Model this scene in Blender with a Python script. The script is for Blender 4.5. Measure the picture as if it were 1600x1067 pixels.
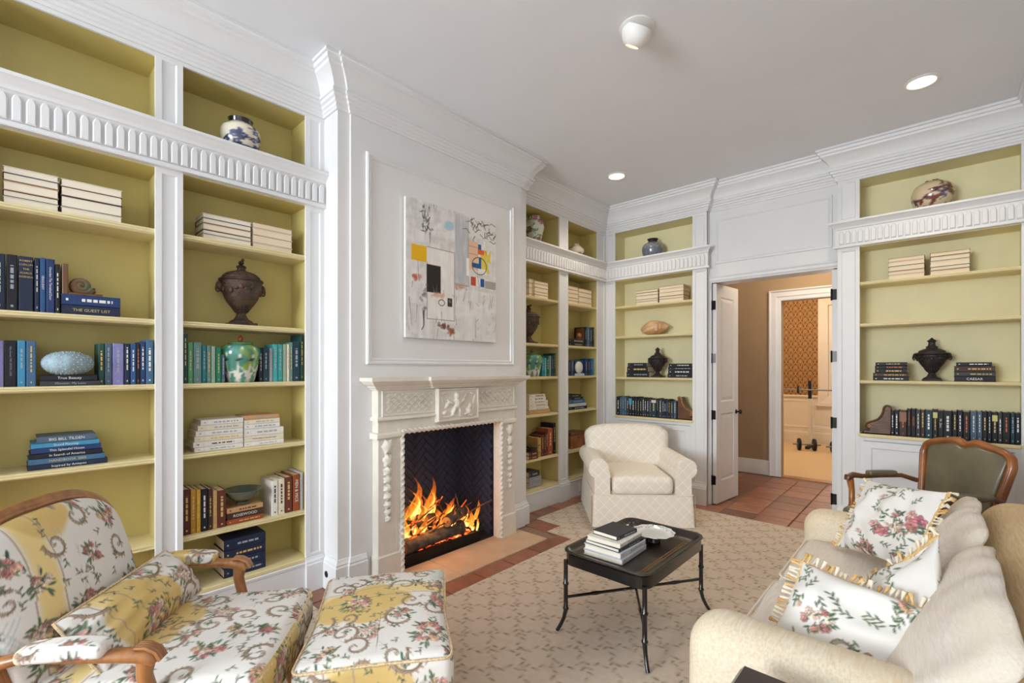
import bpy, bmesh, math, random
import numpy as np
from mathutils import Vector, Matrix

for _o in list(bpy.data.objects):
    bpy.data.objects.remove(_o, do_unlink=True)
scene = bpy.context.scene
COL = scene.collection
PI = math.pi
random.seed(7)
RNG = np.random.default_rng(11)

# ------------------------------------------------------------------ camera, world, light, exposure
YAW = math.atan(666 / 727.)
cam_d = bpy.data.cameras.new('camera')
cam = bpy.data.objects.new('camera', cam_d)
COL.objects.link(cam)
cam.location = (0, 0, 1.5)
cam.rotation_euler = (PI / 2, 0, YAW)
cam_d.sensor_width = 36
cam_d.lens = 36 * 727 / 1600
cam_d.shift_y = 42.5 / 1600
cam_d.clip_start = .05
scene.camera = cam
scene.view_settings.view_transform = 'Standard'
scene.view_settings.look = 'None'
scene.view_settings.gamma = 1
scene.view_settings.use_curve_mapping = False
scene.view_settings.exposure = 0.32

world = bpy.data.worlds.new('sky')
scene.world = world
world.use_nodes = True
_bg = world.node_tree.nodes['Background']
_bg.inputs[0].default_value = (.86, .93, 1, 1)
_bg.inputs[1].default_value = 1.3


def area(name, loc, rot, sx, sy, power, color=(1, 1, 1)):
    d = bpy.data.lights.new(name, 'AREA')
    d.shape = 'RECTANGLE'; d.size = sx; d.size_y = sy; d.energy = power; d.color = color
    o = bpy.data.objects.new(name, d); COL.objects.link(o)
    o.location = loc; o.rotation_euler = rot
    return o


def point(name, loc, power, color, radius=.08, kind='POINT', rot=(0, 0, 0), cone=2.2, blend=.8):
    d = bpy.data.lights.new(name, kind)
    d.energy = power; d.color = color; d.shadow_soft_size = radius
    if kind == 'SPOT':
        d.spot_size = cone; d.spot_blend = blend
    o = bpy.data.objects.new(name, d); COL.objects.link(o)
    o.location = loc; o.rotation_euler = rot
    return o


XW = .58        # right wall face
YN = -4.6      # near wall face (behind the camera)
DAY = (.83, .925, 1.0)
# daylight through the windows: just outside each pane
area('daylight_near', (-1.95, YN - .22, 2.08), (PI / 2 + .10, 0, 0), 2.3, 1.9, 410, DAY)
area('daylight_side_near', (XW + .24, -.25, 1.7), (0, PI / 2 + .3, 0), 2.3, 1.1, 2.5, DAY)
area('daylight_gym', (-1.1, 11.35, 1.8), (-PI / 2, 0, 0), 1.0, 1.8, 60, (1, .97, .92))
point('hall_lamp', (-1.0, 6.4, 3.0), 24, (1, .80, .58), .12)
point('gym_lamp', (-1.9, 9.2, 3.0), 58, (1, .76, .52), .15)

# ------------------------------------------------------------------ picture geometry used to read distances off the photograph
_c, _s = math.cos(YAW), math.sin(YAW)


def ray(px, py):
    r = (px - 800) / 727.; u = (576 - py) / 727.
    return (_c * r - _s, _s * r + _c, u)


def on_x(px, py, x):
    v = ray(px, py); t = x / v[0]; return (t * v[1], 1.5 + t * v[2])


def on_y(px, py, y):
    v = ray(px, py); t = y / v[1]; return (t * v[0], 1.5 + t * v[2])


# ------------------------------------------------------------------ materials
def lin(c):
    return tuple(((v / 255.) / 12.92 if v / 255. <= .04045 else ((v / 255. + .055) / 1.055) ** 2.4) for v in c)


def mat(name, rgb, rough=.6, metal=0., var=0., scale=20., bump=0., bscale=None, spec=.5, coat=0., detail=3., stretch=(1, 1, 1), rgb2=None, coords='Object', emit=None):
    m = bpy.data.materials.new(name)
    m.use_nodes = True
    nt = m.node_tree; N = nt.nodes; L = nt.links
    b = N['Principled BSDF']
    col = lin(rgb)
    b.inputs['Base Color'].default_value = (*col, 1)
    b.inputs['Roughness'].default_value = rough
    b.inputs['Metallic'].default_value = metal
    b.inputs['Specular IOR Level'].default_value = spec
    if coat:
        b.inputs['Coat Weight'].default_value = coat; b.inputs['Coat Roughness'].default_value = .15
    if emit:
        b.inputs['Emission Color'].default_value = (*lin(emit[0]), 1); b.inputs['Emission Strength'].default_value = emit[1]
    if var or bump or rgb2:
        tc = N.new('ShaderNodeTexCoord'); mp = N.new('ShaderNodeMapping'); mp.inputs['Scale'].default_value = stretch
        L.new(tc.outputs[coords], mp.inputs[0])
        nz = N.new('ShaderNodeTexNoise'); nz.inputs['Scale'].default_value = scale; nz.inputs['Detail'].default_value = detail
        L.new(mp.outputs[0], nz.inputs[0])
        if var or rgb2:
            rp = N.new('ShaderNodeValToRGB')
            rp.color_ramp.elements[0].position = .32; rp.color_ramp.elements[1].position = .68
            c2 = lin(rgb2) if rgb2 else tuple(min(1, v * (1 + var)) for v in col)
            c1 = col if rgb2 else tuple(v * (1 - var) for v in col)
            rp.color_ramp.elements[0].color = (*c1, 1); rp.color_ramp.elements[1].color = (*c2, 1)
            L.new(nz.outputs[0], rp.inputs[0]); L.new(rp.outputs[0], b.inputs['Base Color'])
        if bump:
            bn = N.new('ShaderNodeBump'); bn.inputs['Strength'].default_value = bump; bn.inputs['Distance'].default_value = .01
            if bscale:
                n2 = N.new('ShaderNodeTexNoise'); n2.inputs['Scale'].default_value = bscale; n2.inputs['Detail'].default_value = 2
                L.new(mp.outputs[0], n2.inputs[0]); L.new(n2.outputs[0], bn.inputs['Height'])
            else:
                L.new(nz.outputs[0], bn.inputs['Height'])
            L.new(bn.outputs[0], b.inputs['Normal'])
    return m


def vmat(name, rough=.8, bump=.25, bscale=500., spec=.3, coat=0.):
    """colour from the mesh's own print attribute, with a fine weave bump"""
    m = mat(name, (200, 200, 200), rough, spec=spec, coat=coat)
    nt = m.node_tree; N = nt.nodes; L = nt.links; b = N['Principled BSDF']
    a = N.new('ShaderNodeVertexColor'); a.layer_name = 'print'
    L.new(a.outputs[0], b.inputs['Base Color'])
    if bump:
        tc = N.new('ShaderNodeTexCoord'); nz = N.new('ShaderNodeTexNoise'); nz.inputs['Scale'].default_value = bscale
        L.new(tc.outputs['Object'], nz.inputs[0])
        bn = N.new('ShaderNodeBump'); bn.inputs['Strength'].default_value = bump; bn.inputs['Distance'].default_value = .003
        L.new(nz.outputs[0], bn.inputs['Height']); L.new(bn.outputs[0], b.inputs['Normal'])
    return m


M = {}
M['white'] = mat('white_paint', (229, 228, 227), .42, var=.012, scale=6, spec=.4)
M['wall_white'] = mat('wall_white', (228, 226, 224), .5, var=.012, scale=4)
M['ceiling'] = mat('ceiling_paint', (238, 240, 244), .9, var=.01, scale=3)
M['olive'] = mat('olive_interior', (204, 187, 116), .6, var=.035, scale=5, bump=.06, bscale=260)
M['olive_end_lit'] = mat('olive_interior_lit', (234, 224, 178), .6, var=.03, scale=5, bump=.06, bscale=260)  # same olive paint, lightened to put the end wall's stronger light into the colour
M['shelf'] = mat('cream_shelf', (226, 210, 160), .5, var=.03, scale=9)
M['tan'] = mat('tan_wall', (176, 152, 120), .8, var=.02, scale=4)
M['door'] = mat('door_white', (226, 224, 222), .4, var=.01, scale=5)
M['iron'] = mat('dark_bronze', (38, 35, 33), .45, .7)
M['steel'] = mat('worn_steel', (150, 150, 150), .6, .5)
M['grout'] = mat('grout', (150, 120, 100), .9, var=.12, scale=30)
M['terra'] = [mat('terracotta_%s' % n, c, .45, var=.16, scale=9, bump=.12, bscale=35, spec=.5, coat=.12) for n, c in
              (('rust', (152, 98, 74)), ('brown', (140, 92, 70)), ('warm', (162, 108, 80)), ('dark', (128, 86, 67)))]
M['stone'] = mat('limestone_slab', (206, 172, 140), .6, var=.08, scale=7, bump=.15, bscale=40)
M['lime'] = mat('carved_limestone', (228, 220, 207), .75, var=.04, scale=14, bump=.15, bscale=90)
M['fire_brick'] = mat('blackened_firebrick', (42, 54, 82), .7, var=.3, scale=25, bump=.3, bscale=60)
M['fire_dark'] = mat('sooty_mortar', (20, 23, 32), .9)
M['page'] = mat('book_pages', (232, 214, 184), .9, var=.06, scale=4, stretch=(1, 1, 120))
M['page_pale'] = mat('pale_pages', (240, 228, 206), .9, var=.05, scale=4, stretch=(1, 1, 120))
M['black_lac'] = mat('black_lacquer', (20, 19, 20), .22, var=.3, scale=12, coat=.5)
M['black_rub'] = mat('rubbed_black_lacquer', (24, 20, 18), .28, rgb2=(52, 40, 28), scale=16, coat=.3)
M['gold_line'] = mat('rubbed_gold_line', (120, 84, 40), .45, .3, var=.3, scale=60)
M['walnut'] = mat('carved_fruitwood', (176, 120, 66), .36, rgb2=(142, 88, 44), scale=7, stretch=(4, 4, 1), coat=.25)
M['walnut_dark'] = mat('dark_carved_wood', (118, 74, 40), .4, rgb2=(84, 50, 28), scale=9, coat=.2)
M['walnut_orange'] = mat('polished_walnut', (176, 108, 48), .3, rgb2=(120, 66, 28), scale=6, coat=.35)
M['mahog'] = mat('dark_mahogany', (62, 34, 24), .3, rgb2=(40, 22, 16), scale=5, coat=.3)
M['bronze'] = mat('weathered_bronze', (92, 70, 54), .6, .25, rgb2=(58, 46, 38), scale=22, bump=.5, bscale=70)
M['darkurn'] = mat('dark_bronze_urn', (58, 50, 48), .5, .3, rgb2=(36, 32, 32), scale=26, bump=.5, bscale=80)
M['leather'] = mat('olive_leather', (104, 98, 76), .38, rgb2=(122, 112, 86), scale=7, bump=.12, bscale=160, coat=.25)
M['brass'] = mat('brass_nail', (120, 92, 48), .35, .9)
M['outlet'] = mat('outlet_plastic', (236, 234, 228), .4)
M['lampwhite'] = mat('lamp_trim', (240, 238, 232), .45)
M['rubber'] = mat('black_rubber', (22, 22, 24), .6)
M['iron_weight'] = mat('cast_iron_weight', (40, 40, 42), .5, .5)
M['rack_white'] = mat('rack_white_enamel', (232, 226, 214), .4)
M['carpet'] = mat('gym_carpet', (214, 184, 140), .95, var=.06, scale=60)
M['gymwhite'] = mat('wainscot_white', (240, 230, 212), .5)
M['gold_ink'] = mat('gold_ink', (214, 184, 110), .5, .2)
M['white_ink'] = mat('white_ink', (232, 230, 224), .6)
M['silver_ink'] = mat('grey_ink', (160, 168, 176), .6)
M['red_ink'] = mat('orange_ink', (206, 112, 66), .6)
M['dark_ink'] = mat('dark_ink', (60, 48, 40), .6)
M['print'] = vmat('printed_cotton', .75, .3, 700.)
M['china'] = vmat('glazed_porcelain', .14, 0, spec=.6, coat=.6)
M['paint_canvas'] = vmat('painted_canvas', .6, .5, 180.)
M['rugpile'] = vmat('rug_pile', .95, .9, 900.)
M['wallpaper'] = vmat('wallpaper', .7, 0)
M['shell'] = vmat('shell', .5, .2, 120.)
_cloth = {}


def cloth(rgb):
    k = tuple(rgb)
    if k not in _cloth:
        _cloth[k] = mat('book_cloth_%d' % len(_cloth), rgb, .55, var=.08, scale=40, spec=.4)
    return _cloth[k]


def fabric_lattice():
    m = mat('cream_lattice_fabric', (236, 218, 190), .85, bump=.3, bscale=600)
    nt = m.node_tree; N = nt.nodes; L = nt.links; b = N['Principled BSDF']
    uv = N.new('ShaderNodeUVMap'); sp = N.new('ShaderNodeSeparateXYZ'); L.new(uv.outputs[0], sp.inputs[0])

    def op(o, a, bb=None, v=None):
        n = N.new('ShaderNodeMath'); n.operation = o
        for i, x in enumerate((a, bb)):
            if x is None: continue
            if isinstance(x, (int, float)): n.inputs[i].default_value = x
            else: L.new(x, n.inputs[i])
        return n.outputs[0]
    P = .088
    u = op('MULTIPLY', op('ADD', sp.outputs[0], sp.outputs[1]), 1 / (P * 1.2)); v = op('MULTIPLY', op('SUBTRACT', sp.outputs[0], sp.outputs[1]), 1 / (P * 1.2))
    fu = op('ABSOLUTE', op('SUBTRACT', op('FRACT', u), .5)); fv = op('ABSOLUTE', op('SUBTRACT', op('FRACT', v), .5))
    near = op('MINIMUM', fu, fv)
    f = op('LESS_THAN', near, .042)
    mx = N.new('ShaderNodeMix'); mx.data_type = 'RGBA'
    mx.inputs[6].default_value = (*lin((244, 233, 216)), 1); mx.inputs[7].default_value = (*lin((253, 250, 242)), 1)
    L.new(f, mx.inputs[0]); L.new(mx.outputs[2], b.inputs['Base Color'])
    return m


M['lattice'] = fabric_lattice()


def fabric_woven(name, c1, c2, c3, sc=(3, 60, 60)):
    m = mat(name, c1, .9)
    nt = m.node_tree; N = nt.nodes; L = nt.links; b = N['Principled BSDF']
    tc = N.new('ShaderNodeTexCoord'); mp = N.new('ShaderNodeMapping'); mp.inputs['Scale'].default_value = sc
    L.new(tc.outputs['Object'], mp.inputs[0])
    n1 = N.new('ShaderNodeTexNoise'); n1.inputs['Scale'].default_value = 2.2; n1.inputs['Detail'].default_value = 4; L.new(mp.outputs[0], n1.inputs[0])
    n2 = N.new('ShaderNodeTexNoise'); n2.inputs['Scale'].default_value = 3.5; L.new(tc.outputs['Object'], n2.inputs[0])
    r1 = N.new('ShaderNodeValToRGB'); r1.color_ramp.elements[0].position = .3; r1.color_ramp.elements[1].position = .7
    r1.color_ramp.elements[0].color = (*lin(c1), 1); r1.color_ramp.elements[1].color = (*lin(c2), 1); L.new(n1.outputs[0], r1.inputs[0])
    r2 = N.new('ShaderNodeValToRGB'); r2.color_ramp.elements[0].position = .5; r2.color_ramp.elements[1].position = .62; L.new(n2.outputs[0], r2.inputs[0])
    mx = N.new('ShaderNodeMix'); mx.data_type = 'RGBA'; mx.inputs[7].default_value = (*lin(c3), 1)
    sc_ = N.new('ShaderNodeMath'); sc_.operation = 'MULTIPLY'; sc_.inputs[1].default_value = .55
    L.new(r2.outputs[0], sc_.inputs[0]); L.new(sc_.outputs[0], mx.inputs[0]); L.new(r1.outputs[0], mx.inputs[6]); L.new(mx.outputs[2], b.inputs['Base Color'])
    bn = N.new('ShaderNodeBump'); bn.inputs['Strength'].default_value = .5; bn.inputs['Distance'].default_value = .006
    L.new(n1.outputs[0], bn.inputs['Height']); L.new(bn.outputs[0], b.inputs['Normal'])
    return m


M['sofa_arm'] = fabric_woven('sofa_cream_weave', (226, 205, 170), (240, 228, 206), (230, 208, 170), (60, 6, 60))
M['sofa_seat'] = fabric_woven('sofa_pearl_weave', (222, 208, 192), (234, 224, 212), (226, 212, 188), (60, 5, 60))
M['sofa_back'] = fabric_woven('sofa_gold_weave', (206, 176, 128), (224, 200, 158), (214, 186, 140), (60, 5, 60))


# ------------------------------------------------------------------ mesh helpers
def finish(o, parent=None, world=False):
    COL.objects.link(o)
    if parent is not None:
        o.parent = parent
        if world:
            o.location = -Vector(parent.location)
    return o


def mesh_np(name, V, F, m, parent=None, smooth=True, col=None, uv=None, loc=None, sharp=None, world=False, kind=None):
    me = bpy.data.meshes.new(name)
    me.from_pydata(np.asarray(V, float).tolist() if not isinstance(V, list) else V, [], F.tolist() if isinstance(F, np.ndarray) else F)
    if m is not None:
        me.materials.append(m)
    if smooth:
        me.shade_smooth()
        if sharp: me.set_sharp_from_angle(angle=sharp)
    if col is not None:
        a = me.color_attributes.new('print', 'FLOAT_COLOR', 'POINT')
        c = np.ones((len(V), 4), np.float32); c[:, :3] = col
        a.data.foreach_set('color', c.ravel())
    if uv == 'box':
        box_uv(me)
    me.update()
    o = bpy.data.objects.new(name, me)
    finish(o, parent, world)
    if loc is not None: o.location = loc
    if kind: o['kind'] = kind
    return o


def box_uv(me):
    n = len(me.loops)
    co = np.zeros(len(me.vertices) * 3, np.float32); me.vertices.foreach_get('co', co); co = co.reshape(-1, 3)
    vi = np.zeros(n, np.int32); me.loops.foreach_get('vertex_index', vi)
    pn = np.zeros(len(me.polygons) * 3, np.float32); me.polygons.foreach_get('normal', pn); pn = np.abs(pn.reshape(-1, 3))
    lt = np.zeros(len(me.polygons), np.int32); me.polygons.foreach_get('loop_total', lt)
    ax = np.repeat(np.argmax(pn * np.array([1, 1, 1.15]), 1), lt)
    p = co[vi]
    u = np.where(ax == 0, p[:, 1], p[:, 0]); v = np.where(ax == 2, p[:, 1], p[:, 2])
    l = me.uv_layers.new(name='UVMap')
    l.data.foreach_set('uv', np.stack([u, v], 1).astype(np.float32).ravel())


class MB:
    """collects shapes that touch into one mesh; T maps local (a, b, c) to space"""
    def __init__(self, T=None):
        self.v = []; self.f = []; self.T = T

    def add(self, vs, fs):
        o = len(self.v)
        for p in vs:
            self.v.append(self.T(*p) if self.T else tuple(p))
        for f in fs:
            self.f.append(tuple(i + o for i in f))
        return self

    def box(self, x0, y0, z0, x1, y1, z1, c=0.):
        if x1 < x0: x0, x1 = x1, x0
        if y1 < y0: y0, y1 = y1, y0
        if z1 < z0: z0, z1 = z1, z0
        if c <= 0:
            vs = [(x0, y0, z0), (x1, y0, z0), (x1, y1, z0), (x0, y1, z0), (x0, y0, z1), (x1, y0, z1), (x1, y1, z1), (x0, y1, z1)]
            return self.add(vs, [(3, 2, 1, 0), (4, 5, 6, 7), (0, 1, 5, 4), (1, 2, 6, 5), (2, 3, 7, 6), (3, 0, 4, 7)])
        c = min(c, .45 * min(x1 - x0, y1 - y0, z1 - z0))
        vs = []; idx = {}
        for i, (x, sx) in enumerate(((x0, 1), (x1, -1))):
            for j, (y, sy) in enumerate(((y0, 1), (y1, -1))):
                for k, (z, sz) in enumerate(((z0, 1), (z1, -1))):
                    for a in range(3):
                        idx[i, j, k, a] = len(vs)
                        vs.append((x + (0 if a == 0 else sx * c), y + (0 if a == 1 else sy * c), z + (0 if a == 2 else sz * c)))
        fs = []
        for s in (0, 1):
            q = [idx[s, 0, 0, 0], idx[s, 1, 0, 0], idx[s, 1, 1, 0], idx[s, 0, 1, 0]]; fs.append(q if s else q[::-1])
            q = [idx[0, s, 0, 1], idx[1, s, 0, 1], idx[1, s, 1, 1], idx[0, s, 1, 1]]; fs.append(q[::-1] if s else q)
            q = [idx[0, 0, s, 2], idx[1, 0, s, 2], idx[1, 1, s, 2], idx[0, 1, s, 2]]; fs.append(q if s else q[::-1])
        for a in (0, 1):
            for b in (0, 1):
                fs.append([idx[0, a, b, 1], idx[1, a, b, 1], idx[1, a, b, 2], idx[0, a, b, 2]])
                fs.append([idx[a, 0, b, 0], idx[a, 1, b, 0], idx[a, 1, b, 2], idx[a, 0, b, 2]])
                fs.append([idx[a, b, 0, 0], idx[a, b, 1, 0], idx[a, b, 1, 1], idx[a, b, 0, 1]])
        for i in (0, 1):
            for j in (0, 1):
                for k in (0, 1):
                    fs.append([idx[i, j, k, 0], idx[i, j, k, 1], idx[i, j, k, 2]])
        return self.add(vs, fs)

    def prism(self, prof, a0, a1, axis=0):
        """closed profile extruded along an axis; prof holds the two other coordinates in order"""
        n = len(prof); vs = []
        for a in (a0, a1):
            for p in prof:
                q = list(p); q.insert(axis, a); vs.append(tuple(q))
        fs = [tuple(range(n)), tuple(range(2 * n - 1, n - 1, -1))]
        fs += [(i, (i + 1) % n, n + (i + 1) % n, n + i) for i in range(n)]
        return self.add(vs, fs)

    def lathe(self, prof, n=24, cx=0, cy=0, cz=0):
        """(radius, z) profile, closed at both ends"""
        vs = []; fs = []
        for r, z in prof:
            for i in range(n):
                t = 2 * PI * i / n
                vs.append((cx + r * math.cos(t), cy + r * math.sin(t), cz + z))
        for k in range(len(prof) - 1):
            for i in range(n):
                j = (i + 1) % n
                fs.append((k * n + i, k * n + j, (k + 1) * n + j, (k + 1) * n + i))
        fs.append(tuple(range(n - 1, -1, -1))); fs.append(tuple((len(prof) - 1) * n + i for i in range(n)))
        return self.add(vs, fs)

    def tube(self, pts, rad, n=8, up=(0, 0, 1), flat=(1, 1), closed=False, twist=0, lobes=0):
        P = [Vector(p) for p in pts]; m = len(P)
        if not isinstance(rad, (list, tuple)): rad = [rad] * m
        vs = []; fs = []
        U = Vector(up)
        for i, p in enumerate(P):
            if closed: t = P[(i + 1) % m] - P[i - 1]
            else: t = P[min(i + 1, m - 1)] - P[max(i - 1, 0)]
            t.normalize()
            s = t.cross(U)
            if s.length < 1e-4: s = t.cross(Vector((1, 0, 0)))
            s.normalize(); w = s.cross(t)
            for k in range(n):
                a = 2 * PI * k / n
                rr = rad[i] * (1 + (.3 * math.cos(lobes * a + twist * i) if lobes else 0))
                vs.append(tuple(p + s * (rr * flat[0] * math.cos(a)) + w * (rr * flat[1] * math.sin(a))))
        R = m if closed else m - 1
        for i in range(R):
            j = (i + 1) % m
            for k in range(n):
                l = (k + 1) % n
                fs.append((i * n + k, i * n + l, j * n + l, j * n + k))
        if not closed:
            fs.append(tuple(range(n - 1, -1, -1))); fs.append(tuple((m - 1) * n + k for k in range(n)))
        return self.add(vs, fs)

    def grid(self, fn, nu, nv):
        vs = [fn(i / nu, j / nv) for j in range(nv + 1) for i in range(nu + 1)]
        fs = [(j * (nu + 1) + i, j * (nu + 1) + i + 1, (j + 1) * (nu + 1) + i + 1, (j + 1) * (nu + 1) + i) for j in range(nv) for i in range(nu)]
        return self.add(vs, fs)

    def ball(self, c, r, nu=10, nv=7):
        if not isinstance(r, (tuple, list)): r = (r, r, r)
        prof = [(max(.02, math.sin(PI * k / nv)), -math.cos(PI * k / nv)) for k in range(nv + 1)]
        vs = []; fs = []
        for a, z in prof:
            for i in range(nu):
                t = 2 * PI * i / nu
                vs.append((c[0] + r[0] * a * math.cos(t), c[1] + r[1] * a * math.sin(t), c[2] + r[2] * z))
        for k in range(nv):
            for i in range(nu):
                j = (i + 1) % nu
                fs.append((k * nu + i, k * nu + j, (k + 1) * nu + j, (k + 1) * nu + i))
        fs.append(tuple(range(nu - 1, -1, -1))); fs.append(tuple(nv * nu + i for i in range(nu)))
        return self.add(vs, fs)

    def mesh(self, name, m, smooth=None, uv=None):
        me = bpy.data.meshes.new(name)
        me.from_pydata(self.v, [], self.f)
        bm = bmesh.new(); bm.from_mesh(me)
        bmesh.ops.recalc_face_normals(bm, faces=bm.faces)
        bm.to_mesh(me); bm.free()
        if m is not None: me.materials.append(m)
        if smooth:
            me.shade_smooth(); me.set_sharp_from_angle(angle=smooth if smooth is not True else .7)
        if uv: box_uv(me)
        return me

    def build(self, name, m, parent=None, smooth=None, uv=None, world=False, loc=None, kind=None):
        o = bpy.data.objects.new(name, self.mesh(name, m, smooth, uv))
        finish(o, parent, world)
        if loc is not None: o.location = loc
        if kind: o['kind'] = kind
        return o


def tag(o, label, cat, group=None):
    o['label'] = label; o['category'] = cat
    if group: o['group'] = group
    return o


def thing(name, label, cat, loc=(0, 0, 0), rotz=0., group=None):
    o = bpy.data.objects.new(name, None); COL.objects.link(o)
    o.empty_display_size = .05
    o.location = loc; o.rotation_euler = (0, 0, rotz)
    return tag(o, label, cat, group)


def struct(name, mb, m, smooth=None):
    o = mb.build(name, m, smooth=smooth); o['kind'] = 'structure'
    return o


def dup(root, loc, rotz=None, label=None, group=None):
    r = root.copy(); COL.objects.link(r); r.location = loc
    if rotz is not None: r.rotation_euler = (0, 0, rotz)
    if label: r['label'] = label
    if group: r['group'] = group
    for ch in list(root.children):
        c = ch.copy(); COL.objects.link(c); c.parent = r
        for g in list(ch.children):
            d = g.copy(); COL.objects.link(d); d.parent = c
    return r


def inst(name, me, parent, loc, rot=(0, 0, 0), scale=(1, 1, 1)):
    o = bpy.data.objects.new(name, me); COL.objects.link(o)
    o.parent = parent; o.location = loc; o.rotation_euler = rot; o.scale = scale
    return o


def sweep(mb, prof, path, closed=False, side=1):
    """profile (out, z) along a mitred plan path; out is to the right of travel when side = 1"""
    P = [Vector((p[0], p[1])) for p in path]; n = len(P); k = len(prof); vs = []; fs = []
    for i, p in enumerate(P):
        def nr(a, b):
            d = (b - a).normalized(); return Vector((d.y, -d.x)) * side
        if closed:
            n1, n2 = nr(P[i - 1], p), nr(p, P[(i + 1) % n])
        else:
            n1 = nr(P[i - 1], p) if i else nr(p, P[i + 1]); n2 = nr(p, P[i + 1]) if i < n - 1 else n1
        mt = (n1 + n2) / (1 + n1.dot(n2))
        for o, z in prof:
            vs.append((p.x + mt.x * o, p.y + mt.y * o, z))
    R = n if closed else n - 1
    for i in range(R):
        j = (i + 1) % n
        for a in range(k):
            b = (a + 1) % k
            fs.append((i * k + a, i * k + b, j * k + b, j * k + a))
    if not closed:
        fs.append(tuple(range(k))); fs.append(tuple((n - 1) * k + a for a in range(k - 1, -1, -1)))
    return mb.add(vs, fs)


def frame_mold(mb, a0, a1, c0, c1, prof, base):
    """picture-frame moulding around a rectangle in local (a, b, c): profile (inward, out) swept with mitres"""
    k = len(prof); vs = []
    for sa, sc_ in ((0, 0), (1, 0), (1, 1), (0, 1)):
        for i, o in prof:
            vs.append(((a0 + i) if sa == 0 else (a1 - i), base + o, (c0 + i) if sc_ == 0 else (c1 - i)))
    fs = []
    for q in range(4):
        r = (q + 1) % 4
        for a in range(k):
            b = (a + 1) % k
            fs.append((q * k + a, q * k + b, r * k + b, r * k + a))
    return mb.add(vs, fs)


def panel_face(mb, a0, a1, c0, c1, b_front, b_back, inset, depth, border=None):
    """a board whose front face carries a recessed panel"""
    i = inset; e = .008
    o = [(a0, b_front, c0), (a1, b_front, c0), (a1, b_front, c1), (a0, b_front, c1)]
    p = [(a0 + i, b_front, c0 + i), (a1 - i, b_front, c0 + i), (a1 - i, b_front, c1 - i), (a0 + i, b_front, c1 - i)]
    q = [(x + (e if x < (a0 + a1) / 2 else -e), b_front - depth, z + (e if z < (c0 + c1) / 2 else -e)) for x, _, z in p]
    bk = [(a0, b_back, c0), (a1, b_back, c0), (a1, b_back, c1), (a0, b_back, c1)]
    vs = o + p + q + bk; fs = []
    for k in range(4):
        l = (k + 1) % 4
        fs += [(k, l, 4 + l, 4 + k), (4 + k, 4 + l, 8 + l, 8 + k), (12 + k, 12 + l, l, k)]
    fs += [(8, 9, 10, 11), (15, 14, 13, 12)]
    return mb.add(vs, fs)


# texts are collected first and turned into meshes in one go at the end
TEXTS = []


def text(parent, s, M4, size, m, name='spine_title', stretch=1.):
    cu = bpy.data.curves.new('t', 'FONT'); cu.body = s; cu.size = size; cu.align_x = 'CENTER'; cu.align_y = 'CENTER'
    cu.extrude = .0002; cu.resolution_u = 2
    o = bpy.data.objects.new('t', cu); COL.objects.link(o)
    TEXTS.append((o, parent, M4, m, name, stretch))


def flush_texts():
    bpy.context.view_layer.update()
    dg = bpy.context.evaluated_depsgraph_get()
    for o, parent, M4, m, name, stretch in TEXTS:
        me = bpy.data.meshes.new_from_object(o.evaluated_get(dg))
        me.materials.clear(); me.materials.append(m)
        me.transform(M4 @ Matrix.Diagonal((stretch, 1, 1, 1)))
        me.name = name
        n = bpy.data.objects.new(name, me); COL.objects.link(n); n.parent = parent
    for t in TEXTS:
        cu = t[0].data
        bpy.data.objects.remove(t[0], do_unlink=True); bpy.data.curves.remove(cu)


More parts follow.
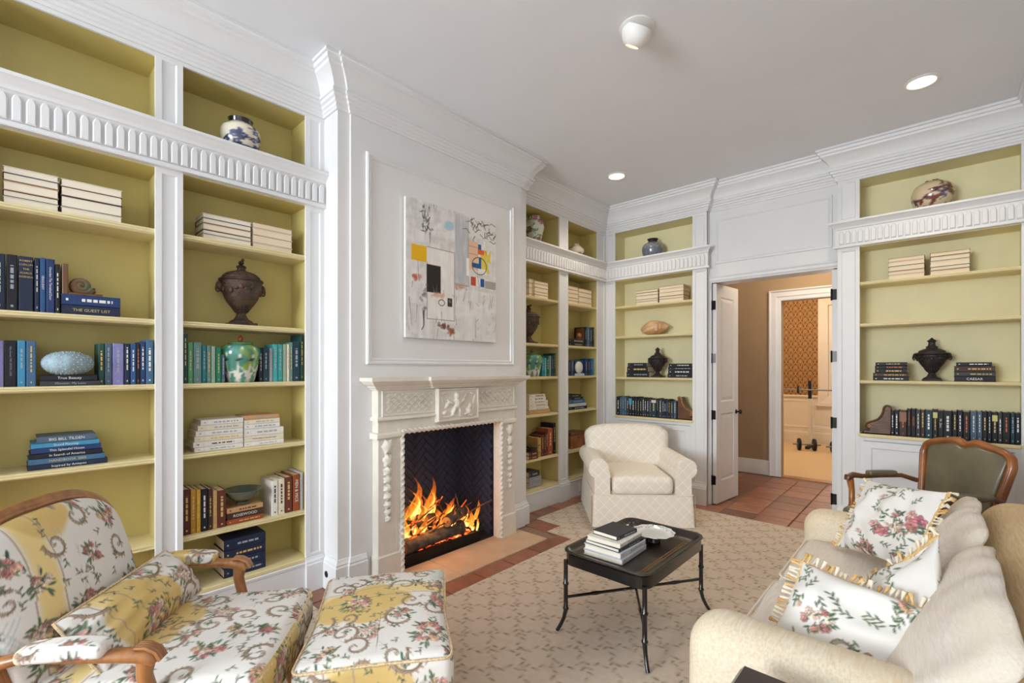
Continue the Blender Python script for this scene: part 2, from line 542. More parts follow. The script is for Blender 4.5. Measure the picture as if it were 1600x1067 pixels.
# ------------------------------------------------------------------ printed patterns, drawn element by element into an array
class Canvas:
    def __init__(self, w, h, base):
        self.a = np.empty((h, w, 3), np.float32); self.a[:] = base; self.w = w; self.h = h

    def ell(self, cx, cy, a, b, ang, col, al=1., soft=1.):
        r = int(max(a, b) + 3)
        ix = np.arange(int(cx) - r, int(cx) + r + 1); iy = np.arange(int(cy) - r, int(cy) + r + 1)
        X, Y = np.meshgrid(ix - cx, iy - cy)
        c, s = math.cos(ang), math.sin(ang)
        d = np.sqrt(((X * c + Y * s) / max(a, .6)) ** 2 + ((-X * s + Y * c) / max(b, .6)) ** 2)
        w = np.clip((1 - d) * min(a, b) / soft + .5, 0, 1)[..., None] * al
        sl = np.ix_(iy % self.h, ix % self.w)
        self.a[sl] = self.a[sl] * (1 - w) + np.array(col, np.float32) * w

    def stroke(self, pts, w0, w1, col, al=1.):
        pts = [np.array(p, float) for p in pts]
        L = sum(np.linalg.norm(pts[i + 1] - pts[i]) for i in range(len(pts) - 1)) + 1e-6
        run = 0
        for i in range(len(pts) - 1):
            d = np.linalg.norm(pts[i + 1] - pts[i]); n = max(1, int(d / max(.8, .5 * min(w0, w1) + .5)))
            for k in range(n):
                t = k / n; p = pts[i] * (1 - t) + pts[i + 1] * t
                w = w0 + (w1 - w0) * ((run + d * t) / L)
                self.ell(p[0], p[1], w, w, 0, col, al)
            run += d

    def rect(self, x0, y0, x1, y1, col, al=1.):
        s = (slice(max(0, int(y0)), int(y1)), slice(max(0, int(x0)), int(x1)))
        self.a[s] = self.a[s] * (1 - al) + np.array(col, np.float32) * al

    def leaf(self, x, y, l, ang, col, w=.32):
        self.ell(x + math.cos(ang) * l * .5, y + math.sin(ang) * l * .5, l * .5, l * w * .5, ang, col)
        dk = tuple(c * .55 for c in col)
        self.stroke([(x, y), (x + math.cos(ang) * l * .9, y + math.sin(ang) * l * .9)], .6, .5, dk, .7)

    def flower(self, x, y, r, col, rng, heart=(190, 150, 90)):
        dk = tuple(c * .68 for c in col); lt = tuple(min(255, c * 1.1 + 14) for c in col)
        n = 6 + rng.integers(0, 3); a0 = rng.random() * 6
        for ring, (rr, pr) in enumerate(((.62, .48), (.34, .38))):
            for k in range(n - ring * 2):
                a = a0 + ring + 2 * PI * k / (n - ring * 2)
                px, py = x + math.cos(a) * r * rr, y + math.sin(a) * r * rr
                self.ell(px, py, r * pr * 1.08, r * pr * .8, a, dk, .9)
                self.ell(px + .6, py - .6, r * pr * .9, r * pr * .62, a, lt if (k + ring) % 2 else col)
        self.ell(x, y, r * .24, r * .22, 0, heart if rng.random() < .5 else dk)

    def bouquet(self, x, y, R, rng, cols, leaves, n=14):
        for k in range(int(n * 1.6)):
            a = rng.random() * 2 * PI; d = R * (.5 + .6 * rng.random())
            self.leaf(x + math.cos(a) * d * .9, y + math.sin(a) * d * .75, 8 + 7 * rng.random(), a + rng.normal() * .6, leaves[rng.integers(len(leaves))])
        for k in range(n):
            a = rng.random() * 2 * PI; d = R * .85 * math.sqrt(rng.random())
            self.flower(x + math.cos(a) * d, y + math.sin(a) * d * .8, 4.5 + 5 * rng.random() ** 2, cols[rng.integers(len(cols))], rng)
        for k in range(int(n * 1.3)):
            a = rng.random() * 2 * PI; d = R * (.2 + .95 * rng.random())
            self.leaf(x + math.cos(a) * d, y + math.sin(a) * d * .8, 5 + 5 * rng.random(), rng.random() * 6.3, leaves[rng.integers(len(leaves))])

    def scroll(self, x, y, s, ang, col, flip=1, turns=1.25):
        pts = []
        for k in range(46):
            t = k / 45; r = s * (1 - t) ** .9; a = ang + flip * t * turns * 2 * PI
            pts.append((x + math.cos(a) * r, y + math.sin(a) * r))
        self.stroke(pts, s * .11, 1.0, col, .8)
        self.stroke([(p[0] + 2, p[1] + 2) for p in pts], .9, .6, tuple(c * .55 for c in col), .8); self.stroke([(p[0] - 2.5, p[1] - 1) for p in pts], .7, .6, tuple(c * .7 for c in col), .7)
        for k in range(0, 34, 2):                       # acanthus fronds on the outside
            p = pts[k]; a = math.atan2(p[1] - y, p[0] - x)
            self.leaf(p[0], p[1], s * .34 * (1 - k / 44), a + flip * .6, tuple(min(255, c * 1.12) for c in col), .36)

    def sample(self, u, v):
        """u, v in pixels, wrapped, bilinear; returns linear colour"""
        u = np.mod(u, self.w); v = np.mod(v, self.h)
        i = np.floor(u).astype(int); j = np.floor(v).astype(int); fu = (u - i)[:, None]; fv = (v - j)[:, None]
        i %= self.w; j %= self.h; i1 = (i + 1) % self.w; j1 = (j + 1) % self.h
        c = (self.a[j, i] * (1 - fu) + self.a[j, i1] * fu) * (1 - fv) + (self.a[j1, i] * (1 - fu) + self.a[j1, i1] * fu) * fv
        c = np.clip(c / 255., 0, 1)
        return np.where(c <= .04045, c / 12.92, ((c + .055) / 1.055) ** 2.4)


PINKS = [(214, 158, 148), (232, 194, 178), (200, 136, 132), (238, 216, 198), (224, 180, 148), (182, 116, 112)]
LEAVES = [(92, 118, 92), (112, 138, 108), (76, 102, 84), (142, 156, 122), (128, 134, 100)]
PPM = 480.   # print pixels per metre


def toile_print(seed=3):
    rng = np.random.default_rng(seed); W = H = 378
    c = Canvas(W, H, (232, 226, 218))
    yel = (218, 186, 116); tp = (176, 150, 126)
    # golden cartouche and its ribbon
    for k in range(60):
        t = k / 59; c.ell(150 + 10 * math.sin(t * 6), t * H, 20, 8, 0, (236, 208, 140), .75, 3)
    for x, y, a, b in ((190, 150, 56, 76), (152, 192, 46, 46), (226, 190, 48, 56), (190, 234, 36, 44), (226, 122, 36, 32)):
        c.ell(x, y, a, b, .3, yel, .92, 7)
    for x in (126, 174):
        c.stroke([(x + 10 * math.sin(k / 30 * 6), k / 30 * H) for k in range(31)], 1.2, 1.2, tp, .8)
    for sx, sy, s, an, fl in ((112, 120, 32, .5, 1), (258, 96, 30, 2.4, -1), (120, 258, 30, 5, -1), (262, 258, 34, 3.6, 1), (30, 64, 24, 1, 1), (344, 180, 26, 4, -1), (190, 66, 22, 3, 1), (200, 276, 24, 1, -1), (250, 150, 20, 0, 1), (60, 300, 28, 2, 1), (320, 20, 24, 5, -1), (150, 320, 22, 0, 1), (90, 150, 26, 3, -1), (300, 150, 28, 1, 1), (230, 330, 24, 4, 1), (20, 200, 24, 5, -1), (370, 250, 24, 2, -1), (90, 10, 20, 1, 1)):
        c.scroll(sx, sy, s, an, tp, fl)
    # pale blue trellis and shading strokes
    for k in range(9):
        c.stroke([(14 + k * 7, 316), (44 + k * 7, 366)], .9, .9, (186, 202, 202), .6); c.stroke([(44 + k * 7, 316), (14 + k * 7, 366)], .9, .9, (186, 202, 202), .6)
    for k in range(60):
        x, y = rng.random(2) * W; c.stroke([(x, y), (x + 8 + rng.normal() * 4, y + 16)], .6, .5, (188, 176, 168), .6)
    for x, y, R, n in ((196, 160, 34, 20), (70, 206, 36, 22), (318, 312, 36, 22), (330, 76, 26, 12), (58, 30, 24, 11), (196, 336, 24, 12), (300, 200, 22, 10), (110, 60, 18, 8), (250, 30, 18, 8), (20, 130, 18, 8), (120, 330, 20, 9), (250, 262, 18, 8), (140, 20, 16, 7), (350, 130, 18, 8), (20, 270, 18, 8), (130, 130, 16, 6), (280, 120, 16, 6), (370, 350, 16, 7), (110, 290, 14, 6)):
        c.bouquet(x, y, R, rng, PINKS, LEAVES, n)
    for k in range(110):
        x, y = rng.random(2) * W
        a = rng.random() * 6.3
        c.stroke([(x, y), (x + 9 * math.cos(a), y + 9 * math.sin(a)), (x + 15 * math.cos(a + .5), y + 15 * math.sin(a + .5))], .8, .5, (124, 108, 94), .65)
        for q in range(3):
            c.leaf(x + q * 5 * math.cos(a), y + q * 5 * math.sin(a), 7, a + (.8 if q % 2 else -.8), LEAVES[rng.integers(5)])
    return c


def chintz_print(seed=5):
    rng = np.random.default_rng(seed); W = H = 300
    c = Canvas(W, H, (240, 235, 227))
    for sx, sy, s, an, fl in ((70, 60, 20, .5, 1), (230, 200, 20, 3, -1), (150, 270, 18, 1, 1)):
        c.scroll(sx, sy, s, an, (186, 172, 154), fl)
    for x, y, R, n in ((90, 206, 40, 24), (222, 92, 36, 20), (34, 66, 24, 10), (170, 20, 22, 9), (272, 230, 24, 10), (150, 130, 18, 7)):
        c.bouquet(x, y, R, rng, PINKS, LEAVES, n)
    for x, y in ((120, 180), (226, 76), (60, 230)):
        c.flower(x, y, 13, (198, 120, 130), rng); c.flower(x + 16, y + 10, 10, (226, 170, 160), rng)
    for k in range(60):
        x, y = rng.random(2) * W; a = rng.random() * 6.3
        c.stroke([(x, y), (x + 22 * math.cos(a), y + 22 * math.sin(a))], .8, .6, (120, 130, 104), .7)
        for q in range(5):
            c.leaf(x + q * 5 * math.cos(a), y + q * 5 * math.sin(a), 9, a + (.7 if q % 2 else -.7), LEAVES[rng.integers(5)])
        if k % 3 == 0: c.flower(x + 26 * math.cos(a), y + 26 * math.sin(a), 5, PINKS[rng.integers(6)], rng)
    return c


TOILE = toile_print(); CHINTZ = chintz_print()


def rbox(hx, hy, hz, r, step):
    """rounded box shell: welded verts, quads, and each vert's dominant axis"""
    Vs = []; Fs = []; Ax = []; off = 0
    for ax, h in ((0, hx), (1, hy), (2, hz)):
        o = [a for a in range(3) if a != ax]; hh = (hx, hy, hz)
        nu = max(2, int(2 * hh[o[0]] / step)); nv = max(2, int(2 * hh[o[1]] / step))
        U, W = np.meshgrid(np.linspace(-hh[o[0]], hh[o[0]], nu + 1), np.linspace(-hh[o[1]], hh[o[1]], nv + 1))
        for sg in (-1, 1):
            P = np.zeros((U.size, 3)); P[:, o[0]] = U.ravel(); P[:, o[1]] = W.ravel(); P[:, ax] = sg * h
            I = np.arange(U.size).reshape(nv + 1, nu + 1)
            q = np.stack([I[:-1, :-1], I[:-1, 1:], I[1:, 1:], I[1:, :-1]], -1).reshape(-1, 4)
            flip = (sg > 0) == (ax == 1)
            if flip: q = q[:, ::-1]
            Vs.append(P); Fs.append(q + off); Ax.append(np.full(U.size, ax)); off += U.size
    V = np.concatenate(Vs); F = np.concatenate(Fs); A = np.concatenate(Ax)
    key = np.round(V, 6)
    _, first, inv = np.unique(key, axis=0, return_index=True, return_inverse=True)
    inv = inv.ravel()
    V = V[first]; A = A[first]; F = inv[F]
    lim = np.array([hx, hy, hz]) - r
    core = np.clip(V, -lim, lim); d = V - core
    n = np.linalg.norm(d, axis=1, keepdims=True); n[n == 0] = 1
    return core + d / n * r, F, A


def print_col(V, A, canvas, off=(0, 0), rot=0.):
    u = np.where(A == 0, V[:, 1], V[:, 0]); v = np.where(A == 2, V[:, 1], V[:, 2])
    c, s = math.cos(rot), math.sin(rot)
    return canvas.sample((u * c + v * s + off[0]) * PPM, (-u * s + v * c + off[1]) * PPM)

# ------------------------------------------------------------------ room shell
XF = -3.14      # face of the bookcases on the fireplace wall
XC = -2.93      # face of the chimney breast
YE = 5.20       # face of the bookcases on the end wall
YD = 5.28       # face of the end wall between them
ZC = 3.51       # ceiling
C0, C1 = 1.50, 3.42   # chimney breast along the wall
S0, S1 = 1.585, 3.335  # its raised centre
ZS = [2.265, 1.77, 1.415, 1.01, .54, .225]     # shelf tops, fireplace wall
ZE = [2.28, 1.905, 1.395, .92]                 # shelf tops, end wall

# floor: mortar bed with every tile in view laid on it
fl = struct('floor', MB().box(-4.6, -5.0, -.12, 3.0, 7.42, -.012), M['grout'])
tile_me = [MB().box(-.1525, -.1525, -.012, .1525, .1525, 0, .004).mesh('tile', m) for m in M['terra']]
half_me = [MB().box(-.074, -.1525, -.012, .074, .1525, 0, .004).mesh('tile', m) for m in M['terra']]
PT = .316; TX0 = -1.055 - PT / 2; TY0 = 4.955 + PT / 2
rt = random.Random(4)


def lay(x, y, half=False):
    k = rt.choice((0, 0, 1, 2, 3))
    inst('tile', (half_me if half else tile_me)[k], fl, (x, y, -.001 + rt.uniform(-.0012, .0012)), (0, 0, rt.uniform(-.006, .006)))


for i in range(-7, 7):
    for j in range(-18, 8):
        x, y = TX0 + i * PT, TY0 + j * PT
        if y > 7.32: continue
        in_hall = y > 5.1
        if in_hall and not -2.95 < x < 1.0: continue
        if not in_hall:
            if x < -3.14 or x > .5: continue
            if -2.75 < x < .2 and .45 < y < 4.75 and not (x < -2.3 and 1.3 < y < 3.65): continue   # under the rug
            if x < -2.40 and 1.55 < y < 3.36: continue                                            # hearth and its border
            if y < -.6: continue
        lay(x, y)
for k in range(7):
    lay(-2.463, 1.52 + k * .316 + .02, True)

# hearth
he = thing('hearth', 'flush limestone hearth slabs in front of the fireplace', 'hearth', (-2.72, 2.45, 0))
for a, b in ((1.70, 2.243), (2.247, 2.748), (2.752, 3.235)):
    MB().box(-2.94, a, -.012, -2.542, b, .006, .004).build('slab', M['stone'], he, world=True)

# walls
struct('wall_fireplace', MB().box(-3.62, -4.8, 0, -3.44, 5.45, 3.6), M['wall_white'])
# chimney breast with the firebox opening
F0, F1, FZ = 1.90, 2.985, 1.05


def hole_x(x0, x1, y0, y1, z1, f0, f1, fz, z0=0.):
    prof = [(y0, z0), (f0, z0), (f0, fz), (f1, fz), (f1, z0), (y1, z0), (y1, z1), (y0, z1)]
    return prof


def ubody(mb, y0, y1, z1, f0, f1, fz, a0, a1, axis):
    """upside-down U prism (wall with an opening that reaches the floor)"""
    P = [(y0, 0), (f0, 0), (f0, fz), (f1, fz), (f1, 0), (y1, 0), (y1, fz), (y1, z1), (f1, z1), (f0, z1), (y0, z1), (y0, fz)]
    quads = [(0, 1, 2, 11), (11, 2, 9, 10), (2, 3, 8, 9), (3, 6, 7, 8), (4, 5, 6, 3)]
    n = len(P); vs = []
    for a in (a0, a1):
        for p in P:
            q = list(p); q.insert(axis, a); vs.append(tuple(q))
    fs = [tuple(q) for q in quads] + [tuple(i + n for i in q[::-1]) for q in quads]
    fs += [(i, (i + 1) % n, n + (i + 1) % n, n + i) for i in range(n)]
    return mb.add(vs, fs)


struct('wall_chimney', ubody(MB(), C0, C1, 3.5, F0, F1, FZ, -3.44, XC - .018, 0), M['wall_white'])
struct('trim_1', ubody(MB(), S0, S1, 3.45, F0, F1, FZ, XC - .02, XC, 0), M['wall_white'])
pm = MB(lambda a, b, c: (XC + b, a, c))
frame_mold(pm, 1.695, 3.212, 1.53, 3.01, [(0, -.002), (.004, .016), (.014, .02), (.024, .01), (.036, .014), (.044, .004), (.048, -.002)], 0)
struct('trim_2', pm, M['white'], .4)

# end wall with the door opening
struct('wall_end', ubody(MB(), -1.895, -.65, 3.6, -1.862, -.685, 2.46, YD, YD + .215, 1), M['wall_white'])
struct('wall_end_left', MB().box(-3.62, 5.492, 0, -1.87, 5.56, 3.6), M['wall_white'])
struct('wall_end_right', MB().box(-.68, 5.492, 0, 3.0, 5.56, 3.6), M['wall_white'])
ep = MB(lambda a, b, c: (a, YD - b, c))
frame_mold(ep, -1.81, -.735, 2.645, 3.14, [(0, -.002), (.004, .012), (.014, .014), (.03, .006), (.036, -.002)], 0)
struct('trim_3', ep, M['white'], .4)
# door casing and jamb
cs = MB(lambda a, b, c: (a, YD - b, c))
prof = [(-.06, 0), (-.06, .022), (-.045, .028), (-.03, .018), (-.012, .018), (0, .012), (0, 0)]
k = len(prof); vs = []
for (x, sx, z) in ((-1.862, 1, 0), (-1.862, 1, 2.46), (-.685, -1, 2.46), (-.685, -1, 0)):
    for i, o in prof:
        vs.append((x + sx * (i if True else 0), o, z - (i if z > 0 else 0)))
fs = [(q * k + a, q * k + (a + 1) % k, (q + 1) * k + (a + 1) % k, (q + 1) * k + a) for q in range(3) for a in range(k)]
cs.add(vs, fs + [tuple(range(k)), tuple(3 * k + a for a in range(k - 1, -1, -1))])
struct('trim_4', cs, M['white'], .4)
jb = MB()
jb.add([(x, y, z) for y in (YD - .001, YD + .216) for x, z in ((-1.863, 0), (-1.848, 0), (-1.848, 2.446), (-.699, 2.446), (-.699, 0), (-.684, 0), (-.684, 2.461), (-1.863, 2.461))],
       [(0, 1, 2, 7), (7, 2, 3, 6), (3, 4, 5, 6), (8, 15, 10, 9), (15, 14, 11, 10), (11, 14, 13, 12)] + [(i, (i + 1) % 8, 8 + (i + 1) % 8, 8 + i) for i in range(8)])
struct('trim_5', jb, M['white'])

# right wall with two windows, near wall with one


def wall_with_holes(name, T, a0, a1, z1, holes, d):
    """flat wall split around rectangular window holes, welded"""
    xs = sorted({a0, a1, *[h[0] for h in holes], *[h[1] for h in holes]}); zs = sorted({0, z1, *[h[2] for h in holes], *[h[3] for h in holes]})

    def solid(i, j):
        if i < 0 or j < 0 or i >= len(xs) - 1 or j >= len(zs) - 1: return False
        x, z = (xs[i] + xs[i + 1]) / 2, (zs[j] + zs[j + 1]) / 2
        return not any(h[0] < x < h[1] and h[2] < z < h[3] for h in holes)
    mb = MB(T); idx = {}; vs = []

    def vid(i, j, s):
        if (i, j, s) not in idx:
            idx[i, j, s] = len(vs); vs.append((xs[i], 0 if s == 0 else d, zs[j]))
        return idx[i, j, s]
    fs = []
    for i in range(len(xs) - 1):
        for j in range(len(zs) - 1):
            if not solid(i, j): continue
            for s in (0, 1):
                fs.append((vid(i, j, s), vid(i + 1, j, s), vid(i + 1, j + 1, s), vid(i, j + 1, s)))
            for (di, dj, p, q) in ((-1, 0, (i, j), (i, j + 1)), (1, 0, (i + 1, j), (i + 1, j + 1)), (0, -1, (i, j), (i + 1, j)), (0, 1, (i, j + 1), (i + 1, j + 1))):
                if not solid(i + di, j + dj):
                    fs.append((vid(*p, 0), vid(*q, 0), vid(*q, 1), vid(*p, 1)))
    mb.add(vs, fs)
    return struct(name, mb, M['wall_white'])


TR = lambda a, b, c: (XW + b, a, c)
TN = lambda a, b, c: (a, YN - b, c)
H_R = [(-.85, .35, .5, 2.95)]
H_N = [(-3.0, -.9, 1.15, 3.0)]
wall_with_holes('wall_right', TR, YN - .2, 5.43, 3.6, H_R, .16)
wall_with_holes('wall_near', TN, -3.62, XW + .2, 3.6, H_N, .16)
M['glass'] = bpy.data.materials.new('window_glass'); M['glass'].use_nodes = True
_nt = M['glass'].node_tree; _nt.nodes.clear()
_o = _nt.nodes.new('ShaderNodeOutputMaterial'); _mx = _nt.nodes.new('ShaderNodeMixShader'); _mx.inputs[0].default_value = .07
_t = _nt.nodes.new('ShaderNodeBsdfTransparent'); _g = _nt.nodes.new('ShaderNodeBsdfGlossy'); _g.inputs['Roughness'].default_value = .02
_nt.links.new(_t.outputs[0], _mx.inputs[1]); _nt.links.new(_g.outputs[0], _mx.inputs[2]); _nt.links.new(_mx.outputs[0], _o.inputs[0])


def window(n, T, h, cols, rows):
    a0, a1, z0, z1 = h
    w = MB(T); frame_mold(w, a0 - .09, a1 + .09, z0 - .09, z1 + .09, [(0, .001), (0, -.02), (.03, -.028), (.088, -.014), (.092, .1), (.14, .1), (.14, .14), (.09, .14), (.09, .001)], 0)
    o = struct('window_%d' % n, w, M['white'])
    b = .022
    for i in range(1, cols):
        x = a0 + (a1 - a0) * i / cols
        MB(T).box(x - b / 2, .105, z0 + .04, x + b / 2, .13, z1 - .04).build('muntin', M['white'], o)
    for i in range(1, rows):
        z = z0 + (z1 - z0) * i / rows
        MB(T).box(a0 + .04, .106, z - b / 2, a1 - .04, .129, z + b / 2).build('muntin', M['white'], o)
    MB(T).box(a0 + .04, .115, z0 + .04, a1 - .04, .119, z1 - .04).build('pane', M['glass'], o)
    return o


window(1, TR, H_R[0], 2, 5); window(2, TN, H_N[0], 5, 5)

struct('ceiling', MB().box(-3.62, YN - .2, ZC, XW + .2, 5.56, ZC + .12), M['ceiling'])

# crown moulding, mitred round every break of the walls
CROWN = [(0, 3.225), (.012, 3.225), (.016, 3.24), (.022, 3.244), (.022, 3.262), (.034, 3.27), (.036, 3.284), (.05, 3.292), (.052, 3.31), (.062, 3.314), (.062, 3.335),
         (.05, 3.345), (.058, 3.37), (.076, 3.402), (.1, 3.43), (.118, 3.442), (.122, 3.458), (.134, 3.464), (.138, 3.486), (.15, 3.49), (.15, ZC - .001), (0, ZC - .001)]
path = [(XF, YN), (XF, C0), (XC - .018, C0), (XC - .018, S0), (XC, S0), (XC, S1), (XC - .018, S1), (XC - .018, C1), (XF, C1), (XF, YE), (-1.868, YE), (-1.868, YD), (-.685, YD), (-.685, YE), (XW, YE), (XW, YN)]
struct('trim_6', sweep(MB(), CROWN, path, closed=True), M['white'], .5)

# base mouldings of the chimney breast and the plain walls
BASE = [(0, 0), (.024, 0), (.024, .175), (.018, .182), (.018, .195), (.008, .21), (.006, .222), (0, .224)]
struct('baseboard_chimney', sweep(MB(), BASE, [(XF + .03, C0), (XC - .018, C0), (XC - .018, S0), (XC, S0), (XC, 1.70)]), M['white'], .5)
struct('baseboard_chimney_right', sweep(MB(), BASE, [(XC, 3.21), (XC, S1), (XC - .018, S1), (XC - .018, C1), (XF + .03, C1)]), M['white'], .5)
struct('baseboard_right', sweep(MB(), BASE, [(XW, YE - .05), (XW, YN)]), M['white'], .5)
struct('baseboard_near', sweep(MB(), BASE, [(XW, YN), (-3.14, YN)]), M['white'], .5)


# ------------------------------------------------------------------ bookcases
TL = lambda a, b, c: (XF + b, a, c)
TE = lambda a, b, c: (a, YE - b, c)
DEP = -.275
flute_prof = [(-.017, 0), (.017, 0), (.017, .098), (.009, .116), (0, .123), (-.009, .116), (-.017, .098)]


def flute_mesh(T):
    mb = MB(lambda a, b, c: (Vector(T(a, b, c)) - Vector(T(0, 0, 0)))[:])
    n = len(flute_prof); vs = [(x, .0, z) for x, z in flute_prof] + [(x, .011, z) for x, z in flute_prof] + [(x * .72, .016, .006 + z * .93) for x, z in flute_prof]
    fs = [(i, (i + 1) % n, n + (i + 1) % n, n + i) for i in range(n)] + [(n + i, n + (i + 1) % n, 2 * n + (i + 1) % n, 2 * n + i) for i in range(n)] + [tuple(range(2 * n, 3 * n)), tuple(range(n - 1, -1, -1))]
    return mb.add(vs, fs).mesh('flute', M['white'])


FLUTE = {'L': flute_mesh(TL), 'E': flute_mesh(TE)}


def bookcase(name, label, T, key, bays, stiles, s0, s1, shelves, mi, base, frieze, cupboards=None, cub=(2.838, 3.205)):
    """one built-in unit: bays open between stiles, shelves, fluted frieze, small upper bays, plinth"""
    mid = T((s0 + s1) / 2, 0, 0)
    r = thing(name, label, 'bookcase', mid)
    B = lambda nm, mb, m, sm=None: mb.build(nm, m, r, smooth=sm, world=True)
    zb, zt, f0, f1 = base, cub[1], 2.602, cub[0]
    for a, b in bays:
        x0, x1 = a - .016, b + .016
        B('back_panel', MB(T).box(x0, DEP - .012, zb - .02, x1, DEP, zt + .01), mi)
        for x, y in ((x0 - .012, x0), (x1, x1 + .012)):
            B('side_panel', MB(T).box(x, DEP, zb - .02, y, -.016, zt + .01), mi)
        B('top_panel', MB(T).box(x0, DEP, zt, x1, -.016, zt + .02), mi)
        B('top_panel', MB(T).box(x0, DEP, f0 - .004, x1, -.016, f0 + .016), mi)
        for z in shelves:
            if abs(z - base) < .001:
                B('bottom_board', MB(T).box(x0, DEP, z - .025, x1, .004, z, .003), M['shelf'])
            else:
                pr = [(DEP, z - .03), (-.034, z - .03), (-.03, z - .026), (-.022, z - .027), (-.014, z - .021), (-.014, z - .017), (-.02, z - .014), (-.02, z - .011), (-.016, z - .009), (-.016, z - .001), (-.018, z), (DEP, z)]
                B('shelf', MB(T).prism(pr, x0, x1, 0), M['shelf'])
        B('shelf', MB(T).box(x0, DEP, f1 - .02, x1, .02, f1, .003), M['white'])
    for a, b in stiles:
        B('stile', panel_face(MB(T), a, b, .215, f0, 0, -.02, .028 if b - a > .1 else .02, .008), M['white'])
        B('stile', panel_face(MB(T), a, b, f1, 3.226, 0, -.02, .028 if b - a > .1 else .02, .008), M['white'])
    B('top_rail', MB(T).box(s0, -.02, zt, s1, .001, 3.236, .002), M['white'])
    # frieze: ledge, flat band, bead, and one raised flute after another
    e0, e1, ret0, ret1 = frieze
    FP = [(-.02, f0), (.03, f0), (.034, f0 + .006), (.03, f0 + .022), (.016, f0 + .026), (.016, f0 + .165), (.026, f0 + .17), (.028, f0 + .18), (.034, f0 + .19), (.048, f0 + .2), (.058, f0 + .214), (.07, f0 + .22), (.07, f1), (-.02, f1)]
    fr = MB(T)
    n = len(FP); vs = []
    for s, ret in ((e0, -ret0), (e1, ret1)):
        for o, z in FP:
            vs.append((s + ret * max(0, o), o, z))
    fr.add(vs, [tuple(range(n)), tuple(range(2 * n - 1, n - 1, -1))] + [(i, (i + 1) % n, n + (i + 1) % n, n + i) for i in range(n)])
    B('frieze', fr, M['white'], .5)
    cnt = int((e1 - e0 - .02) / .0455); pt = (e1 - e0 - .02) / cnt
    for i in range(cnt):
        p = Vector(T(e0 + .01 + pt * (i + .5), .016, f0 + .032)) - Vector(mid)
        inst('flute', FLUTE[key], r, p)
    # plinth with blocks under the stiles
    if cupboards is None:
        pl = [(-.02, 0), (.004, 0), (.004, base - .05), (.008, base - .045), (.01, base - .03), (.004, base - .026), (.004, base - .025), (-.02, base - .025)]
        B('plinth', MB(T).prism(pl, s0, s1, 0), M['white'])
        pb = [(.004, 0), (.028, 0), (.028, .178), (.022, .186), (.022, .198), (.01, .212), (.008, .222), (.004, .224)]
        for a, b in stiles:
            B('plinth_block', MB(T).prism(pb, a - .006, b + .006, 0), M['white'])
    else:
        pb = [(-.02, 0), (.028, 0), (.028, .178), (.022, .186), (.022, .198), (.01, .212), (.008, .222), (-.02, .224)]
        B('plinth', MB(T).prism(pb, s0, s1, 0), M['white'])
        a, b = bays[0]
        B('counter', MB(T).box(a, DEP, base - .03, b, .012, base, .005), M['shelf'])
        B('face_frame', panel_face(MB(T), a, b, .22, base - .03, -.004, -.02, .03, .012), M['white'])
        for c, d in cupboards:
            dd = B('cupboard_door', panel_face(MB(T), c, d, .262, base - .068, .002, -.01, .055, .008), M['white'])
    return r


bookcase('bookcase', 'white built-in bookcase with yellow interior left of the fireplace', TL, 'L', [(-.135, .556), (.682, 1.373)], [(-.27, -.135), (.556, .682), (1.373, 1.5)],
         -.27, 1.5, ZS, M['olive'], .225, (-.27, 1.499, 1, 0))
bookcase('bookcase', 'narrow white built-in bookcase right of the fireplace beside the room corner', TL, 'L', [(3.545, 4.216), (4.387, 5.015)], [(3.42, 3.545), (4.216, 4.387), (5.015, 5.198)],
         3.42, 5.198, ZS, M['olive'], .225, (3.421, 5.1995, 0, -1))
bookcase('bookcase', 'white built-in bookcase behind the cream lattice armchair left of the doorway', TE, 'E', [(-3.003, -2.027)], [(-3.139, -3.003), (-2.027, -1.868)],
         -3.139, -1.868, ZE, M['olive_end_lit'], .92, (-3.1395, -1.868, -1, 1), [(-2.975, -2.518), (-2.512, -2.055)])
bookcase('bookcase', 'white built-in bookcase behind the leather chair right of the doorway', TE, 'E', [(-.522, .464)], [(-.685, -.522), (.464, XW - .001)],
         -.685, XW - .001, ZE, M['olive_end_lit'], .92, (-.685, XW - .001, 1, 0), [(-.494, .436)])
# sides of the end-wall units where they stand forward of the door wall
for x in (-1.868, -.685):
    sgn = 1 if x < -1 else -1
    struct('trim_%d' % (7 if sgn > 0 else 8), MB().box(x - sgn * .02, YE + .001, 0, x, YD, 3.226), M['white'])
struct('wall_left', MB().box(-3.44, YN, 0, XF - .002, -.272, 3.5), M['wall_white'])

# black outlet on the side of the chimney breast, white outlets
c = on_y(510, 897, C0 - .024)
g = thing('floor_outlet', 'small round black outlet low on the side of the chimney breast', 'outlet', (c[0], C0 - .024, c[1]))
MB(lambda a, b, z: (a, -z, b)).lathe([(.022, 0), (.022, .003), (.016, .005), (.006, .003)], 18).build('ring', M['rubber'], g, smooth=.5)
MB(lambda a, b, z: (a, -z, b)).lathe([(.009, .003), (.009, .007), (.006, .008)], 12).build('socket', M['iron'], g, smooth=.5)
c = on_x(908, 759, XF + .004)
g = thing('wall_outlet', 'small white outlet plate on the bookcase plinth beside the armchair', 'outlet', (XF + .004, c[0], c[1]))
MB().box(0, -.045, -.055, .006, .045, .055, .003).build('plate', M['outlet'], g)
MB().box(.006, -.016, .008, .0075, .016, .036, .0005).build('socket', M['page_pale'], g)
MB().box(.006, -.016, -.036, .0075, .016, -.008, .0005).build('socket', M['page_pale'], g)

# ------------------------------------------------------------------ double door


def hinge(parent, y, z, x, dark):
    m = M['iron'] if dark else M['steel']
    h = MB().box(x, y, z - .05, x + .034, y + .004, z + .05, .001).build('hinge', m, parent)
    MB().lathe([(.007, -.055), (.007, .055)], 8, x - .006, y - .004, z).build('pin', M['iron'], h, smooth=.5)


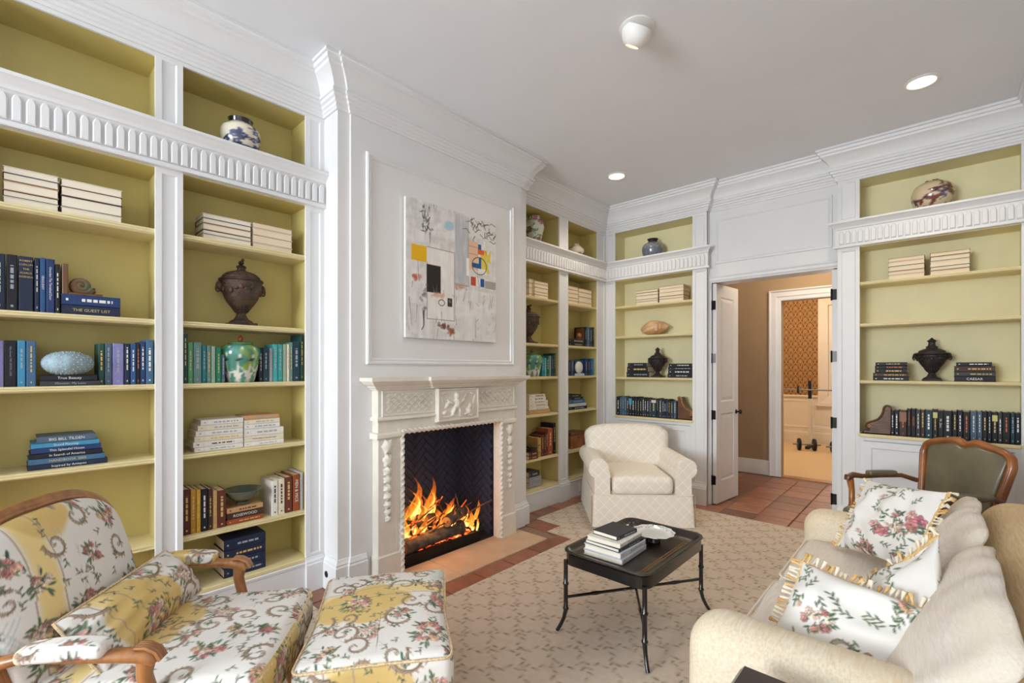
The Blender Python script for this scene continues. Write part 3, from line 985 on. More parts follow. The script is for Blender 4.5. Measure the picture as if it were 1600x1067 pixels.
d1 = thing('door_leaf', 'white two-panel door leaf standing open into the hall at the left jamb', 'door', (-1.838, YD + .012, 0), math.radians(-6))
Zd = 2.435
dl = MB(lambda a, b, c: (b, a, c))


def leaf_panels(mb, w, t):
    """slab in the y-z plane, faces at x = 0 and x = t, with two recessed raised panels on each face"""
    ys = [0, .11, w - .11, w]; zs = [.012, .25, 1.0, 1.13, 2.3, Zd]
    idx = {}; vs = []; fs = []
    for s in (0, 1):
        x = t if s else 0.; dn = -.009 if s else .009
        for j, z in enumerate(zs):
            for i, y in enumerate(ys):
                idx[s, i, j] = len(vs); vs.append((x, y, z))
        for j in range(5):
            for i in range(3):
                q = [idx[s, i, j], idx[s, i + 1, j], idx[s, i + 1, j + 1], idx[s, i, j + 1]]
                if i == 1 and j in (1, 3):
                    prev = q
                    for ins, dd in ((.018, dn), (.05, dn * .2)):
                        nx = []
                        for (yy, zz, sy, sz) in ((ys[1], zs[j], 1, 1), (ys[2], zs[j], -1, 1), (ys[2], zs[j + 1], -1, -1), (ys[1], zs[j + 1], 1, -1)):
                            nx.append(len(vs)); vs.append((x + dd, yy + sy * ins, zz + sz * ins))
                        for k in range(4):
                            l = (k + 1) % 4; fs.append((prev[k], prev[l], nx[l], nx[k]))
                        prev = nx
                    fs.append(tuple(prev))
                else:
                    fs.append(tuple(q))
    for j in range(5):
        fs.append((idx[0, 0, j], idx[1, 0, j], idx[1, 0, j + 1], idx[0, 0, j + 1])); fs.append((idx[0, 3, j], idx[1, 3, j], idx[1, 3, j + 1], idx[0, 3, j + 1]))
    for i in range(3):
        fs.append((idx[0, i, 0], idx[0, i + 1, 0], idx[1, i + 1, 0], idx[1, i, 0])); fs.append((idx[0, i, 5], idx[0, i + 1, 5], idx[1, i + 1, 5], idx[1, i, 5]))
    return mb.add(vs, fs)


leaf_panels(MB(), .555, .042).build('leaf', M['door'], d1)
for z, dk in ((2.2, 1), (1.615, 0), (.99, 1), (.27, 1)):
    hinge(d1, -.005, z, 0, dk)


def knob(parent, x, y, z, sx):
    k = MB(lambda a, b, c: (x + sx * c, y + a, z + b)).lathe([(.026, 0), (.026, .004), (.01, .006), (.009, .03), (.02, .036), (.027, .048), (.024, .058), (.012, .064)], 16).build('knob', M['iron'], parent, smooth=.6)


knob(d1, .042, .50, 1.0, 1); knob(d1, 0, .50, 1.0, -1)
d2 = thing('door_leaf', 'white door leaf seen edge-on, folded back at the right jamb', 'door', (-.742, YD + .012, 0), math.radians(-2))
leaf_panels(MB(), .555, .042).build('leaf', M['door'], d2)
for z, dk in ((2.2, 1), (1.615, 0), (.99, 1), (.27, 1)):
    hinge(d2, -.005, z, .004, dk)
knob(d2, 0, .50, 1.0, -1)

# ------------------------------------------------------------------ hall and gym beyond
GX0, GX1 = -1.607, -.55      # gym door opening
struct('wall_hall', ubody(MB(), -4.6, 3.0, 3.3, GX0, GX1, 2.44, 7.28, 7.42, 1), M['tan'])
struct('wall_hall_left', MB().box(-3.4, 5.56, 0, -3.25, 7.28, 3.3), M['tan'])
struct('ceiling_hall', MB().box(-4.6, 5.56, 3.2, 3.0, 7.42, 3.3), M['ceiling'])
HB = [(0, 0), (.02, 0), (.02, .16), (.012, .175), (.01, .2), (0, .205)]
struct('baseboard_hall', sweep(MB(), HB, [(-3.25, 7.28), (GX0 - .14, 7.28)]), M['white'], .5)
struct('baseboard_hall_right', sweep(MB(), HB, [(GX1 + .14, 7.28), (3.0, 7.28)]), M['white'], .5)
hc = MB(lambda a, b, c: (a, 7.28 - b, c))
prof = [(-.145, 0), (-.145, .04), (-.13, .044), (-.115, .03), (-.09, .026), (-.06, .026), (-.045, .018), (-.012, .016), (0, .01), (0, 0)]
k = len(prof); vs = []
for (x, sx, z) in ((GX0, 1, 0), (GX0, 1, 2.44), (GX1, -1, 2.44), (GX1, -1, 0)):
    for i, o in prof:
        vs.append((x + sx * i, o, z - (i if z > 0 else 0)))
hc.add(vs, [(q * k + a, q * k + (a + 1) % k, (q + 1) * k + (a + 1) % k, (q + 1) * k + a) for q in range(3) for a in range(k)] + [tuple(range(k)), tuple(3 * k + a for a in range(k - 1, -1, -1))])
struct('trim_9', hc, M['white'], .4)
struct('floor_gym', MB().box(-4.2, 7.42, -.12, 2.4, 11.0, 0), M['carpet'])
struct('trim_10', MB().box(GX0, 7.28, -.012, GX1, 7.44, .004), mat('oak_threshold', (178, 126, 74), .4, rgb2=(150, 100, 56), scale=6, stretch=(1, 8, 8)))
GYW = (-1.60, -.62, .84, 2.75)
gw = wall_with_holes('wall_gym', lambda a, b, c: (a, 11.0 + b, c), -4.2, 2.4, 3.3, [GYW], .16)
gw.data.materials.clear(); gw.data.materials.append(M['gymwhite'])
struct('wall_gym_left', MB().box(-4.3, 7.42, 0, -4.2, 11.0, 3.3), M['gymwhite'])
struct('wall_gym_right', MB().box(2.4, 7.42, 0, 2.5, 11.0, 3.3), M['gymwhite'])
struct('ceiling_gym', MB().box(-4.3, 7.42, 3.2, 2.5, 11.16, 3.3), M['ceiling'])
# wallpaper above the chair rail: damask drawn into the mesh
wp = Canvas(56, 80, (120, 84, 50))
for ox, oy in ((14, 20), (42, 60), (14 + 56, 20), (42 - 56, 60)):
    for a, b, an in ((8, 2.2, .9), (8, 2.2, -.9), (2.2, 9, 0), (6, 1.6, 0)):
        wp.ell(ox, oy, a, b, an, (206, 162, 104))
    for s in (-1, 1):
        wp.stroke([(ox, oy + 16), (ox + s * 9, oy + 8), (ox + s * 12, oy - 6), (ox + s * 4, oy - 17)], 1.6, 1.2, (206, 162, 104))
    wp.ell(ox, oy, 1.6, 3, 0, (110, 76, 46))
    for s in (-1, 1):
        wp.stroke([(ox, oy + 36), (ox + s * 10, oy + 30), (ox + s * 25, oy + 14), (ox + s * 27, oy), (ox + s * 22, oy - 14), (ox + s * 8, oy - 30), (ox, oy - 40)], 1.3, 1.1, (196, 150, 96))
        wp.leaf(ox + s * 14, oy + 20, 9, s * .8 + (0 if s > 0 else 3.14), (206, 162, 104)); wp.leaf(ox + s * 14, oy - 18, 9, -s * .8 + (0 if s > 0 else 3.14), (206, 162, 104))
x0, x1, z0, z1 = -2.75, -1.775, .96, 3.0
nx, nz = 200, 420
U, W = np.meshgrid(np.linspace(x0, x1, nx + 1), np.linspace(z0, z1, nz + 1))
P = np.stack([U.ravel(), np.full(U.size, 10.995), W.ravel()], 1); I = np.arange(U.size).reshape(nz + 1, nx + 1)
Q = np.stack([I[:-1, :-1], I[:-1, 1:], I[1:, 1:], I[1:, :-1]], -1).reshape(-1, 4)
o = mesh_np('wall_gym_paper', P, Q, M['wallpaper'], col=wp.sample(U.ravel() * 330, W.ravel() * 330)); o['kind'] = 'structure'
GB = [(0, 0), (.02, 0), (.02, .2), (.01, .22), (0, .225)]
struct('baseboard_gym', sweep(MB(), GB, [(-4.2, 11.0), (2.4, 11.0)]), M['gymwhite'])
struct('trim_11', MB().prism([(11.0, .92), (10.97, .925), (10.965, .95), (10.98, .96), (11.0, .965)], -4.2, -1.775, 0), M['gymwhite'])
wn = MB(lambda a, b, c: (a, 11.0 - b, c)); frame_mold(wn, -2.75, -1.84, .30, .86, [(0, 0), (.005, .014), (.03, .01), (.035, 0)], 0)
struct('trim_12', wn, M['gymwhite'])
gwin = MB(lambda a, b, c: (a, 11.0 - b, c)); frame_mold(gwin, GYW[0] - .17, GYW[1] + .17, GYW[2] - .06, GYW[3] + .17, [(0, 0), (0, .03), (.03, .04), (.16, .02), (.175, -.02), (.23, -.02), (.23, -.06), (.17, -.06), (.17, 0)], 0)
wobj = struct('window_3', gwin, M['gymwhite'])
MB().box(GYW[0] - .2, 10.93, .755, GYW[1] + .2, 11.0, .79, .005).build('sill', M['gymwhite'], wobj)
lv = MB(lambda a, b, c: (a, b * .8 + c * .6, -b * .6 + c * .8)).box(-.43, -.03, -.004, .43, .03, .004, .002).mesh('slat', M['white'])
for i in range(30):
    z = .92 + i * .06
    if abs(z - 1.82) < .03: continue
    inst('slat', lv, wobj, (-1.11, 11.05, z))

# barbell rack and weights in the gym
rk = thing('barbell_rack', 'white steel barbell rack with black uprights against the gym wall', 'rack', (-1.60, 10.35, 0))
for x in (-1.80, -.8):
    MB().box(x - .035, 10.33, .05, x + .035, 10.40, .93, .004).build('upright', M['rack_white'], rk, world=True)
    MB().box(x - .028, 10.337, .93, x + .028, 10.393, 1.27, .004).build('hook_post', M['rubber'], rk, world=True)
    MB().box(x - .035, 10.10, 0, x + .035, 10.65, .05, .004).build('foot', M['rubber'], rk, world=True)
MB().box(-1.80, 10.35, .36, -.8, 10.39, .42, .003).build('crossbar', M['rack_white'], rk, world=True)
bb = thing('barbell', 'long steel barbell resting across the gym rack', 'barbell', (-1.3, 10.30, 1.10))
MB(lambda a, b, c: (c, a, b)).lathe([(.014, -1.1), (.014, 1.1)], 10, 0, 0, 0).build('bar', M['steel'], bb, smooth=.5)
MB(lambda a, b, c: (c, a, b)).lathe([(.02, -.69), (.075, -.69), (.08, -.675), (.075, -.66), (.02, -.66)], 18).build('plate', M['iron_weight'], bb, smooth=.5)
MB(lambda a, b, c: (c, a, b)).lathe([(.02, .80), (.075, .80), (.08, .815), (.075, .83), (.02, .83)], 18).build('plate', M['iron_weight'], bb, smooth=.5)
for px, (x, y, r) in enumerate(((-1.78, 9.95, .11), (-1.28, 10.05, .1))):
    db = thing('dumbbell', ('left' if px == 0 else 'right') + ' black cast iron dumbbell lying on the gym carpet', 'dumbbell', (x, y, r), math.radians(20), 'dumbbells on the gym floor')
    MB(lambda a, b, c: (c, a, b)).lathe([(.015, -.22), (.015, .22)], 10).build('handle', M['steel'], db, smooth=.5)
    for s in (-1, 1):
        MB(lambda a, b, c: (s * .12 + c, a, b)).lathe([(.02, -.025), (r - .01, -.025), (r, -.015), (r, .015), (r - .01, .025), (.02, .025)], 20).build('weight', M['iron_weight'], db, smooth=.5)

# ------------------------------------------------------------------ ceiling lights


def ceiling_spot(label, x, y, eyeball=False):
    t = thing('ceiling_light', label, 'light', (x, y, ZC), 0, 'recessed ceiling lights')
    if not eyeball:
        MB().lathe([(.075, -.001), (.098, -.001), (.1, -.006), (.082, -.012), (.075, -.006)], 32).build('trim_ring', M['lampwhite'], t, smooth=.6)
        MB().lathe([(.001, -.004), (.076, -.004), (.076, -.008), (.001, -.008)], 28).build('lens', M['lens'], t)
        point('lamp', (x, y, ZC - .05), 30, (1, .86, .68), .06, 'SPOT', (0, 0, 0), 2.4, .9)
    else:
        MB().lathe([(.06, -.001), (.098, -.001), (.1, -.008), (.084, -.014)], 32).build('trim_ring', M['lampwhite'], t, smooth=.6)
        R = Matrix.Rotation(math.radians(32), 4, Vector((.3, .95, 0)).normalized())
        f = lambda a, b, c: tuple((R @ Vector((a, b, c)))[:2]) + ((R @ Vector((a, b, c)))[2] - .03,)
        pr = [(.085 * math.cos(q), .085 * math.sin(q)) for q in np.linspace(.3, -1.05, 12)]
        MB(f).lathe(pr + [(.038, -.06), (.03, -.045)], 28).build('eyeball', M['lampwhite'], t, smooth=.9)
        MB(f).lathe([(.001, -.066), (.036, -.066), (.036, -.07), (.001, -.07)], 24).build('lens', M['lens_warm'], t)
        d = R @ Vector((0, 0, -1)); p = Vector((x, y, ZC - .03)) + d * .09
        point('lamp', p, 18, (1, .8, .56), .05, 'SPOT', d.to_track_quat('-Z', 'Y').to_euler(), 2.0, .9)


M['lens'] = mat('lit_lens', (255, 240, 215), .4, emit=((255, 244, 224), 5))
M['lens_warm'] = mat('lit_lens_warm', (255, 210, 140), .4, emit=((255, 214, 150), 2.2))
ceiling_spot('eyeball ceiling spotlight tilted towards the fireplace wall', -1.31, 2.515, True)
ceiling_spot('lit round recessed ceiling light nearest the room corner', -2.47, 4.31)
ceiling_spot('lit round recessed ceiling light at upper right', -.086, 4.335)

# ------------------------------------------------------------------ fireplace
XM = -2.85
fp = thing('mantelpiece', 'carved pale limestone mantelpiece with lattice frieze and relief tablet', 'mantelpiece', (XM, 2.45, 0))
TM = lambda a, b, c: (XM + b, a, c)
Bm = lambda nm, mb, sm=None, m='lime', kind=None: mb.build(nm, M[m], fp, smooth=sm, world=True, kind=kind)
back = XC - XM          # plane of the wall, behind the mantel face
# shelf, its front broken forward over the tablet
SH = [(0, 1.352), (.012, 1.352), (.016, 1.362), (.03, 1.368), (.034, 1.378), (.05, 1.384), (.07, 1.398), (.078, 1.41), (.09, 1.412), (.092, 1.438), (0, 1.438)]
sp = [(XM - .075, 1.735), (XM, 1.735), (XM, 2.20), (XM + .028, 2.20), (XM + .028, 2.72), (XM, 2.72), (XM, 3.165), (XM - .075, 3.165)]
sh = MB(); sweep(sh, SH, sp)
Bm('shelf', sh, .5)
Bm('shelf_top', MB(TM).box(1.70, back, 1.425, 3.20, .02, 1.4375))
# entablature
Bm('frieze', MB(TM).box(1.74, back, 1.145, 3.16, 0, 1.36, .004))
Bm('frieze_moulding', MB(TM).prism([(back, 1.135), (.012, 1.135), (.018, 1.142), (.014, 1.156), (.004, 1.162), (back, 1.162)], 1.73, 3.17, 0))
Bm('lintel', MB(TM).box(1.745, back, 1.03, 3.155, -.006, 1.14, .003))
for a, b in ((1.80, 2.225), (2.70, 3.115)):
    fmv = MB(TM); frame_mold(fmv, a - .03, b + .03, 1.163, 1.345, [(0, 0), (.004, .006), (.014, .006), (.02, -.001)], 0)
    Bm('lattice_frame', fmv)
    nx, nz = 7, 3; w = (b - a) / nx; hgt = .142 / nz
    dm = MB(lambda p, q, r: (q, p, r))
    o = [(-w * .47, 0), (0, -hgt * .47), (w * .47, 0), (0, hgt * .47)]
    vs = [(x, 0, z) for x, z in o] + [(x, .007, z) for x, z in [(p * .9, q * .9) for p, q in o]] + [(x, .001, z) for x, z in [(p * .55, q * .55) for p, q in o]] + [(x, .006, z) for x, z in [(p * .3, q * .3) for p, q in o]]
    fs = [(k0 * 4 + k, k0 * 4 + (k + 1) % 4, k0 * 4 + 4 + (k + 1) % 4, k0 * 4 + 4 + k) for k0 in range(3) for k in range(4)] + [(12, 13, 14, 15), (3, 2, 1, 0)]
    dme = dm.add(vs, fs).mesh('diamond', M['lime'])
    for i in range(nx):
        for j in range(nz):
            inst('diamond', dme, fp, (0, a + w * (i + .5) - 2.45, 1.183 + hgt * (j + .5)))
            if i < nx - 1 and j < nz - 1: inst('diamond', dme, fp, (0, a + w * (i + 1) - 2.45, 1.183 + hgt * (j + 1)))
# tablet: a relief of two winged children among scrolls
Bm('tablet', MB(TM).box(2.235, -.01, 1.085, 2.675, .024, 1.352, .005))
ftm = MB(TM); frame_mold(ftm, 2.24, 2.67, 1.09, 1.348, [(0, .022), (.004, .036), (.014, .036), (.02, .023)], 0)
Bm('tablet_frame', ftm)
nu, nv = 96, 60
U, W = np.meshgrid(np.linspace(2.262, 2.648, nu + 1), np.linspace(1.112, 1.326, nv + 1))
Hh = np.zeros_like(U)


def blob(cx, cz, a, b, ang, h):
    global Hh
    c_, s_ = math.cos(ang), math.sin(ang); x, z = U - cx, W - cz
    d = ((x * c_ + z * s_) / a) ** 2 + ((-x * s_ + z * c_) / b) ** 2
    Hh = np.maximum(Hh, h * np.sqrt(np.clip(1 - d, 0, 1)))


for q in ((2.43, 1.285, .026, .028, 0, .03), (2.435, 1.225, .034, .046, .15, .032), (2.40, 1.175, .018, .048, -.5, .026), (2.455, 1.165, .018, .046, .2, .026), (2.395, 1.14, .026, .012, .2, .02),
          (2.47, 1.125, .026, .011, -.2, .02), (2.37, 1.235, .045, .013, -.5, .02), (2.49, 1.24, .045, .013, .6, .02), (2.335, 1.215, .036, .02, .8, .016), (2.52, 1.275, .03, .014, .7, .014),
          (2.565, 1.20, .022, .024, 0, .026), (2.555, 1.155, .03, .036, .3, .028), (2.585, 1.125, .03, .013, .1, .022), (2.53, 1.14, .03, .012, .5, .02), (2.60, 1.17, .036, .011, 1.1, .016),
          (2.31, 1.155, .03, .02, .3, .014), (2.29, 1.25, .012, .05, .3, .01), (2.62, 1.25, .012, .05, -.3, .01), (2.30, 1.305, .028, .008, .4, .01), (2.60, 1.30, .028, .008, -.4, .01), (2.34, 1.125, .05, .008, 0, .012)):
    blob(*q)
P = np.stack([XM + .0235 + Hh.ravel(), U.ravel(), W.ravel()], 1); I = np.arange(U.size).reshape(nv + 1, nu + 1)
mesh_np('relief', P, np.stack([I[:-1, :-1], I[:-1, 1:], I[1:, 1:], I[1:, :-1]], -1).reshape(-1, 4), M['lime'], fp, world=True)
# legs with plinths, floral drops and the twisted rope round the opening
for y0, y1, s in ((1.745, 1.92, 1), (2.98, 3.155, -1)):
    Bm('leg', MB(TM).box(y0, back, .19, y1, -.004, 1.04, .004))
    Bm('leg_plinth', MB(TM).box(y0 - .012, back, .0, y1 + .004, .012, .195, .006))
    Bm('capital', MB(TM).prism([(back, 1.01), (.012, 1.01), (.022, 1.02), (.022, 1.04), (.01, 1.052), (back, 1.052)], y0 - .02, y1 + .002 * s, 0))
    # the return of the opening
    yi = 1.92 if s > 0 else 2.98
    Bm('jamb', MB(TM).box(yi - (.03 if s > 0 else 0), back - .02, 0, yi + (0 if s > 0 else .03), -.002, 1.04, .002))
    yc = (y0 + y1) / 2 - s * .012
    z = .985
    for k, (dz, ra, rb) in enumerate(((.03, .045, .055), (.10, .038, .05), (.075, .036, .034), (.06, .034, .03), (.06, .034, .03), (.058, .032, .029), (.056, .03, .028), (.052, .027, .026), (.045, .02, .024))):
        z -= dz
        mb = MB()
        n = 18; rows = 7; vs = []; fs = []
        for i in range(rows + 1):
            tt = i / rows * PI / 2
            for j in range(n):
                a = 2 * PI * j / n; rr = math.cos(tt) * (1 + .16 * math.cos(6 * a + k))
                vs.append((XM - .006 + .032 * math.sin(tt), yc + ra * rr * math.cos(a), z + rb * rr * math.sin(a)))
        for i in range(rows):
            for j in range(n):
                l = (j + 1) % n; fs.append((i * n + j, i * n + l, (i + 1) * n + l, (i + 1) * n + j))
        fs.append(tuple(range(n))); fs.append(tuple(rows * n + j for j in range(n)))
        mb.add(vs, fs); Bm('floral_drop', mb, .9)
yr0, yr1, zr = 1.935, 2.966, 1.046
pts = [(XM + .004, yr0, .01 + (zr - .01) * k / 110) for k in range(111)]
pts2 = [(XM + .004, yr1, .01 + (zr - .01) * k / 110) for k in range(111)]
pts3 = [(XM + .004, yr0 + (yr1 - yr0) * k / 110, zr) for k in range(111)]
for p, u in ((pts, (0, 1, 0)), (pts2, (0, 1, 0)), (pts3, (0, 0, 1))):
    Bm('rope_moulding', MB().tube(p, .0165, 10, up=u, twist=1.35, lobes=2), True)
for a in (1.905, 2.952):
    Bm('rope_backing', MB(TM).box(a, back, .0, a + .042, -.003, 1.075, .003))

# firebox: blackened herringbone brick
fbx = thing('firebox', 'blackened herringbone brick firebox inside the mantel opening', 'firebox', (-3.2, 2.45, 0))
FBX = -3.42
for nm, b in (('back_wall', (FBX - .02, 1.88, 0, FBX, 3.02, 1.3)), ('side_wall', (FBX, 2.972, 0, XC - .03, 3.0, 1.3)), ('side_wall', (FBX, 1.885, 0, XC - .03, 1.925, 1.3)), ('fire_floor', (FBX, 1.90, 0, XC + .0, 2.985, .008)), ('smoke_shelf', (FBX, 1.9, 1.16, XC - .03, 3.0, 1.2))):
    MB().box(*b).build(nm, M['fire_dark'], fbx, world=True)
bl_, bw_ = .174, .058
bk = MB().box(-bl_ / 2 + .003, -.004, -bw_ / 2 + .003, bl_ / 2 - .003, .008, bw_ / 2 - .003, .003).mesh('brick', M['fire_brick'])


def herring(a0, a1, c0, c1, put):
    """herringbone at 45 degrees; put(a, c, angle)"""
    w = bw_; n = round(bl_ / w)
    c45 = math.sqrt(.5)
    for i in range(-90, 91):
        for j in range(-16, 17):
            for q in (0, 1):
                bx = i * w + j * n * w * 0; by = i * w
                # two interlocking families of bricks in the unrotated herringbone lattice
                if q == 0: x, y, an = bx + j * 2 * n * w + n * w / 2, by + w / 2, 0
                else: x, y, an = bx + j * 2 * n * w + n * w + w / 2, by + n * w / 2 - (n - 1) * w, PI / 2
                u, v = (x - y) * c45, (x + y) * c45
                ext = bl_ * c45 / 2 + bw_ * c45 / 2
                if a0 + ext <= u <= a1 - ext and c0 - ext * .6 <= v - 1 <= c1:
                    put(u, v - 1, an + PI / 4)


def put_back(u, v, an):
    o = inst('brick', bk, fbx, (FBX + .001 - fbx.location.x, u - 2.45, v)); o.rotation_euler = Matrix(((0, 1, 0), (math.cos(an), 0, -math.sin(an)), (math.sin(an), 0, math.cos(an)))).to_euler()


def put_side(u, v, an):
    o = inst('brick', bk, fbx, (u - fbx.location.x, 2.971 - 2.45, v)); o.rotation_euler = Matrix(((math.cos(an), 0, -math.sin(an)), (0, -1, 0), (math.sin(an), 0, math.cos(an)))).to_euler()


herring(1.80, 3.12, .0, 1.14, put_back)
herring(FBX - .16, XC + .03, .0, 1.14, put_side)

# fire: grate, logs, embers, kindling, flames
gr = thing('fire_grate', 'low black iron grate holding the burning logs', 'grate', (-3.12, 2.38, .006))
for x in (-.13, 0, .13):
    MB().box(x - .012, -.36, .05, x + .012, .36, .072, .003).build('bar', M['iron'], gr)
MB().box(.155, -.40, 0, .178, .42, .085, .003).build('front_rail', M['iron'], gr)
for y in (-.3, .3):
    for x in (-.13, .13):
        MB().box(x - .01, y - .01, 0, x + .01, y + .01, .055).build('foot', M['iron'], gr)
M['bark'] = mat('charred_bark', (52, 42, 36), .9, rgb2=(104, 92, 80), scale=14, bump=.8, bscale=26)
M['char'] = mat('charred_wood', (20, 17, 16), .9, bump=.7, bscale=30)
M['logend'] = mat('split_log_end', (150, 118, 84), .85, var=.2, scale=20)
rl = random.Random(9)
logs = [((-3.02, 2.36, .135), .058, .62, 4, 'grey-barked log along the front of the fire', 'bark'), ((-3.14, 2.33, .14), .06, .66, -3, 'charred log in the middle of the fire', 'char'),
        ((-3.25, 2.36, .135), .055, .62, 2, 'charred log at the back of the fire', 'char'), ((-3.06, 2.62, .235), .045, .34, 24, 'short split log leaning at the right end of the fire', 'bark'),
        ((-3.16, 2.2, .25), .05, .46, -18, 'charred log lying across the top of the fire', 'char')]
for (x, y, z), r, l, an, lab, mm in logs:
    t = thing('firewood_log', lab, 'log', (x, y, z), math.radians(an), 'logs in the fire')
    n = 14; vs = []; fs = []; rows = 10
    for i in range(rows + 1):
        for j in range(n):
            a = 2 * PI * j / n; rr = r * (1 + .1 * math.sin(3 * a + i * .4) + rl.uniform(-.06, .06))
            vs.append((rr * math.cos(a), -l / 2 + l * i / rows, rr * math.sin(a)))
    for i in range(rows):
        for j in range(n):
            fs.append((i * n + j, i * n + (j + 1) % n, (i + 1) * n + (j + 1) % n, (i + 1) * n + j))
    fs += [tuple(range(n)), tuple(rows * n + j for j in range(n))]
    MB().add(vs, fs).build('bark', M[mm], t, smooth=.8)
    for e in (-1, 1):
        MB(lambda a, b, c: (a, e * (l / 2 + .001) + c * .004, b)).lathe([(.001, 0), (r * .9, 0), (r * .86, 1), (.001, 1)], 14).build('cut_end', M['logend' if mm == 'bark' else 'char'], t)


def ember_mat():
    m = bpy.data.materials.new('glowing_embers'); m.use_nodes = True
    nt = m.node_tree; N = nt.nodes; L = nt.links; b = N['Principled BSDF']; b.inputs['Base Color'].default_value = (.02, .015, .012, 1); b.inputs['Roughness'].default_value = .95
    tc = N.new('ShaderNodeTexCoord'); nz = N.new('ShaderNodeTexNoise'); nz.inputs['Scale'].default_value = 22; nz.inputs['Detail'].default_value = 5; L.new(tc.outputs['Object'], nz.inputs[0])
    r = N.new('ShaderNodeValToRGB'); e = r.color_ramp.elements; e[0].position = .45; e[0].color = (0, 0, 0, 1); e[1].position = .75; e[1].color = (1, .45, .1, 1)
    k = e.new(.58); k.color = (.7, .07, .01, 1)
    L.new(nz.outputs[0], r.inputs[0]); L.new(r.outputs[0], b.inputs['Emission Color']); b.inputs['Emission Strength'].default_value = 2.6
    return m


M['ember'] = ember_mat()
fire = thing('fire', 'bright orange log fire burning in the fireplace', 'fire', (-3.13, 2.40, .02))
nu, nv = 60, 26
U, W = np.meshgrid(np.linspace(-.42, .40, nu + 1), np.linspace(-.19, .16, nv + 1))
Z = (.02 + .085 * (1 - (U / .44) ** 2) * (1 - (W / .22) ** 2).clip(0)) * (1 + .25 * RNG.random(U.shape)) + .012 * RNG.random(U.shape)
I = np.arange(U.size).reshape(nv + 1, nu + 1)
mesh_np('embers', np.stack([W.ravel(), U.ravel(), Z.ravel()], 1), np.stack([I[:-1, :-1], I[:-1, 1:], I[1:, 1:], I[1:, :-1]], -1).reshape(-1, 4), M['ember'], fire, kind='stuff')
M['twig'] = mat('kindling', (120, 88, 64), .9, var=.3, scale=20)
for k in range(46):
    x, y = rl.uniform(-.12, .14), rl.uniform(-.4, .36); an = rl.uniform(0, PI); tl = rl.uniform(-.1, .8); L_ = rl.uniform(.12, .3)
    d = Vector((math.cos(an) * math.cos(tl), math.sin(an) * math.cos(tl), math.sin(tl))) * L_
    p = Vector((x, y, rl.uniform(.06, .26)))
    q = p + d; q.x = min(max(q.x, -.27), .17); q.y = max(min(q.y, .56), -.4); q.z = max(q.z, .03)
    MB().tube([p, (p + q) / 2 + Vector((0, 0, .006)), q], [.006, .007, .004], 6).build('stick', M['twig'] if k % 3 else M['ember'], fire)


def flame_mat(name, strength, cols, a0, a1):
    """emission by height, fading out at the tip"""
    m = bpy.data.materials.new(name); m.use_nodes = True
    nt = m.node_tree; N = nt.nodes; L = nt.links; N.clear()
    out = N.new('ShaderNodeOutputMaterial'); mx = N.new('ShaderNodeMixShader'); tr = N.new('ShaderNodeBsdfTransparent'); em = N.new('ShaderNodeEmission')
    tc = N.new('ShaderNodeTexCoord'); sp = N.new('ShaderNodeSeparateXYZ'); L.new(tc.outputs['Generated'], sp.inputs[0])
    nz = N.new('ShaderNodeTexNoise'); nz.inputs['Scale'].default_value = 3.2; nz.inputs['Detail'].default_value = 3
    mp = N.new('ShaderNodeMapping'); mp.inputs['Scale'].default_value = (2.4, 2.4, .9); L.new(tc.outputs['Generated'], mp.inputs[0]); L.new(mp.outputs[0], nz.inputs[0])
    r = N.new('ShaderNodeValToRGB'); e = r.color_ramp.elements
    e[0].position = 0; e[0].color = (*cols[0], 1); e[1].position = 1; e[1].color = (*cols[2], 1); k = e.new(.5); k.color = (*cols[1], 1)
    L.new(sp.outputs[2], r.inputs[0]); L.new(r.outputs[0], em.inputs[0]); em.inputs[1].default_value = strength
    fd = N.new('ShaderNodeMapRange'); fd.inputs[1].default_value = 0; fd.inputs[2].default_value = 1; fd.inputs[3].default_value = a0; fd.inputs[4].default_value = a1
    L.new(sp.outputs[2], fd.inputs[0])
    mu = N.new('ShaderNodeMath'); mu.operation = 'MULTIPLY'
    r2 = N.new('ShaderNodeMapRange'); r2.inputs[1].default_value = .35; r2.inputs[2].default_value = .6; r2.inputs[3].default_value = .15; L.new(nz.outputs[0], r2.inputs[0])
    L.new(fd.outputs[0], mu.inputs[0]); L.new(r2.outputs[0], mu.inputs[1])
    L.new(mu.outputs[0], mx.inputs[0]); L.new(tr.outputs[0], mx.inputs[1]); L.new(em.outputs[0], mx.inputs[2]); L.new(mx.outputs[0], out.inputs[0])
    return m


M['flame_out'] = flame_mat('flame_outer', 1.5, [(1, .42, .06), (1, .26, .02), (.8, .1, .01)], .75, .12)
M['flame_in'] = flame_mat('flame_core', 3.2, [(1, .75, .3), (1, .62, .16), (1, .34, .04)], .95, .25)


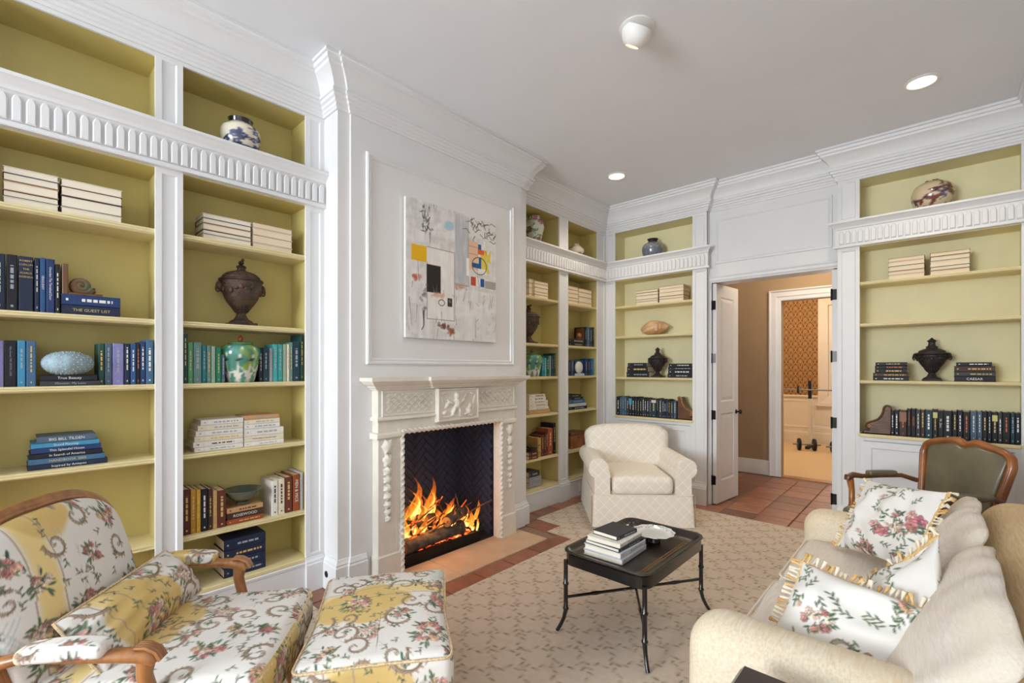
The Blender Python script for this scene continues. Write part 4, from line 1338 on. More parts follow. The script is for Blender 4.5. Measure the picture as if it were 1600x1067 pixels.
def flame(x, y, z, h, w, core=True):
    ph = rl.uniform(0, 6); lean = rl.uniform(-.06, .06)

    def shape(sc, hh, m, parent):
        n = 12; rows = 18; vs = []; fs = []
        for i in range(rows + 1):
            t = i / rows; r = w * sc * (max(0, math.sin(PI * min(1, t * .86 + .14))) ** .9) * max(0, 1 - t) ** .55 + .001
            cx = .22 * w * math.sin(ph + t * 5) * t * 2; cy = .5 * w * math.sin(ph * 1.7 + t * 6.5) * t * 2 + lean * t
            for j in range(n):
                a = 2 * PI * j / n; q = 1 + .22 * math.sin(3 * a + ph + t * 7)
                vs.append((x + cx + r * .6 * q * math.cos(a), y + cy + r * q * math.sin(a), z + hh * t))
        for i in range(rows):
            for j in range(n):
                fs.append((i * n + j, i * n + (j + 1) % n, (i + 1) * n + (j + 1) % n, (i + 1) * n + j))
        fs += [tuple(range(n)), tuple(rows * n + j for j in range(n))]
        return MB().add(vs, fs).build('flame' if parent is fire else 'flame_core', m, parent, smooth=True)
    o = shape(1, h, M['flame_out'], fire)
    if core: shape(.5, h * .7, M['flame_in'], o)


for q in ((-.02, -.17, .14, .46, .062), (.0, .0, .14, .44, .058), (-.05, .09, .12, .34, .055), (.02, -.29, .1, .30, .055), (.04, .17, .1, .27, .05), (-.06, .26, .1, .22, .05), (.03, .34, .08, .2, .045), (0, .42, .06, .15, .04),
          (.08, -.12, .07, .24, .05), (.09, .05, .06, .24, .045), (.1, -.24, .04, .2, .05), (.09, .22, .05, .2, .042), (-.1, -.08, .14, .34, .06), (.11, -.34, .03, .18, .045), (-.08, -.36, .08, .24, .05), (.02, -.08, .16, .3, .05), (.05, .30, .05, .14, .04)):
    flame(*q)
for k in range(60):
    flame(rl.uniform(-.08, .14), rl.uniform(-.4, .44), rl.uniform(.02, .18), rl.uniform(.08, .18), rl.uniform(.014, .034), k % 2 == 0)
point('fire_glow', (-3.06, 2.3, .3), 6, (1, .42, .12), .12)

# ------------------------------------------------------------------ painting over the mantel
pt = thing('painting', 'unframed abstract canvas with yellow and black blocks above the mantelpiece', 'painting', (XC + .006, 2.475, 2.255))
pw, phh = .95, 1.045
cv = Canvas(285, 314, (218, 214, 210))
rp = np.random.default_rng(21)
Wp, Hp = 285, 314


def R_(u0, v1, u1, v0, col, al=1.):
    cv.rect(u0 * Wp, v0 * Hp, u1 * Wp, v1 * Hp, col, al)


for k in range(1500):
    x, y = rp.random() * Wp, rp.random() * Hp; g_ = rp.choice([236, 226, 206, 190, 240]); wv = rp.normal() * 3
    vertical = rp.random() < .6
    cv.ell(x, y, 3 + rp.random() * 4, 7 + rp.random() * 16, 0 if vertical else PI / 2, (g_ + wv, g_ + wv - 2, g_ - 5 + wv), .3, 3)
R_(.50, .985, .65, .434, (196, 196, 202), .45)
R_(.49, .41, 1, .0, (232, 228, 224), .35)
for k in range(160):
    x = (.5 + .15 * rp.random()) * Wp; y = (.45 + .5 * rp.random()) * Hp; cv.ell(x, y, 2.2, 22, 0, (176, 178, 186), .25, 2)
R_(.203, .673, .491, .146, (230, 226, 220), .8)
for k in range(50):
    x = (.21 + .27 * rp.random()) * Wp; y = (.15 + .5 * rp.random()) * Hp; cv.ell(x, y, 3, 12, 0, (240, 236, 230), .5, 3)
for a, b in (((.203, .673), (.491, .673)), ((.491, .673), (.491, .146)), ((.203, .146), (.491, .146)), ((.203, .146), (.203, .56)), ((.65, .44), (.65, .98)), ((.653, .834), (1, .834)), ((.49, .434), (.66, .434))):
    cv.stroke([(a[0] * Wp, a[1] * Hp), (b[0] * Wp, b[1] * Hp)], .9, .9, (120, 112, 106), .55)
cv.ell(.432 * Wp, .87 * Hp, 15, 11, .3, (166, 198, 212), .9, 4)
R_(.653, 1, 1, .834, (226, 222, 216), .8)
for k in range(26):
    x, y = (.66 + .33 * rp.random()) * Wp, (.84 + .15 * rp.random()) * Hp; a = rp.random() * 6
    cv.stroke([(x, y), (x + 16 * math.cos(a), y + 12 * math.sin(a)), (x + 26 * math.cos(a + .6), y + 18 * math.sin(a + .6))], 1.1, .5, (70, 62, 58), .6)
R_(.657, .807, .769, .578, (226, 186, 154)); R_(.769, .80, .86, .56, (230, 226, 220))
for v in (.76, .70): cv.stroke([(.657 * Wp, v * Hp), (.769 * Wp, v * Hp)], .6, .6, (140, 104, 84), .7)
R_(.769, .794, .809, .73, (40, 96, 150)); R_(.765, .752, .872, .712, (222, 98, 50)); R_(.798, .714, .87, .60, (228, 196, 70), .85)
R_(.695, .634, .809, .598, (38, 92, 148)); R_(.778, .689, .809, .598, (38, 92, 148))
for k in range(16):
    x = (.84 + .1 * rp.random()) * Wp; y = (.56 + .15 * rp.random()) * Hp; cv.stroke([(x, y), (x + rp.normal() * 4, y + 22)], 2.2, 1, (226, 202, 60), .9)
R_(.70, .52, .90, .45, (232, 228, 224)); R_(.682, .52, .743, .451, (184, 78, 56)); R_(.798, .516, .847, .452, (36, 88, 146)); R_(.854, .508, .993, .443, (168, 162, 150)); R_(.63, .66, .66, .52, (240, 238, 236))
for cx, cy, rx, ry in ((.782, .614, .088, .07), (.352, .275, .032, .022)):
    cv.stroke([((cx + rx * math.cos(q)) * Wp, (cy + ry * math.sin(q)) * Hp) for q in np.linspace(0, 6.4, 40)], 1., .8, (60, 56, 54), .9)
R_(.055, .675, .203, .56, (232, 178, 34)); R_(.201, .55, .344, .347, (44, 38, 36)); R_(.421, .32, .467, .255, (50, 46, 44))
for k in range(7): cv.ell((.43 + .03 * rp.random()) * Wp, (.26 + .055 * rp.random()) * Hp, 2, 1.5, 0, (140, 134, 128), .8)
for cx, cy, col, n_, sx, sy in ((.08, .437, (188, 100, 84), 12, .035, .014), (.315, .325, (214, 170, 152), 22, .05, .014), (.365, .097, (112, 78, 60), 20, .045, .018), (.45, .065, (150, 92, 66), 20, .03, .024), (.55, .42, (190, 150, 128), 20, .06, .02), (.18, .3, (120, 116, 112), 14, .03, .1)):
    for k in range(n_):
        cv.ell((cx + rp.normal() * sx * .6) * Wp, (cy + rp.normal() * sy * .6) * Hp, 2 + rp.random() * 4, 2 + rp.random() * 3, rp.random() * 3, col, .55, 2)
for k in range(30):
    x, y = (.2 + rp.normal() * .03) * Wp, (.85 + rp.normal() * .055) * Hp; cv.stroke([(x, y), (x + rp.normal() * 6, y + rp.normal() * 14)], 1.6, .6, (92, 86, 84), .5)
for k in range(40):
    x, y = rp.random() * Wp, rp.random() * .45 * Hp; cv.stroke([(x, y), (x + rp.normal() * 5, y + rp.normal() * 20)], 1, .5, (130, 118, 110), .45)
cv.stroke([(.17 * Wp, .2 * Hp), (.17 * Wp, .09 * Hp), (.15 * Wp, .06 * Hp)], 1.8, 1, (50, 46, 44), .8)
nx, nz = 285, 314
U, W = np.meshgrid(np.linspace(-pw / 2, pw / 2, nx + 1), np.linspace(-phh / 2, phh / 2, nz + 1))
I = np.arange(U.size).reshape(nz + 1, nx + 1)
mesh_np('painted_face', np.stack([np.full(U.size, .0305), U.ravel(), W.ravel()], 1), np.stack([I[:-1, :-1], I[:-1, 1:], I[1:, 1:], I[1:, :-1]], -1).reshape(-1, 4), M['paint_canvas'], pt,
        col=cv.sample((U.ravel() / pw + .5) * (Wp - 1.02), (W.ravel() / phh + .5) * (Hp - 1.02)))
MB().box(0, -pw / 2, -phh / 2, .03, pw / 2, phh / 2, .003).build('stretched_canvas', mat('canvas_edge', (226, 222, 216), .8), pt)

# ------------------------------------------------------------------ books
C = dict(navy=(30, 40, 66), ink=(24, 26, 36), black=(26, 26, 30), royal=(34, 56, 104), blue=(42, 82, 130), sky=(66, 142, 178), teal=(36, 118, 126), slate=(78, 98, 116), lilac=(136, 132, 186),
         steel=(66, 104, 136), green=(94, 152, 112), sage=(104, 140, 132), emerald=(30, 124, 92), pine=(36, 76, 68), aqua=(70, 168, 168), turquoise=(60, 152, 150), mint=(150, 176, 142), cream=(226, 214, 190),
         white=(228, 222, 212), grey=(150, 152, 150), petrol=(30, 60, 72), brown=(84, 48, 34), maroon=(104, 50, 38), ochre=(184, 134, 54), mustard=(206, 160, 52), tan=(196, 152, 104), rust=(156, 76, 44),
         walnut=(70, 46, 38), gold=(176, 136, 70), charcoal=(58, 56, 60), silver=(186, 188, 190), ice=(206, 212, 216))
ORD = ['first', 'second', 'third', 'fourth', 'fifth', 'sixth', 'seventh', 'eighth', 'ninth', 'tenth', 'eleventh', 'twelfth', 'thirteenth', 'fourteenth', 'fifteenth', 'sixteenth', 'seventeenth', 'eighteenth',
       'nineteenth', 'twentieth', 'twenty-first', 'twenty-second', 'twenty-third', 'twenty-fourth', 'twenty-fifth', 'twenty-sixth']
rb = random.Random(12)
INK = dict(w='white_ink', g='gold_ink', s='silver_ink', r='red_ink', d='dark_ink')


def book(label, loc, rotz, t, h, d, col, group, lying=False, title=None, ink='g', pages_out=False, pm='page', lean=0., sub=None, plain=False, tscale=1.):
    """hardback: wrap-round cover as the thing's own mesh, page block and spine lettering as parts.
    Upright: x = thickness, y = depth with the spine at y = 0, z = height. Lying: x = height, z = thickness."""
    ct = min(.003, t * .14)
    A = (lambda a, b, c: (c, b, a)) if lying else (lambda a, b, c: (a, b, c))
    if lying: L_ = h
    mb = MB((lambda a, b, c: (c - h / 2, b, a)) if lying else None)
    r = min(.004, t * .2)
    prof = [(0, d), (0, r), (r * .3, r * .3), (r, 0), (t - r, 0), (t - r * .3, r * .3), (t, r), (t, d), (t - ct, d), (t - ct, ct * 1.3), (ct, ct * 1.3), (ct, d)]
    n = len(prof); vs = [(a, b, 0) for a, b in prof] + [(a, b, h) for a, b in prof]
    q = [(0, 1, 10, 11), (1, 2, 3, 10), (3, 4, 9, 10), (4, 5, 6, 9), (6, 7, 8, 9)]
    fs = [tuple(x) for x in q] + [tuple(i + n for i in x[::-1]) for x in q] + [(i, (i + 1) % n, n + (i + 1) % n, n + i) for i in range(n)]
    mb.add(vs, fs)
    o = mb.build('book', cloth(col))
    tag(o, label, 'book', group)
    pb = MB((lambda a, b, c: (c - h / 2, b, a)) if lying else None).box(ct, ct * 1.3, .004, t - ct, d - .005, h - .004)
    pb.build('pages', M[pm], o)
    o.location = loc
    o.rotation_euler = (0, lean, rotz)
    if pages_out:
        o.rotation_euler = (0, 0, rotz + PI)
        o.location = Vector(loc) + Vector((-math.sin(rotz) * d, math.cos(rotz) * d, 0))
    elif not plain:
        if lying:
            Mt = Matrix(((1, 0, 0, 0), (0, 0, -1, -.0004), (0, 1, 0, t / 2), (0, 0, 0, 1)))
        else:
            Mt = Matrix(((0, 1, 0, t / 2), (0, 0, -1, -.0004), (-1, 0, 0, h * .55), (0, 0, 0, 1)))
        if title == '':
            pass
        elif title:
            sz = min(t * .62, h * 1.25 / max(4, len(title))) * tscale
            text(o, title, Mt, sz, M[INK[ink]])
            if sub: text(o, sub, Matrix.Translation(((0, 0, 0) if not lying else (h * .4, 0, 0))) @ (Mt if lying else Mt @ Matrix.Translation((h * .38, 0, 0))), min(t * .4, h * .3 / len(sub)), M[INK[ink]])
        else:
            # lettering too small to read in the photograph: thin stamped dashes
            mk = MB((lambda a, b, c: (c - h / 2, b, a)) if lying else None)
            w = t * rb.uniform(.16, .3); z = h * rb.uniform(.28, .4); e = h * rb.uniform(.8, .92)
            zz = []; p = z
            while p < e:
                l = rb.uniform(.008, .03) * h / .22; zz.append((p, min(p + l, e))); p += l + .006 * h / .22
            for a, b in zz:
                mk.box(t / 2 - w / 2, -.0006, a, t / 2 + w / 2, .0006, b)
            mk.box(t / 2 - w * .4, -.0006, h * .07, t / 2 + w * .4, .0006, h * .11)
            mk.build('spine_lettering', M[INK[ink]], o, kind='stuff')
    return o


def row_left(name, shelf_z, items, group, d=.165, o_=-.055, prefix='upright row'):
    """upright books on the fireplace wall: (px0, px1, top_px, colour, ink, title)"""
    X = XF + o_
    first = on_x(items[0][0], 600, X)[0]; last = on_x(items[-1][1], 600, X)[0]
    bay = min(((-.135, .556), (.682, 1.373), (3.545, 4.216), (4.387, 5.015)), key=lambda q: abs(sum(q) / 2 - (first + last) / 2))
    k_ = min(1., (bay[1] + .009 - first) / (last - first))     # keep the row inside its bay
    for i, it in enumerate(items):
        p0, p1, top, col, ink, title = it[:6]
        y0 = on_x(p0, top, X)[0]; y1, zt = on_x(p1, top, X)
        zt = on_x((p0 + p1) / 2, top, X)[1]
        y0 = first + (y0 - first) * k_; y1 = first + (y1 - first) * k_
        t = (y1 - y0) * .965; h = max(.1, zt - shelf_z)
        lab = '%s book, %s from left, %s' % (it[6] if len(it) > 6 else col, ORD[i], name)
        book(lab, (X, y0, shelf_z + .0005), PI / 2, t, h, d * rb.uniform(.92, 1.05), C[col], group, title=title, ink=ink)


def row_end(name, shelf_z, items, group, d=.16, o_=-.05):
    Y = YE - o_
    for i, it in enumerate(items):
        p0, p1, top, col, ink, title = it[:6]
        x0 = on_y(p0, top, Y)[0]; x1 = on_y(p1, top, Y)[0]; zt = on_y((p0 + p1) / 2, top, Y)[1]
        t = (x1 - x0) * .965; h = max(.1, zt - shelf_z)
        lab = '%s book, %s from left, %s' % (it[6] if len(it) > 6 else col, ORD[i], name)
        book(lab, (x0, Y, shelf_z + .0005), 0, t, h, d * rb.uniform(.92, 1.05), C[col], group, title=title, ink=ink)


PILE = {2: ['top', 'bottom'], 3: ['top', 'middle', 'bottom'], 4: ['top', 'second', 'third', 'bottom'], 5: ['top', 'second', 'third', 'fourth', 'bottom'], 6: ['top', 'second', 'third', 'fourth', 'fifth', 'bottom']}


def pile(wall, name, shelf_z, p0, p1, top, items, group, d=.17, o_=-.05, pages_out=False, pm='page', adj='pale'):
    """books lying flat in a pile, top first: (colour, ink, title, relative thickness[, left shift px, right shift px])"""
    n = len(items)
    pl = XF + o_ if wall == 'L' else YE - o_
    f = on_x if wall == 'L' else on_y
    zt = f((p0 + p1) / 2, top, pl)[1]
    tot = sum(i[3] for i in items); z = shelf_z + .0005; H = zt - shelf_z
    for k in range(n - 1, -1, -1):
        it = items[k]
        a = f(p0 + (it[4] if len(it) > 4 else 0), top, pl)[0]; b = f(p1 + (it[5] if len(it) > 5 else 0), top, pl)[0]
        t = H * it[3] / tot
        loc = (pl, (a + b) / 2, z) if wall == 'L' else ((a + b) / 2, pl, z)
        lab = '%s book, %s of %s' % (it[0] if not pages_out else adj, PILE[n][k], name)
        book(lab, loc, (PI / 2 if wall == 'L' else 0) + rb.uniform(-.012, .012), t * .985, b - a, d * rb.uniform(.94, 1.04), C[it[0]], group, True, it[2], it[1], pages_out, pm)
        z += t


PO = lambda *c: [(x, 'g', None, 1 + .25 * ((i * 7) % 3)) for i, x in enumerate(c)]
# --- far left bay
pile('L', 'left pile, top shelf, far left bay', ZS[0], 4, 92, 267, PO('white', 'charcoal', 'tan', 'charcoal', 'cream'), 'pale books with page edges out, far left bay', pages_out=True, adj='cream-paged', pm='page_pale')
pile('L', 'right pile, top shelf, far left bay', ZS[0], 95, 191, 288, PO('cream', 'maroon', 'charcoal', 'cream'), 'pale books with page edges out, far left bay', pages_out=True, adj='cream-paged', pm='page_pale')
row_left('second shelf, far left bay', ZS[1], [(-12, 9, 396, 'navy', 'w', None), (10, 28, 398, 'ink', 's', None, 'dark purple-navy'), (29, 53, 401, 'navy', 'g', '', 'thick dark navy'), (54, 62, 403, 'navy', 'w', None, 'thin navy'),
         (62.5, 71.5, 403, 'blue', 'w', 'VENUS ENVY', 'bright blue'), (72, 86, 405, 'royal', 'w', 'Omerdon The Tarnished Door', 'royal blue'), (86.5, 94, 413, 'black', 'w', None, 'narrow black')], 'upright blue books, second shelf, far left bay')
_bk = [o for o in COL.objects if o.get('label', '').startswith('thick dark navy')][0]
for z, s, q in ((.92, 'ROBERT', 1), (.85, 'LUDLUM', 1), (.77, 'THE', 1), (.70, 'ICARUS', 1), (.63, 'AGENDA', 1)):
    bt = max(v.co.x for v in _bk.data.vertices); bh = max(v.co.z for v in _bk.data.vertices)
    text(_bk, s, Matrix(((1, 0, 0, bt / 2), (0, 0, -1, -.0008), (0, 1, 0, bh * z), (0, 0, 0, 1))), bt * .24, M['gold_ink'])
pile('L', 'pile under the snail bookend, second shelf, far left bay', ZS[1], 96, 188, 462, [('royal', 'w', None, 1.1), ('navy', 'g', 'THE GUEST LIST', 1)], 'pile under the snail bookend', o_=-.045)
row_left('left row, third shelf, far left bay', ZS[2], [(-14, 6.5, 532, 'lilac', 'w', None, 'violet'), (7, 26.5, 532, 'ink', 's', 'Mary Stewart THE CRYSTAL CAVE', 'dark'), (27, 40.5, 532, 'sky', 's', None, 'bright sky-blue'), (41, 57, 533, 'steel', 'g', None, 'grey-blue')],
         'left row of blue books, third shelf, far left bay')
pile('L', 'pile under the urchin, third shelf, far left bay', ZS[2], 62, 156, 586, [('ink', 'w', 'True Beauty', 1.15, 1, -4), ('charcoal', 's', 'Monster, My Love', 1)], 'pile under the sea urchin', d=.15, o_=-.035)
row_left('right row, third shelf, far left bay', ZS[2], [(154, 163.5, 537, 'pine', 'g', None, 'dark green-black'), (164, 175.5, 537, 'slate', 's', None, 'slate grey'), (176, 194, 537, 'lilac', 's', None), (194.5, 203.5, 537, 'navy', 'w', None, 'dark navy'),
         (204, 213, 537, 'blue', 'w', None, 'mid blue'), (213.5, 219, 537, 'ink', 'r', None, 'thin dark'), (219.5, 227.5, 534, 'royal', 'w', None, 'navy-blue'), (228, 240.5, 531, 'steel', 'w', None, 'teal-blue')], 'right row of blue books, third shelf, far left bay')
pile('L', 'six-book pile, fourth shelf, far left bay', ZS[3], 43, 168, 680, [('slate', 'w', 'BIG BILL TILDEN', 1.25, 14, -18), ('sky', 'w', 'Sound Planning', .95, 5, -13), ('royal', 'w', 'This Splendid House', 1, 5, -10), ('ink', 'w', 'In Search of America', 1, 3, -8), ('steel', 'g', 'HANDBOOK 2005', 1.1, 1, -4), ('navy', 'w', 'Inspired by Antiques', 1, 0, 0)],
     'pile of blue books, fourth shelf, far left bay', d=.19, o_=-.06)
# --- bay left of fireplace
pile('L', 'left pile, top shelf, bay left of fireplace', ZS[0], 317, 393, 340, PO('white', 'charcoal', 'tan', 'charcoal', 'cream'), 'pale books with page edges out, bay left of fireplace', pages_out=True, adj='cream-paged', pm='page_pale')
pile('L', 'right pile, top shelf, bay left of fireplace', ZS[0], 395, 457, 353, PO('tan', 'cream', 'tan', 'cream'), 'pale books with page edges out, bay left of fireplace', pages_out=True, adj='tan-paged')
row_left('left green row, third shelf, bay left of fireplace', ZS[2], [(286.5, 293.5, 522, 'pine', 'g', None, 'tall dark green'), (294, 302, 535, 'green', 'g', None, 'light green'), (302.5, 315.5, 535, 'sage', 's', None, 'wide sage'), (316, 323, 540, 'teal', 's', None),
         (323.5, 330, 540, 'sage', 'g', None, 'grey-green'), (330.5, 337, 541, 'mint', 's', None, 'pale blue-green'), (338, 346, 543, 'emerald', 'g', None), (346.5, 352, 554, 'slate', 's', None, 'short slate')], 'left row of green books')
row_left('right green row, third shelf, bay left of fireplace', ZS[2], [(405, 411, 545, 'ink', 's', None, 'thin black'), (411.5, 421, 544, 'petrol', 's', None, 'dark petrol'), (421.5, 427, 544, 'grey', 's', None, 'pale grey'), (427.5, 435, 538, 'aqua', 's', None), (435.5, 443, 538, 'turquoise', 's', None),
         (443.5, 449, 538, 'mint', 's', None), (449.5, 454, 538, 'cream', 's', None), (454.5, 459, 535, 'sage', 'g', None), (459.5, 471, 534, 'petrol', 's', None, 'wide petrol-blue'), (471.5, 476.5, 523, 'pine', 'g', None, 'tall dark')], 'right row of green books')
pile('L', 'left white pile, fourth shelf, bay left of fireplace', ZS[3], 302, 380, 655, [('white', 's', None, 1, 12, 0), ('cream', 's', None, 1, 7, 0), ('white', 's', None, 1, 4, 0), ('cream', 'g', None, 1, 2, 0), ('white', 'd', None, 1, 0, 0), ('white', 's', None, .9, 2, 0)], 'white books lying on the fourth shelf', o_=-.05)
pile('L', 'right white pile, fourth shelf, bay left of fireplace', ZS[3], 381.5, 443, 648, [('tan', 's', None, .8, 0, -7), ('cream', 's', None, .9, 0, -6), ('white', 's', None, .9, 0, -6), ('white', 's', None, 1.4), ('cream', 'd', 'TREASURES: A Thousand Days', 1.1), ('white', 's', None, .9)], 'white books lying on the fourth shelf', o_=-.05)
row_left('left row, fifth shelf, bay left of fireplace', ZS[4], [(286.5, 297.5, 765, 'brown', 'g', None, 'dark brown'), (298, 306.5, 765, 'ochre', 'g', None), (307, 314, 765, 'mustard', 'g', None, 'mustard yellow'), (314.5, 325, 764, 'ink', 'w', None, 'black'), (325.5, 332.5, 764, 'walnut', 'g', None, 'narrow brown'),
         (333, 340, 766, 'tan', 'g', None, 'pale tan'), (340.5, 353.5, 766, 'maroon', 'g', None, 'reddish maroon')], 'left row of brown books, fifth shelf')
pile('L', 'pile under the green bowl, fifth shelf', ZS[4], 354.5, 411, 790, [('tan', 'd', None, 1), ('walnut', 'w', 'ROSEWOOD', 1.2), ('rust', 'g', None, 1)], 'pile under the green bowl', d=.18, o_=-.06)
row_left('right row, fifth shelf, bay left of fireplace', ZS[4], [(425, 435.5, 751, 'white', 'd', None), (436, 446.5, 748, 'cream', 'd', None, 'ivory'), (447, 459, 745, 'maroon', 'g', None), (460, 471.5, 741, 'rust', 'w', 'MEN & MICE', 'rust-red'), (472, 477, 737, 'silver', 's', None, 'pale grey')], 'right row of red and white books, fifth shelf', d=.2, o_=-.06)
pile('L', 'navy pile on the bottom shelf, bay left of fireplace', ZS[5], 350, 415, 838, [('navy', 's', None, 1.2), ('navy', 'g', None, 1), ('navy', 's', None, 1), ('navy', 's', None, 1)], 'navy books on the bottom shelf', d=.2, o_=-.05)
# --- bay right of fireplace
pile('L', 'left pile, top shelf, bay right of fireplace', ZS[0], 827, 835, 436, PO('cream', 'tan', 'cream', 'tan'), 'pale books with page edges out, bay right of fireplace', pages_out=True, adj='tan-paged', o_=-.08)
pile('L', 'right pile, top shelf, bay right of fireplace', ZS[0], 836, 857, 440, PO('tan', 'cream', 'tan', 'cream', 'tan'), 'pale books with page edges out, bay right of fireplace', pages_out=True, adj='tan-paged')
row_left('green row, third shelf, bay right of fireplace', ZS[2], [(847, 851, 558, 'teal', 's', None), (851.5, 855, 559, 'aqua', 's', None), (855.5, 859, 558, 'pine', 'g', None, 'dark pine'), (859.5, 863, 556, 'sage', 's', None), (863.5, 867, 556, 'petrol', 's', None), (867.5, 871, 552, 'pine', 'g', None, 'tall dark green')], 'green books beside the painted jar')
pile('L', 'white pile, fourth shelf, bay right of fireplace', ZS[3], 827, 859, 616, [('cream', 'd', None, .8, 0, -7), ('white', 'd', None, 1.1, 0, -6), ('white', 'd', None, .8, 0, -3), ('cream', 'd', None, 1.1, 0, -3), ('white', 's', None, .8, 0, -2), ('tan', 'g', None, 1.3)], 'white books right of the fireplace')
row_left('leather row, fifth shelf, bay right of fireplace', ZS[4], [(840, 846, 684, 'gold', 'g', None, 'golden'), (846.5, 850, 680, 'maroon', 'g', None), (850.5, 853, 678, 'walnut', 'g', None, 'purple-brown'), (853.5, 856, 676, 'maroon', 'g', None, 'thin maroon'), (856.5, 864, 669, 'rust', 'g', None, 'tall rust'), (864.5, 868.5, 661, 'ink', 'g', None, 'tallest black')],
         'leather books right of the fireplace', d=.18)
pile('L', 'pile under the small dish, fifth shelf, bay right of fireplace', ZS[4], 827, 841, 706, [('walnut', 'g', None, 1), ('maroon', 'g', None, 1)], 'pile under the small dish', d=.18, o_=-.02)
pile('L', 'grey pile on the bottom shelf, bay right of fireplace', ZS[5], 827, 846, 736, [('charcoal', 's', None, 1, 0, -3), ('grey', 's', None, 1), ('grey', 's', None, 1)], 'grey books on the bottom shelf')
# --- corner bay
pile('L', 'left pile, top shelf, corner bay', ZS[0], 888.5, 904, 448, PO('cream', 'tan', 'cream', 'tan', 'cream'), 'pale books with page edges out, corner bay', pages_out=True, adj='tan-paged')
pile('L', 'right pile, top shelf, corner bay', ZS[0], 905, 925, 452, PO('tan', 'cream', 'tan', 'cream'), 'pale books with page edges out, corner bay', pages_out=True, adj='tan-paged')
pile('L', 'pile under the wooden bookend, second shelf, corner bay', ZS[1], 889, 913, 530, [('black', 's', None, 1), ('ink', 'g', None, 1)], 'pile under the wooden bookend, corner bay')
row_left('second shelf, corner bay', ZS[1], [(914, 918, 511, 'ink', 's', None), (918.5, 924, 511, 'steel', 's', None), (924.5, 929, 512, 'charcoal', 's', None), (929.5, 933.5, 512, 'navy', 's', None)], 'blue books, second shelf, corner bay')
row_left('left row, third shelf, corner bay', ZS[2], [(888.5, 892.5, 563, 'navy', 's', None), (893, 897, 563, 'slate', 's', None), (899, 913.5, 563, 'steel', 's', None, 'wide steel-blue')], 'left blue books, third shelf, corner bay', o_=-.09)
row_left('right row, third shelf, corner bay', ZS[2], [(914.5, 919, 562, 'royal', 's', None), (919.5, 924, 562, 'navy', 's', None), (924.5, 928.5, 561, 'blue', 's', None), (929, 932, 560, 'sky', 's', None)], 'right blue books, third shelf, corner bay')
pile('L', 'blue pile, fourth shelf, corner bay', ZS[3], 889, 917, 616, [('black', 's', None, .9, 0, -9), ('ink', 's', None, .8, 0, -6), ('steel', 's', None, 1.3, 0, -3), ('ice', 's', None, 1, 0, -1), ('ink', 's', None, 1)], 'blue pile, fourth shelf, corner bay', o_=-.06)
# --- behind the armchair
pile('E', 'left pile, top shelf, behind the armchair', ZE[0], 994, 1028, 453, PO('tan', 'charcoal', 'cream', 'charcoal', 'cream'), 'page-out books behind the armchair', pages_out=True, adj='tan-paged')
pile('E', 'right pile, top shelf, behind the armchair', ZE[0], 1029.5, 1068, 446, PO('tan', 'cream', 'tan', 'charcoal', 'cream'), 'page-out books behind the armchair', pages_out=True, adj='tan-paged')
pile('E', 'left black pile, third shelf, behind the armchair', ZE[2], 979, 1014, 567, [('black', 's', None, .9, 2, -4), ('black', 'g', None, 1.3, 1, -2), ('black', 's', None, 1.3)], 'left black pile behind the armchair', pm='page_pale', o_=-.06)
pile('E', 'right black pile, third shelf, behind the armchair', ZE[2], 1043, 1082, 568, [('black', 'w', None, 1, 2, -1), ('ink', 's', None, .8, 1, 0), ('black', 'w', None, 1.1, 1, 0), ('black', 's', None, 1.1)], 'right black pile behind the armchair', o_=-.06)
_cols = ['ink', 'slate', 'steel', 'slate', 'charcoal', 'black', 'ink', 'black', 'ink', 'black', 'charcoal', 'ink', 'black', 'charcoal', 'petrol', 'black', 'charcoal', 'navy', 'ink', 'navy', 'black', 'charcoal', 'slate']
_wid = [1.1, .8, .9, .8, .8, 1.2, .9, 1, .8, 1, .8, .8, .9, .8, 1.9, .8, 1.3, .7, .7, .8, .7, 1.3, .9]
_x = 963.6; _k = (1056.5 - 963.6) / sum(_wid); _r = []
for i, (c_, w_) in enumerate(zip(_cols, _wid)):
    _r.append((_x, _x + w_ * _k * .97, 619 + i * .32 + rb.uniform(-1.2, 1.2), c_, 'wsgsww'[i % 6], None)); _x += w_ * _k
row_end('long dark row behind the armchair', ZE[3], _r, 'long row of dark books behind the armchair')
# --- behind the leather chair
pile('E', 'left pile, top shelf, behind the leather chair', ZE[0], 1388, 1445, 401, PO('tan', 'cream', 'charcoal', 'tan', 'cream'), 'page-out books behind the leather chair', pages_out=True, adj='tan-paged')
pile('E', 'right pile, top shelf, behind the leather chair', ZE[0], 1453, 1516, 392, PO('tan', 'charcoal', 'cream', 'charcoal', 'tan'), 'page-out books behind the leather chair', pages_out=True, adj='tan-paged')
pile('E', 'left black pile, third shelf, behind the leather chair', ZE[2], 1364, 1420, 566, [('ink', 'g', None, 1, 4, -3), ('black', 'r', None, .9, 3, -3), ('black', 'g', None, 1.2, 3, -3), ('walnut', 'g', None, 1.1, 0, 0), ('ink', 'w', None, 1.1)], 'left dark pile behind the leather chair', o_=-.05)
pile('E', 'right black pile, third shelf, behind the leather chair', ZE[2], 1491, 1556, 566, [('ink', 'w', None, 1, 3, -6), ('walnut', 'g', None, 1.5, 0, -1), ('charcoal', 'g', None, 1.2), ('black', 'w', 'CAESAR', 1.4)], 'right dark pile behind the leather chair', o_=-.05)
_cols = ['black', 'ink', 'walnut', 'black', 'ink', 'charcoal', 'walnut', 'petrol', 'ink', 'black', 'ink', 'black', 'ink', 'black', 'slate', 'slate', 'black', 'ink', 'black', 'charcoal', 'black', 'petrol', 'ink']
_wid = [.6, .8, 1.35, .7, .8, .8, .75, 1.3, .9, .95, 1.5, .85, .95, 1.25, 1.15, .9, .85, .75, 1.05, .75, 1.4, .75, 1.0]
